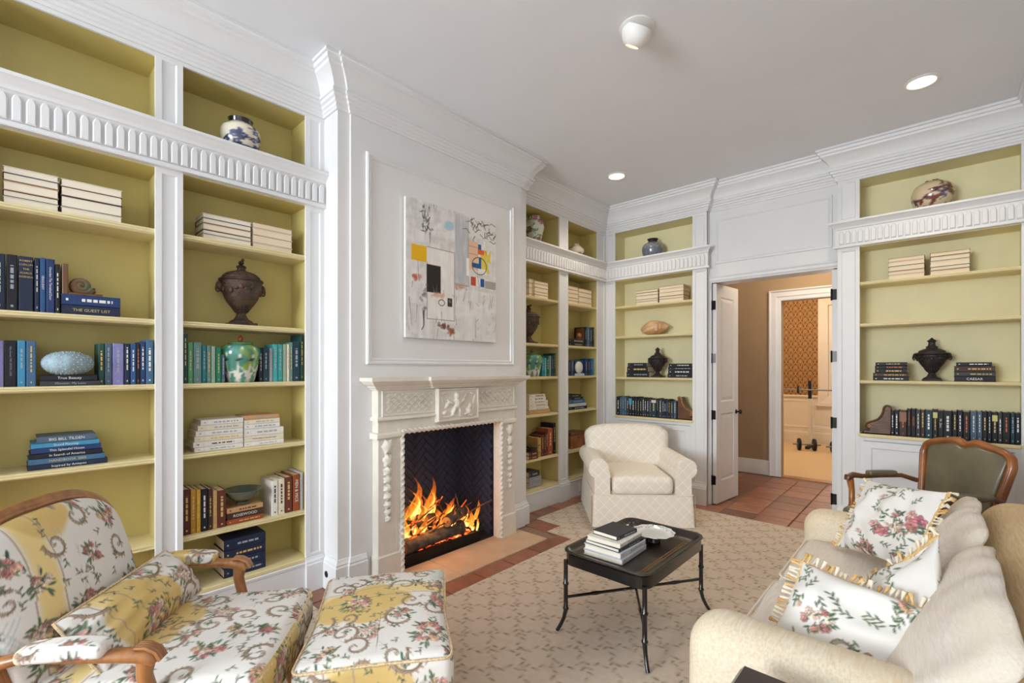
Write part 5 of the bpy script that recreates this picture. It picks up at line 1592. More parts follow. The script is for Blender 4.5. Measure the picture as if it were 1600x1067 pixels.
_ttl = [None, None, None, None, 'MALLORY', None, None, None, None, 'Mr. Zero', None, None, None, None, None, None, None, None, None, None, None, None, None]
_x = 1392; _k = (1595.5 - 1392) / sum(_wid); _r = []
for i, (c_, w_) in enumerate(zip(_cols, _wid)):
    _r.append((_x, _x + w_ * _k * .975, (641 if i < 3 else 638) + i * .36 + rb.uniform(-1.2, 1.2), c_, 'wwrrrwgwgwwgwrwwgwgwrsw'[i], _ttl[i])); _x += w_ * _k
row_end('long dark row behind the leather chair', ZE[3], _r, 'long row of dark books behind the leather chair')
# square labels, gold blocks and lone colour panels on some of those spines
for lab, col, z0, z1 in (('walnut book, third from left, long dark row behind the leather', (150, 106, 84), .55, .93), ('ink book, ninth from left, long dark row behind the leather', (206, 196, 130), .7, .9), ('black book, nineteenth from left, long dark row behind the leather', (206, 196, 130), .7, .9),
                         ('black book, sixth from left, long dark row behind the arm', (70, 160, 190), .6, .92), ('petrol book, fifteenth from left, long dark row behind the arm', (214, 210, 200), .82, .97)):
    for o in [o for o in COL.objects if o.get('label', '').startswith(lab)]:
        t_ = max(v.co.x for v in o.data.vertices); h_ = max(v.co.z for v in o.data.vertices)
        MB().box(.001, -.0009, h_ * z0, t_ - .001, .001, h_ * z1).build('spine_label', cloth(col), o)


# ------------------------------------------------------------------ vessels and ornaments
def turned(name, prof, n, step, colfn, m, parent):
    """lathe with a fine mesh so that the decoration is printed on it"""
    P = []
    for i in range(len(prof) - 1):
        (r0, z0), (r1, z1) = prof[i], prof[i + 1]
        k = max(1, int(math.hypot(r1 - r0, z1 - z0) / step))
        P += [(r0 + (r1 - r0) * j / k, z0 + (z1 - z0) * j / k) for j in range(k)]
    P.append(prof[-1]); P = np.array(P)
    A = np.arange(n) * 2 * PI / n
    V = np.stack([P[:, :1] * np.cos(A), P[:, :1] * np.sin(A), np.repeat(P[:, 1:], n, 1)], -1).reshape(-1, 3)
    I = np.arange(len(P) * n).reshape(len(P), n); J = np.roll(I, -1, 1)
    F = np.stack([I[:-1], J[:-1], J[1:], I[1:]], -1).reshape(-1, 4)
    z = np.repeat(P[:, 1], n); a = np.tile(A, len(P)); r = np.repeat(P[:, 0], n)
    F = F.tolist() + [list(range(n - 1, -1, -1)), [int(i) for i in I[-1]]]
    return mesh_np(name, V, F, m, parent, col=colfn(a, z, r), sharp=1.)


def smooth_prof(pts, k=5):
    """Catmull-Rom through the profile points"""
    P = [np.array(p, float) for p in pts]; out = []
    for i in range(len(P) - 1):
        p0, p1, p2, p3 = P[max(i - 1, 0)], P[i], P[i + 1], P[min(i + 2, len(P) - 1)]
        for j in range(k):
            t = j / k
            out.append(tuple(.5 * ((2 * p1) + (-p0 + p2) * t + (2 * p0 - 5 * p1 + 4 * p2 - p3) * t * t + (-p0 + 3 * p1 - 3 * p2 + p3) * t ** 3)))
    out.append(tuple(P[-1])); return [(max(.0008, a), b) for a, b in out]


def wrap_canvas(cv, r, h, z0=0):
    def f(a, z, rr):
        return cv.sample(a / (2 * PI) * cv.w, (z - z0) / h * (cv.h - 1.01))
    return f


def scatter(cv, n, fn, seed):
    rg = np.random.default_rng(seed)
    for k in range(n): fn(cv, rg.random() * cv.w, rg.random() * cv.h, rg)
    return cv


def hole_rim(t, r, z, m='black_lac'):
    MB().lathe([(r * .2, z - .03), (r, z), (r * .98, z + .001), (r * .15, z - .028)], 24).build('neck_opening', M[m], t)


def pos_left(px, py, o_): return (XF + o_, on_x(px, py, XF + o_)[0])
def pos_end(px, py, o_): return (on_y(px, py, YE - o_)[0], YE - o_)


ZCUB = 2.8385
# blue and white jar, left cubby
p = pos_left(376, 220, -.08)
t = thing('ginger_jar', 'round blue and white jar with black rim above the left bookcase frieze', 'jar', (*p, ZCUB))
cv = Canvas(220, 110, (228, 218, 196))


def _bw(c, x, y, rg):
    q = rg.random(); col = (34, 42, 78)
    if q < .5:
        c.ell(x, y, 8, 8, 0, col); c.ell(x, y, 3, 3, 0, (150, 160, 190)); c.leaf(x + 8, y, 14, rg.random() * 6, col)
    else:
        c.stroke([(x - 10, y), (x, y + 4), (x + 10, y - 3)], 2, 1, col); c.ell(x, y + 6, 4, 9, 0, (50, 62, 110))


scatter(cv, 34, _bw, 4); cv.rect(0, 0, 220, 20, (30, 38, 70)); [cv.ell(8 + 14 * k, 10, 4, 6, 0, (200, 200, 205)) for k in range(16)]
turned('body', smooth_prof([(.045, 0), (.072, .004), (.1, .045), (.112, .1), (.105, .15), (.075, .178), (.062, .186)]), 48, .004, wrap_canvas(cv, .11, .19), M['china'], t)
MB().lathe([(.062, .184), (.066, .19), (.066, .205), (.07, .212), (.058, .214), (.056, .19)], 30).build('rim', M['black_lac'], t, smooth=.6)
# tall floral vase right of the fireplace
p = pos_left(835, 350, -.15)
t = thing('floral_vase', 'tall cream vase painted with pink flowers beside the chimney breast', 'vase', (*p, ZCUB))
cv = Canvas(240, 200, (206, 206, 184))


def _fl(c, x, y, rg):
    for k in range(4): c.leaf(x, y, 20, rg.random() * 6.3, (84, 112, 70))
    if rg.random() < .5: c.flower(x, y, 15, (186, 92, 130), rg)
    else: c.stroke([(x, y), (x + 16, y + 12), (x + 12, y + 30)], 1.5, 1, (60, 56, 50))


scatter(cv, 30, _fl, 9)
turned('body', smooth_prof([(.055, 0), (.06, .01), (.07, .06), (.098, .16), (.112, .235), (.098, .28), (.066, .30), (.068, .318), (.076, .332)]), 48, .005, wrap_canvas(cv, .11, .335), M['china'], t); hole_rim(t, .07, .331)
# small vase, corner cubby
p = pos_left(900, 386, -.10)
t = thing('small_vase', 'small round cream vase with pink flowers in the corner cubby', 'vase', (*p, ZCUB))
cv = scatter(Canvas(200, 90, (224, 212, 188)), 12, lambda c, x, y, rg: (c.leaf(x, y, 16, rg.random() * 6.3, (110, 120, 90)), c.flower(x, y, 11, (196, 120, 110), rg)), 3)
turned('body', smooth_prof([(.04, 0), (.05, .006), (.088, .05), (.098, .09), (.08, .13), (.042, .15), (.036, .16), (.044, .168)]), 40, .005, wrap_canvas(cv, .09, .17), M['china'], t); hole_rim(t, .04, .167)
# grey-blue jar in the end-wall cubby
p = pos_end(1020, 385, -.13)
t = thing('stoneware_jar', 'grey-blue crackled jar with dark neck above the armchair bookcase', 'jar', (*p, ZCUB))
cv = Canvas(200, 120, (118, 122, 132))
for k in range(60): cv.stroke([(k * 3.4, 0), (k * 3.4 + 1, 60)], .7, .5, (86, 96, 118), .7)
for k in range(60): cv.ell((k * 37) % 200, 70 + (k * 17) % 44, 5, 3, k, (190, 190, 192), .8, 2)
turned('body', smooth_prof([(.08, 0), (.1, .006), (.122, .06), (.128, .12), (.11, .165), (.07, .192), (.055, .2)]), 44, .005, wrap_canvas(cv, .12, .2), M['china'], t)
MB().lathe([(.056, .197), (.052, .21), (.06, .228), (.066, .236), (.055, .238), (.045, .21)], 28).build('neck', M['darkurn'], t, smooth=.7)
# wide painted vase right cubby
p = pos_end(1457, 305, -.13)
t = thing('imari_vase', 'squat cream vase with purple and red birds above the leather chair bookcase', 'vase', (*p, ZCUB))
cv = Canvas(260, 120, (220, 198, 160))


def _im(c, x, y, rg):
    col = [(96, 60, 70), (120, 50, 44), (90, 88, 120), (170, 130, 110)][rg.integers(4)]
    for k in range(3): c.leaf(x, y, 22, rg.random() * 6.3, col, .4)
    c.stroke([(x, y), (x + 10, y + 6), (x + 18, y - 2)], 2, .8, (70, 46, 50))


scatter(cv, 34, _im, 6)
turned('body', smooth_prof([(.075, 0), (.09, .006), (.125, .06), (.142, .13), (.125, .2), (.08, .236), (.052, .246), (.05, .256)]), 48, .005, wrap_canvas(cv, .13, .26), M['china'], t); hole_rim(t, .05, .255)


# urns
def urn(name, label, loc, H, m, big):
    t = thing(name, label, 'urn', (*loc[:2], loc[2]))
    s = H / .5

    def L(prof, nm, n=32, lob=0, amp=0):
        mb = MB(); mb.lathe([(r * s, z * s) for r, z in prof], n)
        if lob:
            mb.v = [(x * (1 + amp * math.cos(lob * math.atan2(y, x))), y * (1 + amp * math.cos(lob * math.atan2(y, x))), z) for x, y, z in mb.v]
        return mb.build(nm, M[m], t, smooth=.8)
    MB().box(-.085 * s, -.085 * s, 0, .085 * s, .085 * s, .022 * s, .003).build('base', M[m], t)
    L(smooth_prof([(.078, .022), (.072, .034), (.048, .05), (.034, .075), (.03, .092), (.04, .1), (.046, .108), (.036, .116)], 4), 'foot', 40, 14, .05)
    if big:
        L(smooth_prof([(.036, .114), (.07, .14), (.108, .20), (.126, .26), (.136, .315), (.132, .325)], 5), 'bowl', 40)
        L([(.128, .322), (.142, .326), (.147, .334), (.142, .342), (.128, .346), (.12, .338)], 'rim', 40)
        L(smooth_prof([(.126, .344), (.124, .36), (.098, .385), (.06, .40), (.034, .408)], 4), 'lid', 40)
        L(smooth_prof([(.034, .408), (.026, .424), (.034, .436), (.024, .446), (.012, .452)], 3), 'finial', 20)
        b = MB(); b.ball((0, 0, .468 * s), (.034 * s, .018 * s, .016 * s)); b.build('finial_bird', M[m], t, smooth=True)
        b = MB(); b.ball((.034 * s, 0, .482 * s), (.013 * s, .011 * s, .012 * s)); b.build('finial_bird_head', M[m], t, smooth=True)
    else:
        L(smooth_prof([(.036, .114), (.072, .15), (.11, .21), (.128, .265), (.132, .29), (.126, .30)], 5), 'bowl', 40)
        L([(.122, .296), (.145, .30), (.15, .308), (.145, .318), (.122, .322)], 'rim', 40)
        L(smooth_prof([(.12, .32), (.112, .342), (.074, .362), (.05, .372), (.052, .388), (.034, .402), (.03, .44), (.042, .45), (.038, .458), (.016, .476), (.006, .49)], 4), 'lid', 32)
    # handles: masks with rings at the shoulder
    for sg in (-1, 1):
        hz = (.285 if big else .285) * s
        MB().ball((0, sg * .142 * s, hz), (.03 * s, .024 * s, .034 * s)).build('mask', M[m], t, smooth=True)
        MB().tube([(.0 + .0 * k, sg * (.152 * s + .012 * s * math.cos(k * 2 * PI / 14)), hz - .02 * s + .026 * s * math.sin(k * 2 * PI / 14)) for k in range(14)], .006 * s, 6, up=(1, 0, 0), closed=True).build('handle_ring', M[m], t, smooth=True)
    # band of swags and leaves in relief
    k = 22
    for i in range(k):
        a = 2 * PI * i / k; r = .132 * s; z = (.265 + .018 * math.sin(i * 2.2)) * s
        b = MB(lambda x, y, q: (math.cos(a) * (r + x) - math.sin(a) * y, math.sin(a) * (r + x) + math.cos(a) * y, z + q))
        b.ball((-.006 * s, 0, 0), (.012 * s, .019 * s, .012 * s + .01 * s * (i % 2)), 8, 5)
        b.build('relief_leaf', M[m], t, smooth=True)
    k = 16
    for i in range(k):
        a = 2 * PI * i / k; r = .058 * s; z = .132 * s
        b = MB(lambda x, y, q: (math.cos(a) * (r + x + .55 * q) - math.sin(a) * y, math.sin(a) * (r + x + .55 * q) + math.cos(a) * y, z + q))
        b.ball((0, 0, 0), (.006 * s, .01 * s, .026 * s), 8, 5)
        b.build('acanthus_leaf', M[m], t, smooth=True)
    return t


p = pos_left(377, 480, -.13)
u = urn('lidded_urn', 'large brown bronze lidded urn with bird finial left of the fireplace', (*p, ZS[1]), .43, 'bronze', True)
p = pos_left(826, 520, -.13)
u = urn('lidded_urn', 'brown bronze urn half hidden behind the chimney breast, right bookcase', (*p, ZS[1]), .43, 'bronze', True)
p = pos_end(1027.5, 575, -.12)
u = urn('lidded_urn', 'dark urn between black books behind the armchair', (*p, ZE[2]), .37, 'darkurn', False); u.rotation_euler.z = PI / 2
p = pos_end(1456, 575, -.12)
u = urn('lidded_urn', 'dark urn between black books behind the leather chair', (*p, ZE[2]), .375, 'darkurn', False); u.rotation_euler.z = PI / 2

# painted green jars
for px, lab in ((376, 'green and teal painted jar with red finial left of the fireplace'), (831, 'green painted jar half hidden behind the mantel, right bookcase')):
    p = pos_left(px, 585, -.11)
    t = thing('painted_jar', lab, 'jar', (*p, ZS[2]))
    cv = Canvas(260, 130, (66, 128, 112)); rg = np.random.default_rng(8)
    for k in range(140):
        x = rg.random() * 260; y = 40 + rg.random() * 90
        if math.sin(x / 260 * 6 * PI + .6) > -.2: cv.ell(x, y, 9, 7, rg.random() * 3, (128, 156, 52), .7, 5)
    for k in range(9):
        bx = k * 29 + 8
        for q in range(7):
            cv.stroke([(bx, 2), (bx + (q - 3) * 3, 26), (bx + (q - 3) * 5.5, 44 + 14 * (1 - abs(q - 3) / 3))], 2.2, .7, (222, 214, 200))
        cv.stroke([(bx, 20), (bx + 3, 70), (bx + 12, 118)], 1.4, .8, (220, 214, 196)); cv.ell(bx + 4, 74, 8, 4, .4, (50, 66, 48)); cv.rect(bx - 9, 0, bx + 9, 12, (200, 188, 172), .6)
    turned('body', smooth_prof([(.062, 0), (.078, .006), (.09, .06), (.108, .14), (.114, .19), (.1, .228), (.066, .24)]), 56, .0035, wrap_canvas(cv, .11, .245), M['china'], t)
    MB().lathe(smooth_prof([(.07, .24), (.068, .248), (.04, .256), (.014, .259), (.01, .262)], 3), 32).build('lid', mat('green_glaze', (84, 128, 66), .15, coat=.6), t, smooth=.8)
    MB().lathe(smooth_prof([(.01, .261), (.014, .272), (.012, .284), (.003, .298)], 4), 16).build('finial', mat('red_glaze', (150, 44, 32), .2, coat=.5), t, smooth=.8)


# sea urchins
def urchin(label, x, y, z, r, h, face):
    n, k = 44, 26
    prof = [(max(.004, r * max(0, math.sin(PI * i / k)) ** .85), h / 2 * (1 - math.cos(PI * i / k))) for i in range(k + 1)]
    t = thing('sea_urchin', label, 'urchin shell', (x, y, z))
    mb = MB().lathe(prof, n)
    mb.v = [(a * (1 + .025 * math.cos(10 * math.atan2(b, a))), b * (1 + .025 * math.cos(10 * math.atan2(b, a))), c) for a, b, c in mb.v]
    mb.build('shell', mat('urchin_blue', (142, 164, 172), .7, var=.08, scale=30), t, smooth=True)
    bump = MB().ball((0, 0, 0), .0028, 6, 3).mesh('knob', mat('urchin_knob', (214, 216, 208), .6), True)
    for i in range(1, 15):
        for j in range(20):
            if (i + j) % 1: continue
            a = 2 * PI * (j + .5 * (i % 2)) / 20; q = PI * i / 15; rr = r * math.sin(q) ** .85
            inst('knob', bump, t, (rr * math.cos(a), rr * math.sin(a), h / 2 * (1 - math.cos(q))))
    return t


p = pos_left(106, 570, -.085)
urchin('pale blue dotted sea urchin shell on two dark books', *p, on_x(106, 586, XF - .085)[1] + .0, .098, .118, 0)
p = pos_left(905, 576, -.035)
t = thing('shell_ornament', 'white round urchin shell standing before blue books in the corner bay', 'urchin shell', (*p, ZS[2]))
MB().box(-.02, -.07, 0, .03, .07, .028, .004).build('stand', mat('pale_stand', (200, 210, 216), .4), t)
b = MB(lambda x, y, z: (z - .005, x, y + .028 + .072)); prof = [(max(.004, .072 * max(0, math.sin(PI * i / 16)) ** .8), -.028 * math.cos(PI * i / 16)) for i in range(17)]
b.lathe(prof, 30); b.build('shell', mat('white_shell', (222, 218, 206), .6, bump=.4, bscale=120), t, smooth=True)

# snail bookend and the plain wooden one
x0, y0 = pos_left(95.5, 400, -.05)
zt = on_x(120, 462, XF - .045)[1]
t = thing('snail_bookend', 'wooden bookend with a carved snail beside the upright blue books', 'bookend', (XF - .055, y0 + .004, zt + .001))
MB().box(-.12, 0, 0, 0, .022, .155, .003).build('upright', M['walnut_dark'], t)
MB().box(-.12, .022, 0, 0, .152, .016, .003).build('foot', M['walnut_dark'], t)
sn = MB(); pts = []; rad = []
for k in range(40):
    a = -.6 + k * .33; r = .004 + .0012 * k; pts.append((-.055 - .022 * (k / 39 - 1) , .075 + r * .72 * math.cos(a), .062 + r * .72 * math.sin(a) - .006)); rad.append(.004 + .00052 * k)
sn.tube(pts, rad, 8, up=(1, 0, 0)); sn.build('snail_shell', mat('snail_wood', (150, 104, 60), .4, rgb2=(84, 96, 70), scale=9, coat=.3), t, smooth=True)
MB().tube([(-.055, .05, .022), (-.055, .09, .024), (-.055, .118, .034), (-.055, .124, .052)], [.012, .014, .011, .006], 8).build('snail_body', M['walnut_dark'], t, smooth=True)
p = pos_left(912, 520, -.09); zt2 = on_x(900, 530, XF - .05)[1]
t = thing('plain_bookend', 'dark wooden block bookend beside blue books in the corner bay', 'bookend', (XF - .07, p[1] - .006, zt2 + .001))
MB().box(-.12, -.02, 0, 0, 0, .15, .003).build('upright', M['walnut_dark'], t)
MB().box(-.12, -.16, 0, 0, -.02, .014, .003).build('foot', M['walnut_dark'], t)
MB().ball((-.03, -.075, .05), (.03, .038, .036)).build('carved_shell', M['walnut'], t, smooth=True)
# glazed bowl and small dish
z_ = on_x(383, 788, XF - .08)[1]
p = pos_left(379, 780, -.12)
t = thing('green_bowl', 'green glazed pottery bowl on three brown books', 'bowl', (*p, z_ + .001))
M['glaze'] = mat('green_pottery', (76, 92, 84), .25, rgb2=(110, 104, 84), scale=12, coat=.5)
MB().lathe(smooth_prof([(.035, 0), (.036, .012), (.03, .016), (.07, .04), (.108, .084), (.112, .088), (.106, .088), (.065, .046), (.02, .026)], 4), 40).build('bowl', M['glaze'], t, smooth=1.)
z_ = on_x(832, 706, XF - .02)[1]; p = pos_left(831, 700, -.10)
t = thing('small_dish', 'small dark dish on two books right of the fireplace', 'bowl', (*p, z_ + .001))
MB().lathe(smooth_prof([(.03, 0), (.03, .01), (.06, .03), (.088, .05), (.09, .053), (.084, .053), (.05, .03), (.015, .018)], 4), 32).build('bowl', M['glaze'], t, smooth=1.)
# wooden box in the corner bay
p = pos_left(899, 690, -.08)
t = thing('wooden_box', 'brown wooden document box behind the cream armchair', 'box', (XF - .165, p[1] + .06, ZS[4]))
MB().box(-.09, -.15, 0, .09, .15, .16, .008).build('body', M['walnut_orange'], t)
MB().box(-.095, -.155, .16, .095, .155, .195, .01).build('lid', M['walnut_dark'], t)
MB(lambda a, b, c: (.09 + c, a, b)).lathe([(.01, 0), (.016, .004), (.01, .01)], 12, 0, .13).build('clasp', M['brass'], t, smooth=True)


# scrolled bookends on the counters
def scroll_bookend(label, x, flip):
    t = thing('scroll_bookend', label, 'bookend', (x, YE + .07, ZE[3] + .0005))
    f = -1 if flip else 1
    MB().box(0, 0, 0, f * .19, .14, .022, .003).build('base', M['walnut_dark'], t)
    top = [(0, .235), (.012, .25), (.03, .25), (.044, .235), (.05, .2), (.062, .165), (.085, .13), (.115, .112), (.145, .1), (.165, .082), (.17, .06), (.16, .045), (.145, .04)]
    pr = [(f * a, b) for a, b in [(.0, .022)] + top + [(.145, .022)]]
    MB().add([(a, .012, b) for a, b in pr] + [(a, .128, b) for a, b in pr], [tuple(range(len(pr)))] + [tuple(range(2 * len(pr) - 1, len(pr) - 1, -1))] + [(i, (i + 1) % len(pr), len(pr) + (i + 1) % len(pr), len(pr) + i) for i in range(len(pr))]).build('panel', M['walnut_dark'], t)
    pth = [(f * a, .006, b) for a, b in smooth_prof(top, 3)]
    MB().tube(pth, .009, 8, up=(0, 1, 0)).build('scroll_edge', M['walnut'] if flip else M['walnut_dark'], t, smooth=True)
    MB().tube([(f * (.152 + .018 * (1 - k / 24) * math.cos(k * .5)), .006, .062 + .018 * (1 - k / 24) * math.sin(k * .5)) for k in range(25)], .005, 6, up=(0, 1, 0)).build('volute', M['walnut'], t, smooth=True)
    for k in range(9):
        z = .038 + k * .021; w = max(.02, [.13, .13, .12, .09, .07, .055, .05, .045, .04][k])
        MB().box(f * .008, .006, z, f * w, .013, z + .011, .002).build('slat', M['walnut_dark'], t)


xe = on_y(1347, 680, YE + .07)[0]; xb = on_y(1391.5, 660, YE + .05)[0]
scroll_bookend('carved brown scroll bookend left of the dark row behind the leather chair', 0, False)
_t = [o for o in COL.objects if o.name.startswith('scroll_bookend')][-1]; _t.location.x = xb - .002; _t.scale = (-1, 1, 1)
xb2 = on_y(1057, 640, YE + .05)[0]
scroll_bookend('carved brown scroll bookend right of the dark row behind the armchair', 0, True)
_t = [o for o in COL.objects if o.name.startswith('scroll_bookend')][-1]; _t.location.x = xb2 + .003; _t.scale = (-1, 1, 1)

# conch shell
p = pos_end(1024, 515, -.13)
t = thing('conch_shell', 'large tan conch shell lying on the second shelf behind the armchair', 'shell', (p[0], p[1], ZE[1]))
V = []; F = []; n = 40; rows = 84
for i in range(rows + 1):
    u = i / rows
    x = -.19 + .36 * u
    if u < .7:
        R = .1 * max(0, math.sin(PI * (u / .98) ** .95)) ** .72
    else:
        q = (u - .7) / .3; R = .078 * max(0, 1 - q) ** .8 * (1 + .1 * math.cos(q * 20))
    R += .003
    for j in range(n):
        a = 2 * PI * j / n
        k_ = 1 + .10 * max(0, math.cos(a - 5 * u)) + (.09 * max(0, math.cos(7 * a + 9 * u)) ** 2 if .6 < u < .8 else 0)
        V.append((x, R * k_ * math.cos(a) * .9, .085 + .02 * (u - .4) + R * k_ * math.sin(a) * .84))
for i in range(rows):
    for j in range(n):
        F.append((i * n + j, i * n + (j + 1) % n, (i + 1) * n + (j + 1) % n, (i + 1) * n + j))
F += [tuple(range(n)), tuple(rows * n + j for j in range(n))]
zz = min(v[2] for v in V); V = [(a, b, c - zz) for a, b, c in V]
MB().add(V, F).build('shell', mat('conch_tan', (214, 178, 132), .45, rgb2=(186, 138, 92), scale=9, coat=.2), t, smooth=True)
MB().tube([(-.16, -.02, .03), (-.12, -.055, .05), (-.06, -.085, .07), (0, -.095, .085), (.05, -.085, .10)], [.006, .012, .016, .014, .006], 10, flat=(.6, 1.4)).build('lip', mat('conch_pink', (226, 184, 146), .3), t, smooth=True)

# ------------------------------------------------------------------ rug
rug = thing('rug', 'large beige rug with a leafy trellis, notched around the hearth', 'rug', (-1.2, 3.0, 0))
RP = [(.35, .30), (.35, 4.99), (-2.95, 4.99), (-2.95, 3.585), (-2.645, 3.585), (-2.645, 3.375), (-2.37, 3.375), (-2.37, 1.53), (-2.645, 1.53), (-2.645, 1.315), (-2.95, 1.315), (-2.95, .30)]
rbse = MB(); n = len(RP)
rbse.add([(x, y, .0) for x, y in RP] + [(x, y, .008) for x, y in RP], [tuple(range(n)), tuple(range(2 * n - 1, n - 1, -1))] + [(i, (i + 1) % n, n + (i + 1) % n, n + i) for i in range(n)])
rbse.build('backing', mat('rug_edge', (206, 186, 160), .95), rug, world=True)
PR = 300.; TS = .155
rc = Canvas(int(TS * math.sqrt(2) * 2 * PR), int(TS * math.sqrt(2) * 2 * PR), (226, 208, 188)); SZ = rc.w; rg = np.random.default_rng(2)
for k in range(500):
    rc.ell(rg.random() * SZ, rg.random() * SZ, 2 + rg.random() * 3, 2 + rg.random() * 3, 0, (228, 210, 188) if k % 2 else (219, 199, 174), .35, 2)
for d in (1, -1):
    for off in (0, SZ / 2):
        for k in range(40):
            rc.ell(k / 40 * SZ, (d * k / 40 * SZ + off) % SZ, 2.4, 1.2, math.atan2(d, 1), (214, 194, 169), .5)
        for k in range(14):
            u = k / 14 * SZ; v = (d * u + off) % SZ
            a = math.atan2(d, 1)
            rc.leaf(u + rg.normal(), v + rg.normal(), 11 + rg.random() * 4, a + (.6 if k % 2 else -.6), (214, 194, 169) if k % 3 else (209, 188, 162), .5)
st = .0105
gx = np.arange(-2.95, .351, st); gy = np.arange(.30, 4.991, st)
gx = np.unique(np.concatenate([gx, [-2.645, -2.37, .35]])); gy = np.unique(np.concatenate([gy, [1.315, 1.53, 3.375, 3.585, 4.99]]))
U, W = np.meshgrid(gx, gy); cx = (gx[:-1] + gx[1:]) / 2; cy = (gy[:-1] + gy[1:]) / 2; CX, CY = np.meshgrid(cx, cy)
keep = ~(((CX < -2.37) & (CY > 1.53) & (CY < 3.375)) | ((CX < -2.645) & (CY > 1.315) & (CY < 3.585)))
I = np.arange(U.size).reshape(U.shape); Q = np.stack([I[:-1, :-1], I[:-1, 1:], I[1:, 1:], I[1:, :-1]], -1)[keep]
used = np.unique(Q); remap = -np.ones(U.size, int); remap[used] = np.arange(len(used))
P = np.stack([U.ravel(), W.ravel(), np.full(U.size, .0085)], 1)[used]; P[:, 2] += .0012 * RNG.random(len(P))
mesh_np('pile', P, remap[Q], M['rugpile'], rug, col=rc.sample((P[:, 0]) * PR, (P[:, 1]) * PR), world=True)

# ------------------------------------------------------------------ tray table
tt = thing('tray_table', 'black lacquered tray table with faux bamboo legs on the rug', 'table', (-1.325, 2.54, .0095))
TZ = .455


def rrect(hx, hy, r, z, n=6):
    P = []
    for sx, sy, a0 in ((1, 1, 0), (-1, 1, PI / 2), (-1, -1, PI), (1, -1, 3 * PI / 2)):
        for k in range(n + 1):
            a = a0 + PI / 2 * k / n; P.append((sx * (hx - r) + r * math.cos(a), sy * (hy - r) + r * math.sin(a), z))
    return P


def loops(mb, L, cap0=True, cap1=True):
    n = len(L[0]); vs = [p for l in L for p in l]; fs = []
    for k in range(len(L) - 1):
        fs += [(k * n + i, k * n + (i + 1) % n, (k + 1) * n + (i + 1) % n, (k + 1) * n + i) for i in range(n)]
    if cap0: fs.append(tuple(range(n - 1, -1, -1)))
    if cap1: fs.append(tuple((len(L) - 1) * n + i for i in range(n)))
    return mb.add(vs, fs)


HX, HY = .262, .395
loops(MB(), [rrect(HX - .012, HY - .012, .06, TZ - .075), rrect(HX - .004, HY - .004, .066, TZ - .072), rrect(HX - .004, HY - .004, .066, TZ - .012), rrect(HX - .008, HY - .008, .064, TZ - .02), rrect(HX - .04, HY - .04, .04, TZ - .03)]).build('apron', M['black_lac'], tt, smooth=.6)
# tray: flat bed, sloping walls, rolled rim
loops(MB(), [rrect(HX - .05, HY - .05, .035, TZ - .034), rrect(HX - .044, HY - .044, .04, TZ - .03), rrect(HX - .006, HY - .006, .066, TZ - .006), rrect(HX + .003, HY + .003, .072, TZ - .004), rrect(HX + .006, HY + .006, .074, TZ + .003), rrect(HX + .002, HY + .002, .07, TZ + .009),
              rrect(HX - .012, HY - .012, .06, TZ + .007), rrect(HX - .024, HY - .024, .05, TZ - .008), rrect(HX - .046, HY - .046, .03, TZ - .028), rrect(HX - .056, HY - .056, .026, TZ - .0295)]).build('tray', M['black_rub'], tt, smooth=.7)
for ins in (.068, .085):
    b = MB(); a_ = rrect(HX - ins, HY - ins, .025, TZ - .0292); c_ = rrect(HX - ins - .005, HY - ins - .005, .021, TZ - .0288); d_ = rrect(HX - ins - .009, HY - ins - .009, .018, TZ - .0292)
    n = len(a_); b.add(a_ + c_ + d_, [(k * n + i, k * n + (i + 1) % n, (k + 1) * n + (i + 1) % n, (k + 1) * n + i) for k in (0, 1) for i in range(n)]); b.build('gilt_line', M['gold_line'], tt)
for sx, sy in ((1, -1), (-1, -1), (1, 1), (-1, 1)):
    ax, ay = sx * (HX - .02), sy * (HY - .02)
    zs = [TZ - .06, .40, .34, .275, .27, .262, .255, .20, .135, .13, .122, .115, .07, .03, .008, 0]
    P = []; R = []
    for z in zs:
        fl_ = max(0, .12 - z) ** 1.7 * 1.3
        P.append((ax + sx * fl_, ay + sy * fl_, z)); R.append(.0125 + (.0045 if any(abs(z - q) < .008 for q in (.265, .125)) else 0) - (.002 if z < .1 else 0))
    MB().tube(P, R, 12, up=(1, 0, 0)).build('leg', M['black_lac'], tt, smooth=.8)
for s in (1, -1):
    p0 = Vector((HX - .02, s * (HY - .02), .185)); p1 = Vector((-(HX - .02), -s * (HY - .02), .185)) ; p0.z = p1.z = .185 + .004 * s
    P = []; R = []
    for k in range(25):
        P.append(p0.lerp(p1, k / 24)); R.append(.0085 + (.0035 if k in (5, 19) else 0))
    MB().tube(P, R, 10).build('stretcher', M['black_lac'], tt, smooth=.8)
# books on the tray
bz = TZ + .0095 - .0285
d0 = math.radians(90)
stack = [((-1.385, 2.40), .245, .30, .030, 'silver', 'large silver-grey book, bottom of the tray table pile', 2, 'THE MORAVIAN BOOK'), ((-1.387, 2.402), .235, .29, .030, 'ice', 'white book, second from bottom of the tray table pile', 0, None),
         ((-1.388, 2.398), .225, .27, .020, 'charcoal', 'grey jacketed book, third from bottom of the tray table pile', -2, None), ((-1.39, 2.40), .215, .26, .024, 'white', 'white book under the dark top book, tray table pile', 1, None),
         ((-1.392, 2.41), .165, .205, .024, 'charcoal', 'small dark grey book on top of the tray table pile', -4, None)]
for (x, y), w, l, t, col, lab, an, ti in stack:
    rz = math.radians(90 + an)
    loc = Vector((x, y, bz + .0005)) + Vector((math.cos(math.radians(an)), math.sin(math.radians(an)), 0)) * (w / 2)
    book(lab, loc, rz, t, l, w, C[col], 'books on the tray table', True, None, 's', pm='page_pale', plain=False)
    bz += t + .0002
pl = thing('plate', 'white scalloped china plate with a floral rim on the tray table', 'plate', (-1.30, 2.715, TZ + .0095 - .0285))
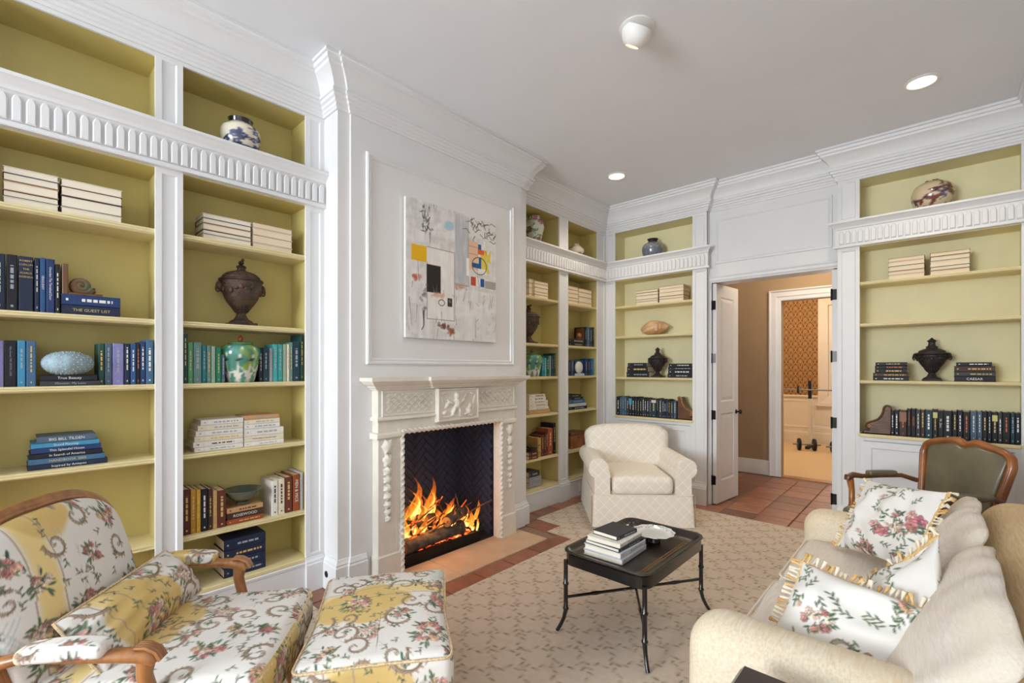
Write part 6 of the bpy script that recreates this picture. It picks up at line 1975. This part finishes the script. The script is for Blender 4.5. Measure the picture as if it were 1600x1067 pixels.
MB().lathe([(.03, 0), (.045, .0), (.04, .02), (.05, .034), (.04, .036), (.028, .02)], 28).build('foot', M['black_lac'], pl, smooth=.8)
cv = Canvas(300, 60, (244, 243, 240))
rg = np.random.default_rng(5)
for k in range(28):
    cv.leaf(k * 10.7, 42 + rg.random() * 10, 9, rg.random() * 6, (150, 160, 150)); cv.ell(k * 10.7 + 5, 47, 2.4, 2.4, 0, (190, 180, 176))
n = 96; prof = smooth_prof([(.001, .036), (.06, .037), (.085, .041), (.108, .049), (.124, .055), (.126, .058), (.122, .059), (.104, .053), (.082, .046), (.05, .0435), (.001, .043)], 4)
V = []; cc = []
for r, z in prof:
    for j in range(n):
        a = 2 * PI * j / n; k = 1 + (.03 * math.cos(12 * a) * max(0, (r - .09) / .035))
        V.append((r * k * math.cos(a), r * k * math.sin(a), z))
F = [(i * n + j, i * n + (j + 1) % n, (i + 1) * n + (j + 1) % n, (i + 1) * n + j) for i in range(len(prof) - 1) for j in range(n)]
Va = np.array(V); rr = np.hypot(Va[:, 0], Va[:, 1]); aa = np.arctan2(Va[:, 1], Va[:, 0])
mesh_np('dish', V, F, M['china'], pl, col=cv.sample((aa / (2 * PI) + .5) * 300, np.clip((rr - .03) / .1 * 58, 0, 57)))


# ------------------------------------------------------------------ soft shapes
def cushion(name, hx, hy, hz, r, step, m, parent, loc=(0, 0, 0), rot=(0, 0, 0), crown=.0, wr=.003, canvas=None, off=(0, 0), crot=0., seed=1, deform=None, uv=None, sag=None):
    """box cushion with rounded edges, a crowned top and small wrinkles"""
    V, F, A = rbox(hx, hy, hz, r, step)
    u, v = V[:, 0] / hx, V[:, 1] / hy
    B = (1 - u ** 2).clip(0) ** .7 * (1 - v ** 2).clip(0) ** .7
    col = print_col(V, A, canvas, off, crot) if canvas is not None else None
    V = V.copy(); V[:, 2] += np.sign(V[:, 2]) * B * crown * np.abs(V[:, 2]) / hz
    rs = np.random.default_rng(seed)
    for k in range(7):
        w = rs.normal(size=3) * 9; ph = rs.random() * 6; d = np.sin(V @ w + ph) * wr / 3
        V += d[:, None] * np.sign(V) * .5
    if deform is not None: V = deform(V)
    if sag is not None: V[:, 2] -= sag * B
    o = mesh_np(name, V, F, m, parent, col=col, uv=uv)
    o.location = loc; o.rotation_euler = rot
    return o


def piping(name, path, r, m, parent, closed=True):
    return MB().tube(path, r, 6, closed=closed).build(name, m, parent, smooth=True)


def rpath(hx, hy, r, z, bow=0, n=5, sub=10):
    P = [Vector(p) for p in rrect(hx, hy, r, z, n)]
    out = []
    for i in range(len(P)):
        a, b = P[i], P[(i + 1) % len(P)]
        k = max(1, int((b - a).length / .03))
        out += [a.lerp(b, j / k) for j in range(k)]
    return [tuple(p) for p in out]


# ------------------------------------------------------------------ cream armchair
AC = thing('armchair', 'cream skirted club armchair with lattice fabric in the room corner', 'armchair', (-2.335, 4.40, .0095), math.atan2(-.76, .65))
# local: x forward, y to the sitter's left
W2, D2 = .47, .46
sk = []
nn = 26


def skirt_loop(hx, hy, z, wav):
    P = rpath(D2, W2, .03, z)
    return [(p[0] * hx / D2 * (1 + wav * math.sin(i * .9)), p[1] * hy / W2 * (1 + wav * math.sin(i * .9 + 1)), z) for i, p in enumerate(P)]


b = MB(); loops(b, [skirt_loop(D2 - .006, W2 - .008, .30, 0), skirt_loop(D2, W2, .25, .001), skirt_loop(D2 + .006, W2 + .006, .12, .003), skirt_loop(D2 + .012, W2 + .012, .004, .004)])
b.build('skirt', M['lattice'], AC, smooth=.9, uv='box')
piping('skirt_piping', [(p[0], p[1], .302) for p in rpath(D2 - .004, W2 - .006, .03, 0)], .006, M['lattice'], AC)
for y in (-W2 - .012, W2 + .012):
    for xx in (D2 - .015,):
        MB().box(xx - .004, y - .004, .004, xx + .004, y + .004, .29, .001).build('corner_pleat', M['tan'], AC)
cushion('seat_platform', .40, .30, .06, .03, .03, M['lattice'], AC, (.0, 0, .27), uv='box')
cushion('seat_cushion', .375, .285, .082, .05, .02, M['lattice'], AC, (.09, 0, .385), crown=.025, uv='box', seed=3)
# rolled arms
for s in (-1, 1):
    pr = []
    for k in range(22):
        a = math.radians(-70 + 290 * k / 21); pr.append((s * (.415 + .092 * math.cos(a)) , .545 + .092 * math.sin(a)))
    inner = [(s * .305, .50), (s * .302, .30), (s * (W2 - .01), .30), (s * (W2 - .012), .46)]
    prof = [(s * (W2 - .012), .29)] + [(s * .455, .455)] + pr[0:20] + [(s * .318, .52), (s * .305, .46), (s * .303, .29)]
    n = len(prof); L = []
    for x, g in ((-.42, .0), (-.2, 0.), (.1, 0.), (.37, 0.), (.405, .004), (.425, .012), (.432, .024)):
        c0 = (s * .40, .45); dropz = .0 if x > -.1 else .012 * (-.1 - x) / .3
        L.append([(x, y - (y - c0[0]) * g * 2, z - (z - c0[1]) * g * 2) for y, z in prof])
    b = MB(); loops(b, L); b.build('arm', M['lattice'], AC, smooth=.8, uv='box')
    piping('arm_piping', [(.425, y - (y - s * .40) * .02, z - (z - .45) * .02) for y, z in prof[1:-1]], .007, M['lattice'], AC, False)


def backdef(V):
    V = V.copy(); z = V[:, 2]
    V[:, 0] += -.16 * (z + .25) - .02
    V[:, 1] *= 1 + .06 * np.clip(z / .3, -1, 1)
    V[:, 2] += -.05 * (np.abs(V[:, 1]) / .42).clip(0, 1) ** 4 * (z > 0)
    return V


cushion('back_cushion', .10, .44, .30, .085, .025, M['lattice'], AC, (-.245, 0, .585), crown=0, uv='box', deform=backdef, seed=5, wr=.006)
cushion('outer_back', .06, .43, .27, .05, .03, M['lattice'], AC, (-.40, 0, .55), uv='box')

# ------------------------------------------------------------------ sofa
SO = thing('sofa', 'cream two-seat sofa with loose back cushions in the right foreground', 'sofa', (-.1, 2.57, .0095))
Zr = .0095
cushion('base', .46, .92, .125, .03, .05, M['sofa_arm'], SO, (.03, 0, .165))
for y in (-.45, .45):
    pass
for sx in (-.40, .42):
    for sy in (-.85, .85):
        MB().lathe([(.02, 0), (.03, .045)], 12, sx, sy, 0).build('foot', M['mahog'], SO, smooth=.5)


def armdef(V):
    V = V.copy(); t = (V[:, 2] + .3) / .6
    V[:, 2] -= .035 * np.clip((V[:, 0] + .1) / .5, 0, 1) * 0
    V[:, 1] *= 1 + .1 * np.clip(t - .45, 0, 1)
    return V


cushion('arm', .35, .125, .30, .115, .03, M['sofa_arm'], SO, (-.21, -.87, .335), deform=armdef, seed=4)
cushion('arm', .49, .125, .29, .10, .03, M['sofa_arm'], SO, (-.03, .86, .325), deform=armdef, seed=6)
cushion('back', .165, .93, .37, .15, .03, M['sofa_back'], SO, (.40, 0, .455), seed=7, wr=.01)
cushion('seat_cushion', .375, .355, .088, .055, .025, M['sofa_seat'], SO, (-.12, -.375, .385), crown=.02, seed=8, wr=.006)
cushion('seat_cushion', .375, .355, .088, .055, .025, M['sofa_seat'], SO, (-.12, .355, .385), crown=.02, seed=9, wr=.006)
for y, in ((-.375,), (.355,)):
    piping('seat_piping', [(-.12 + p[0], y + p[1], .462) for p in rpath(.365, .345, .055, 0)], .006, M['sofa_seat'], SO)


def bcdef(k):
    def f(V):
        V = V.copy(); z = V[:, 2].copy(); y = V[:, 1]
        up = np.clip(z / .2, 0, 1)
        V[:, 0] *= 1 - .5 * np.clip((z + .1) / .32, 0, 1)
        V[:, 0] += .5 * z
        V[:, 0] -= .03 * (1 - (y / .37) ** 2).clip(0) * (1 - (z / .25) ** 2).clip(0)
        V[:, 2] += (.008 * np.cos(y * 6 + k) - .035 * (np.abs(y) / .37) ** 4) * up + .004 * np.sin(y * 38 + k) * up
        V[:, 0] += .006 * np.sin(y * 15 + k * 2 + z * 9) * up
        return V
    return f


for k, y in enumerate((-.385, .365)):
    cushion('back_cushion', .075, .37 + (.10 if k == 0 else 0), .225, .05, .02, M['sofa_seat'], SO, (.115, y - (.10 if k == 0 else 0), .645), deform=bcdef(k * 1.9), seed=10 + k, wr=.010)


# ------------------------------------------------------------------ throw pillows with tassels
def pillow(label, w, h, t, loc, rot, canvas, off, seed, sides=(0, 1), n=None, warp=None):
    """pillow in the local y-z plane, facing -x; tassel fringe along the chosen edges (0 left, 1 right, 2 top)"""
    r = thing('throw_pillow', label, 'pillow', loc, 0, 'floral throw pillows on the sofa')
    r.rotation_euler = rot
    n = int(max(w, h) / 0.0043)
    U, W = np.meshgrid(np.linspace(-1, 1, n + 1), np.linspace(-1, 1, n + 1))
    u, v = U.ravel(), W.ravel()
    B = ((1 - u ** 2).clip(0) ** .55 * (1 - v ** 2).clip(0) ** .55)
    y = u * w / 2 * (1 - .07 * (1 - v ** 2)); z = v * h / 2 * (1 - .07 * (1 - u ** 2))
    rs = np.random.default_rng(seed); d = np.zeros_like(u)
    for k in range(8):
        a = rs.normal(size=2) * 3.2; d += .010 * np.sin(u * a[0] + v * a[1] + rs.random() * 6) * B ** .6
    d += .012 * np.sin(6 * np.arctan2(v, u) + seed) * (np.hypot(u, v) - .2).clip(0) * B ** .5
    cF = canvas.sample((y + off[0]) * PPM, (z + off[1]) * PPM); cB = canvas.sample((y + off[0] + .3) * PPM, (z + off[1] + .2) * PPM)
    Vf = np.stack([-(B * t / 2 + d) - .0005, y, z], 1); Vb = np.stack([B * t / 2 + d * .6 + .0005, y, z], 1)
    I = np.arange(U.size).reshape(n + 1, n + 1); q = np.stack([I[:-1, :-1], I[:-1, 1:], I[1:, 1:], I[1:, :-1]], -1).reshape(-1, 4)
    m_ = U.size; edge = (np.abs(u) > .999) | (np.abs(v) > .999)
    idx = np.arange(m_) + m_; idx[edge] = np.arange(m_)[edge]
    V = np.concatenate([Vf, Vb]); F = np.concatenate([q[:, ::-1], idx[q]])
    used = np.unique(F); rm = -np.ones(2 * m_, int); rm[used] = np.arange(len(used))
    cc = np.concatenate([cF, cB])[used]; V = V[used]
    if warp: V = warp(V)
    mesh_np('cover', V, rm[F], M['print'], r, col=cc)
    tas = [MB().lathe([(.0025, 0), (.005, -.003), (.005, -.008), (.003, -.010), (.0055, -.022), (.008, -.038), (.004, -.040)], 8).mesh('tassel', m, .8) for m in (M['tas_a'], M['tas_b'], M['tas_c'])]
    for sd in sides:
        k = int((h if sd < 2 else w) / .0165)
        for i in range(k + 1):
            p = -1 + 2 * i / k
            if sd < 2:
                s = -1 if sd == 0 else 1; P = Vector((0, s * w / 2 * (1 - .07 * (1 - p * p)), p * h / 2)); base = PI / 2 * s
            else:
                P = Vector((0, p * w / 2, h / 2 * (1 - .07 * (1 - p * p)))); base = PI
            if warp: P = Vector(warp(np.array([tuple(P)]))[0])
            inst('tassel', tas[(1, 0, 1, 2, 1)[(i * 2 + sd) % 5]], r, P, (base + rs.normal() * .25, rs.normal() * .3, 0))
        if sd < 2:
            s = -1 if sd == 0 else 1
            pth = [(0, s * w / 2 * (1 - .07 * (1 - p * p)), p * h / 2) for p in np.linspace(-1, 1, 40)]
        else:
            pth = [(0, p * w / 2, h / 2 * (1 - .07 * (1 - p * p))) for p in np.linspace(-1, 1, 40)]
        if warp: pth = [tuple(x) for x in warp(np.array(pth))]
        MB().tube(pth, .006, 8, up=(1, 0, 0), twist=1.2, lobes=2).build('braid', M['tas_a'], r, smooth=True)
    return r


M['tas_a'] = mat('tassel_gold', (224, 186, 126), .85, var=.15, scale=80); M['tas_b'] = mat('tassel_cream', (240, 228, 204), .9, var=.06, scale=80); M['tas_c'] = mat('tassel_amber', (214, 168, 104), .85, var=.15, scale=80)
rad = math.radians
pillow('floral tasselled pillow at the far end of the sofa', .46, .42, .17, (-.19, 3.07, .715), (rad(-8), rad(33), rad(42)), CHINTZ, (.30, .45), 3, (0, 1))
pillow('floral tasselled pillow leaning on the near sofa back cushion', .47, .47, .15, (-.115, 2.19, .60), (rad(-50), rad(24), rad(20)), CHINTZ, (.15, .2), 6, (2,))
pillow('floral tasselled pillow in front, nearest the sofa arm', .38, .36, .17, (-.25, 1.97, .59), (rad(5), rad(40), rad(78)), CHINTZ, (.52, .5), 9, (1, 2))

# ------------------------------------------------------------------ floral chair and ottoman
FC = thing('floral_armchair', 'carved wood armchair in floral print fabric at lower left', 'armchair', (-2.15, .45, 0), math.atan2(.78, .63))


def back_map(w0, w1, z0, zt, rake, bulge=.0, thick=.0):
    """u in [-1, 1] across, v in [0, 1] up"""
    def f(u, v, o=0.):
        z = z0 + (zt(u) - z0) * v
        t = np.clip((z - z0) / .55, 0, 1.2)
        w = w0 + (w1 - w0) * (t * t * (3 - 2 * t)) if np.ndim(t) else w0 + (w1 - w0) * (min(t, 1) ** 2 * (3 - 2 * min(t, 1)))
        return (rake(z) + o, u * w, z)
    return f


def upholstered_back(name, parent, fm, m, depth, canvas=None, off=(0, 0), nu=120, nv=110, front=1, inset=.93):
    """padded panel between the rails: bulging front face and flat rear, closed at the edge"""
    U, W = np.meshgrid(np.linspace(-1, 1, nu + 1), np.linspace(0, 1, nv + 1)); u, v = U.ravel(), W.ravel()
    B = ((1 - u ** 2).clip(0) ** .5 * (1 - (2 * v - 1) ** 2).clip(0) ** .5)
    x, y, z = fm(u * inset, .02 + v * .955)
    Vf = np.stack([x + front * (B * depth + .004), y, z], 1); Vb = np.stack([x - front * (.012 + .018 * B), y, z], 1)
    I = np.arange(U.size).reshape(nv + 1, nu + 1); q = np.stack([I[:-1, :-1], I[:-1, 1:], I[1:, 1:], I[1:, :-1]], -1).reshape(-1, 4)
    m_ = U.size; edge = (np.abs(u) > .999) | (v < .001) | (v > .999); idx = np.arange(m_) + m_; idx[edge] = np.arange(m_)[edge]
    V = np.concatenate([Vf, Vb]); F = np.concatenate([q, idx[q][:, ::-1]])
    used = np.unique(F); rm = -np.ones(2 * m_, int); rm[used] = np.arange(len(used)); V = V[used]
    col = None
    if canvas is not None: col = canvas.sample((V[:, 1] + off[0]) * PPM, (V[:, 2] + off[1]) * PPM)
    return mesh_np(name, V, rm[F], m, parent, col=col)


ztF = lambda u: 1.0 - .10 * np.abs(u) ** 3.2 - .05 * np.abs(u) ** 12
rkF = lambda z: -.315 - .24 * (z - .42) - .12 * (z - .42) ** 2
fmF = back_map(.30, .345, .40, ztF, rkF)
upholstered_back('back_upholstery', FC, lambda u, v: fmF(u, v, .028), M['print'], .075, TOILE, (.47, .05), 170, 160, inset=.975)
# frame round the back
P = [fmF(-1, v) for v in np.linspace(0, .93, 22)] + [fmF(u, .995) for u in np.linspace(-.95, .95, 34)] + [fmF(1, v) for v in np.linspace(.93, 0, 22)]
P = [tuple(float(c) for c in p) for p in P]
MB().tube(P, .027, 12, up=(1, 0, 0), flat=(.9, .8)).build('back_frame', M['walnut'], FC, smooth=.8)
MB().tube([(a - .002 + .02, b * .985, c - .004) for a, b, c in P], .009, 8, up=(1, 0, 0)).build('back_moulding', M['walnut'], FC, smooth=.8)
for y in (-.30, .30):
    MB().tube([(-.315, y, .42), (-.325, y, .28), (-.35, y * 1.02, .12), (-.40, y * 1.05, 0)], [.027, .027, .022, .017], 10, up=(0, 1, 0)).build('leg', M['walnut'], FC, smooth=.8)
    MB().tube([(.30, y * 1.02, .31), (.335, y * 1.08, .26), (.335, y * 1.1, .18), (.31, y * 1.05, .08), (.33, y * 1.1, .015), (.345, y * 1.12, .0)], [.034, .038, .028, .018, .018, .022], 12, up=(0, 1, 0)).build('leg', M['walnut'], FC, smooth=.8)
for a, bb_ in (((.31, -.31), (.31, .31)), ((-.31, -.30), (.31, -.31)), ((-.31, .30), (.31, .31)), ((-.31, -.30), (-.31, .30))):
    MB().tube([(a[0], a[1], .30), ((a[0] + bb_[0]) / 2, (a[1] + bb_[1]) / 2, .29), (bb_[0], bb_[1], .30)], .03, 10, flat=(.7, 1)).build('seat_rail', M['walnut'], FC, smooth=.8)


def seatdef(V):
    V = V.copy(); f = np.clip((V[:, 0]) / .36, -1, 1)
    V[:, 1] *= 1 + .05 * f
    V[:, 0] += .025 * (1 - (V[:, 1] / .36) ** 2).clip(0) * (f > 0) * f
    return V


cushion('seat_cushion', .36, .335, .085, .05, 0.0043, M['print'], FC, (.045, 0, .405), crown=.03, canvas=TOILE, off=(.55, .33), seed=12, wr=.007, deform=seatdef)
V_ = np.array([(p[0], p[1], 0.) for p in rpath(.352, .327, .045, 0)]); V_ = seatdef(V_)
M['cord'] = mat('welt_cord', (216, 190, 150), .8, var=.3, scale=120)
piping('welt', [(x + .045, y, .474 - .004) for x, y, z in V_], .0055, M['cord'], FC)
for s in (-1, 1):
    P = [(-.35, s * .325, .60), (-.25, s * .345, .628), (-.12, s * .352, .622), (.0, s * .348, .612), (.06, s * .345, .608), (.10, s * .343, .60), (.115, s * .342, .582)]
    MB().tube(P, [.024, .022, .022, .024, .028, .031, .022], 12, flat=(1, .8)).build('arm', M['walnut'], FC, smooth=.8)
    MB().tube([(.085, s * .342, .59), (.08, s * .342, .54), (.10, s * .338, .46), (.15, s * .33, .38), (.20, s * .32, .31)], [.027, .022, .021, .025, .032], 12, up=(0, 1, 0)).build('arm_post', M['walnut'], FC, smooth=.8)
    MB().tube([(.098 + .02 * (1 - k / 20) * math.cos(.6 * k + 1), s * .342 + .031, .592 + .02 * (1 - k / 20) * math.sin(.6 * k + 1)) for k in range(21)], .0045, 6, up=(0, 1, 0)).build('arm_scroll', M['walnut_dark'], FC, smooth=True)
    for q in (-.016, -.005, .006, .017):
        MB().tube([(.06, s * .342 + q, .633), (.09, s * .342 + q, .632), (.118, s * .342 + q, .616), (.132, s * .342 + q, .59)], .006, 6).build('arm_reed', M['walnut'], FC, smooth=True)
    # upholstered pad
    V, F, A = rbox(.12, .034, .022, .018, 0.0043); col = print_col(V, A, TOILE, (.47, .3 + .2 * s))
    V = V.copy(); V[:, 2] += .012 * (1 - (V[:, 0] / .12) ** 2) * (V[:, 2] > 0)
    o = mesh_np('arm_pad', V, F, M['print'], FC, col=col); o.location = (-.135, s * .35, .640)
bol = thing('lumbar_pillow', 'floral lumbar cushion with corded edge on the floral armchair', 'pillow', FC.location, FC.rotation_euler.z)
n = 130
U, W = np.meshgrid(np.linspace(-1, 1, n + 1), np.linspace(-1, 1, int(n * .6) + 1)); u, v = U.ravel(), W.ravel()
B = (1 - u ** 4).clip(0) ** .5 * (1 - v ** 2).clip(0) ** .5
y = u * .31 * (1 - .03 * (1 - v ** 2)); z = v * .12 * (1 - .04 * (1 - u ** 2))
Vf = np.stack([B * .085 + .0005, y, z], 1); Vb = np.stack([-B * .06 - .0005, y, z], 1)
rs = np.random.default_rng(3)
for k in range(6):
    a = rs.normal(size=2) * 4; Vf[:, 0] += .003 * np.sin(u * a[0] + v * a[1]) * B
I = np.arange(U.size).reshape(U.shape); q = np.stack([I[:-1, :-1], I[:-1, 1:], I[1:, 1:], I[1:, :-1]], -1).reshape(-1, 4)
m_ = U.size; edge = (np.abs(u) > .999) | (np.abs(v) > .999); idx = np.arange(m_) + m_; idx[edge] = np.arange(m_)[edge]
V = np.concatenate([Vf, Vb]); F = np.concatenate([q, idx[q][:, ::-1]]); used = np.unique(F); rm = -np.ones(2 * m_, int); rm[used] = np.arange(len(used)); V = V[used]
o = mesh_np('cover', V, rm[F], M['print'], bol, col=TOILE.sample((V[:, 1] + .47) * PPM, (V[:, 2] + .42) * PPM)); o.location = (-.165, .06, .58); o.rotation_euler = (0, rad(-38), 0)
w_ = MB().tube([(0, uu * .31, vv * .12) for uu, vv in [(t, -1) for t in np.linspace(-1, 1, 24)] + [(1, t) for t in np.linspace(-1, 1, 12)][1:] + [(t, 1) for t in np.linspace(1, -1, 24)][1:] + [(-1, t) for t in np.linspace(1, -1, 12)][1:-1]], .005, 6, up=(1, 0, 0), closed=True).build('welt', M['cord'], bol, smooth=True)
w_.location = o.location; w_.rotation_euler = o.rotation_euler

OT = thing('ottoman', 'floral print ottoman with corded edge in front of the floral armchair', 'ottoman', (-1.795, 1.12, .0095), math.atan2(-.45, .61))


def otdef(V):
    V = V.copy()
    V[:, 1] *= 1 - .05 * np.cos(V[:, 0] / .39 * PI / 2) ** 2 + .02 * (V[:, 0] < 0)
    V[:, 0] *= 1 - .02 * np.cos(V[:, 1] / .28 * PI / 2) ** 2
    return V


cushion('cushion', .385, .285, .07, .04, 0.0043, M['print'], OT, (0, 0, .365), crown=.035, canvas=TOILE, off=(.42, .45), crot=0, seed=14, wr=.006, deform=otdef)
V_ = otdef(np.array([(p[0], p[1], 0.) for p in rpath(.380, .280, .036, 0)]))
piping('welt', [(x, y, .424) for x, y, z in V_], .0055, M['cord'], OT)
cushion('upholstered_base', .375, .275, .085, .03, .006, M['print'], OT, (0, 0, .225), canvas=TOILE, off=(.1, .25), seed=15, deform=otdef)
for sx in (-1, 1):
    for sy in (-1, 1):
        MB().tube([(sx * .33, sy * .235, .15), (sx * .345, sy * .245, .11), (sx * .33, sy * .235, .05), (sx * .345, sy * .245, .0)], [.032, .034, .018, .02], 12, up=(0, 1, 0)).build('leg', M['walnut'], OT, smooth=.8)

# ------------------------------------------------------------------ leather chair
LC = thing('leather_armchair', 'walnut open armchair in olive leather standing behind the sofa', 'armchair', (-.12, 4.19, .0095), rad(225))
ztL = lambda u: .995 - .035 * np.exp(-(u / .16) ** 2) - .10 * np.abs(u) ** 4 * (np.abs(u) > 0) + .012 * np.cos(u * 6)
rkL = lambda z: -.27 - .20 * (z - .45)
fmL = back_map(.245, .305, .46, ztL, rkL)
upholstered_back('back_upholstery', LC, fmL, M['leather'], .045, None, (0, 0), 60, 60, inset=.9)
P = [fmL(-1, v) for v in np.linspace(0, .93, 20)] + [fmL(u, .995) for u in np.linspace(-.94, .94, 40)] + [fmL(1, v) for v in np.linspace(.93, 0, 20)]
P = [tuple(float(c) for c in p) for p in P]
MB().tube(P, .029, 12, up=(1, 0, 0), flat=(.85, .95)).build('back_frame', M['walnut_orange'], LC, smooth=.8)
MB().tube([(a + .022, b, c) for a, b, c in P], .008, 8, up=(1, 0, 0)).build('back_moulding', M['walnut_orange'], LC, smooth=.8)
nail = MB().lathe([(.0045, 0), (.004, .002), (.0015, .0035)], 8).mesh('nail', M['brass'], True)
Pn = [fmL(-.9, v) for v in np.linspace(.05, .955, 36)] + [fmL(u, .965) for u in np.linspace(-.86, .86, 56)] + [fmL(.9, v) for v in np.linspace(.955, .05, 36)]
for p in Pn:
    inst('nail', nail, LC, (float(p[0]) + .006, float(p[1]), float(p[2])), (0, PI / 2, 0))
cushion('seat', .28, .29, .05, .04, .03, M['leather'], LC, (.02, 0, .43), crown=.03)
for a, c_ in (((.28, -.29), (.28, .29)), ((-.27, -.25), (.28, -.29)), ((-.27, .25), (.28, .29)), ((-.27, -.25), (-.27, .25))):
    MB().tube([(*a, .37), ((a[0] + c_[0]) / 2, (a[1] + c_[1]) / 2, .355), (*c_, .37)], .032, 10, flat=(.7, 1)).build('seat_rail', M['walnut_orange'], LC, smooth=.8)
for y in (-1, 1):
    MB().tube([(-.27, y * .245, .47), (-.28, y * .25, .33), (-.31, y * .255, .15), (-.36, y * .26, 0)], [.028, .026, .021, .018], 10, up=(0, 1, 0)).build('leg', M['walnut_orange'], LC, smooth=.8)
    MB().tube([(.27, y * .28, .37), (.31, y * .30, .31), (.30, y * .30, .2), (.275, y * .285, .08), (.295, y * .30, .0)], [.034, .038, .026, .018, .022], 12, up=(0, 1, 0)).build('leg', M['walnut_orange'], LC, smooth=.8)
    Pa = [(-.29, y * .285, .66), (-.2, y * .32, .69), (-.05, y * .34, .685), (.08, y * .345, .68), (.15, y * .35, .69), (.19, y * .352, .675), (.20, y * .352, .65)]
    MB().tube(Pa, [.022, .02, .02, .022, .028, .03, .02], 12, flat=(1, .8)).build('arm', M['walnut_dark'], LC, smooth=.8)
    MB().tube([(.175, y * .35, .66), (.165, y * .345, .58), (.18, y * .325, .48), (.22, y * .30, .38)], [.024, .019, .02, .028], 10, up=(0, 1, 0)).build('arm_post', M['walnut_orange'], LC, smooth=.8)
    cushion('arm_pad', .11, .03, .018, .016, .012, M['leather'], LC, (-.06, y * .338, .706))

# ------------------------------------------------------------------ small dark side table at the near sofa arm
ST = thing('side_table', 'dark mahogany side table corner beside the near sofa arm', 'table', (-.19, 1.25, .0095))
MB().box(-.235, -.20, .60, .22, .205, .622, .006).build('top', M['mahog'], ST)
MB().box(-.215, -.18, .53, .20, .185, .60, .003).build('apron', M['mahog'], ST)
MB().box(-.225, -.19, .622, .21, .196, .634, .004).build('raised_edge', M['mahog'], ST)
for sx in (-.20, .185):
    for sy in (-.165, .17):
        MB().tube([(sx, sy, .56), (sx, sy, .3), (sx, sy, 0)], [.022, .018, .012], 8, up=(1, 0, 0)).build('leg', M['mahog'], ST, smooth=.8)

flush_texts()
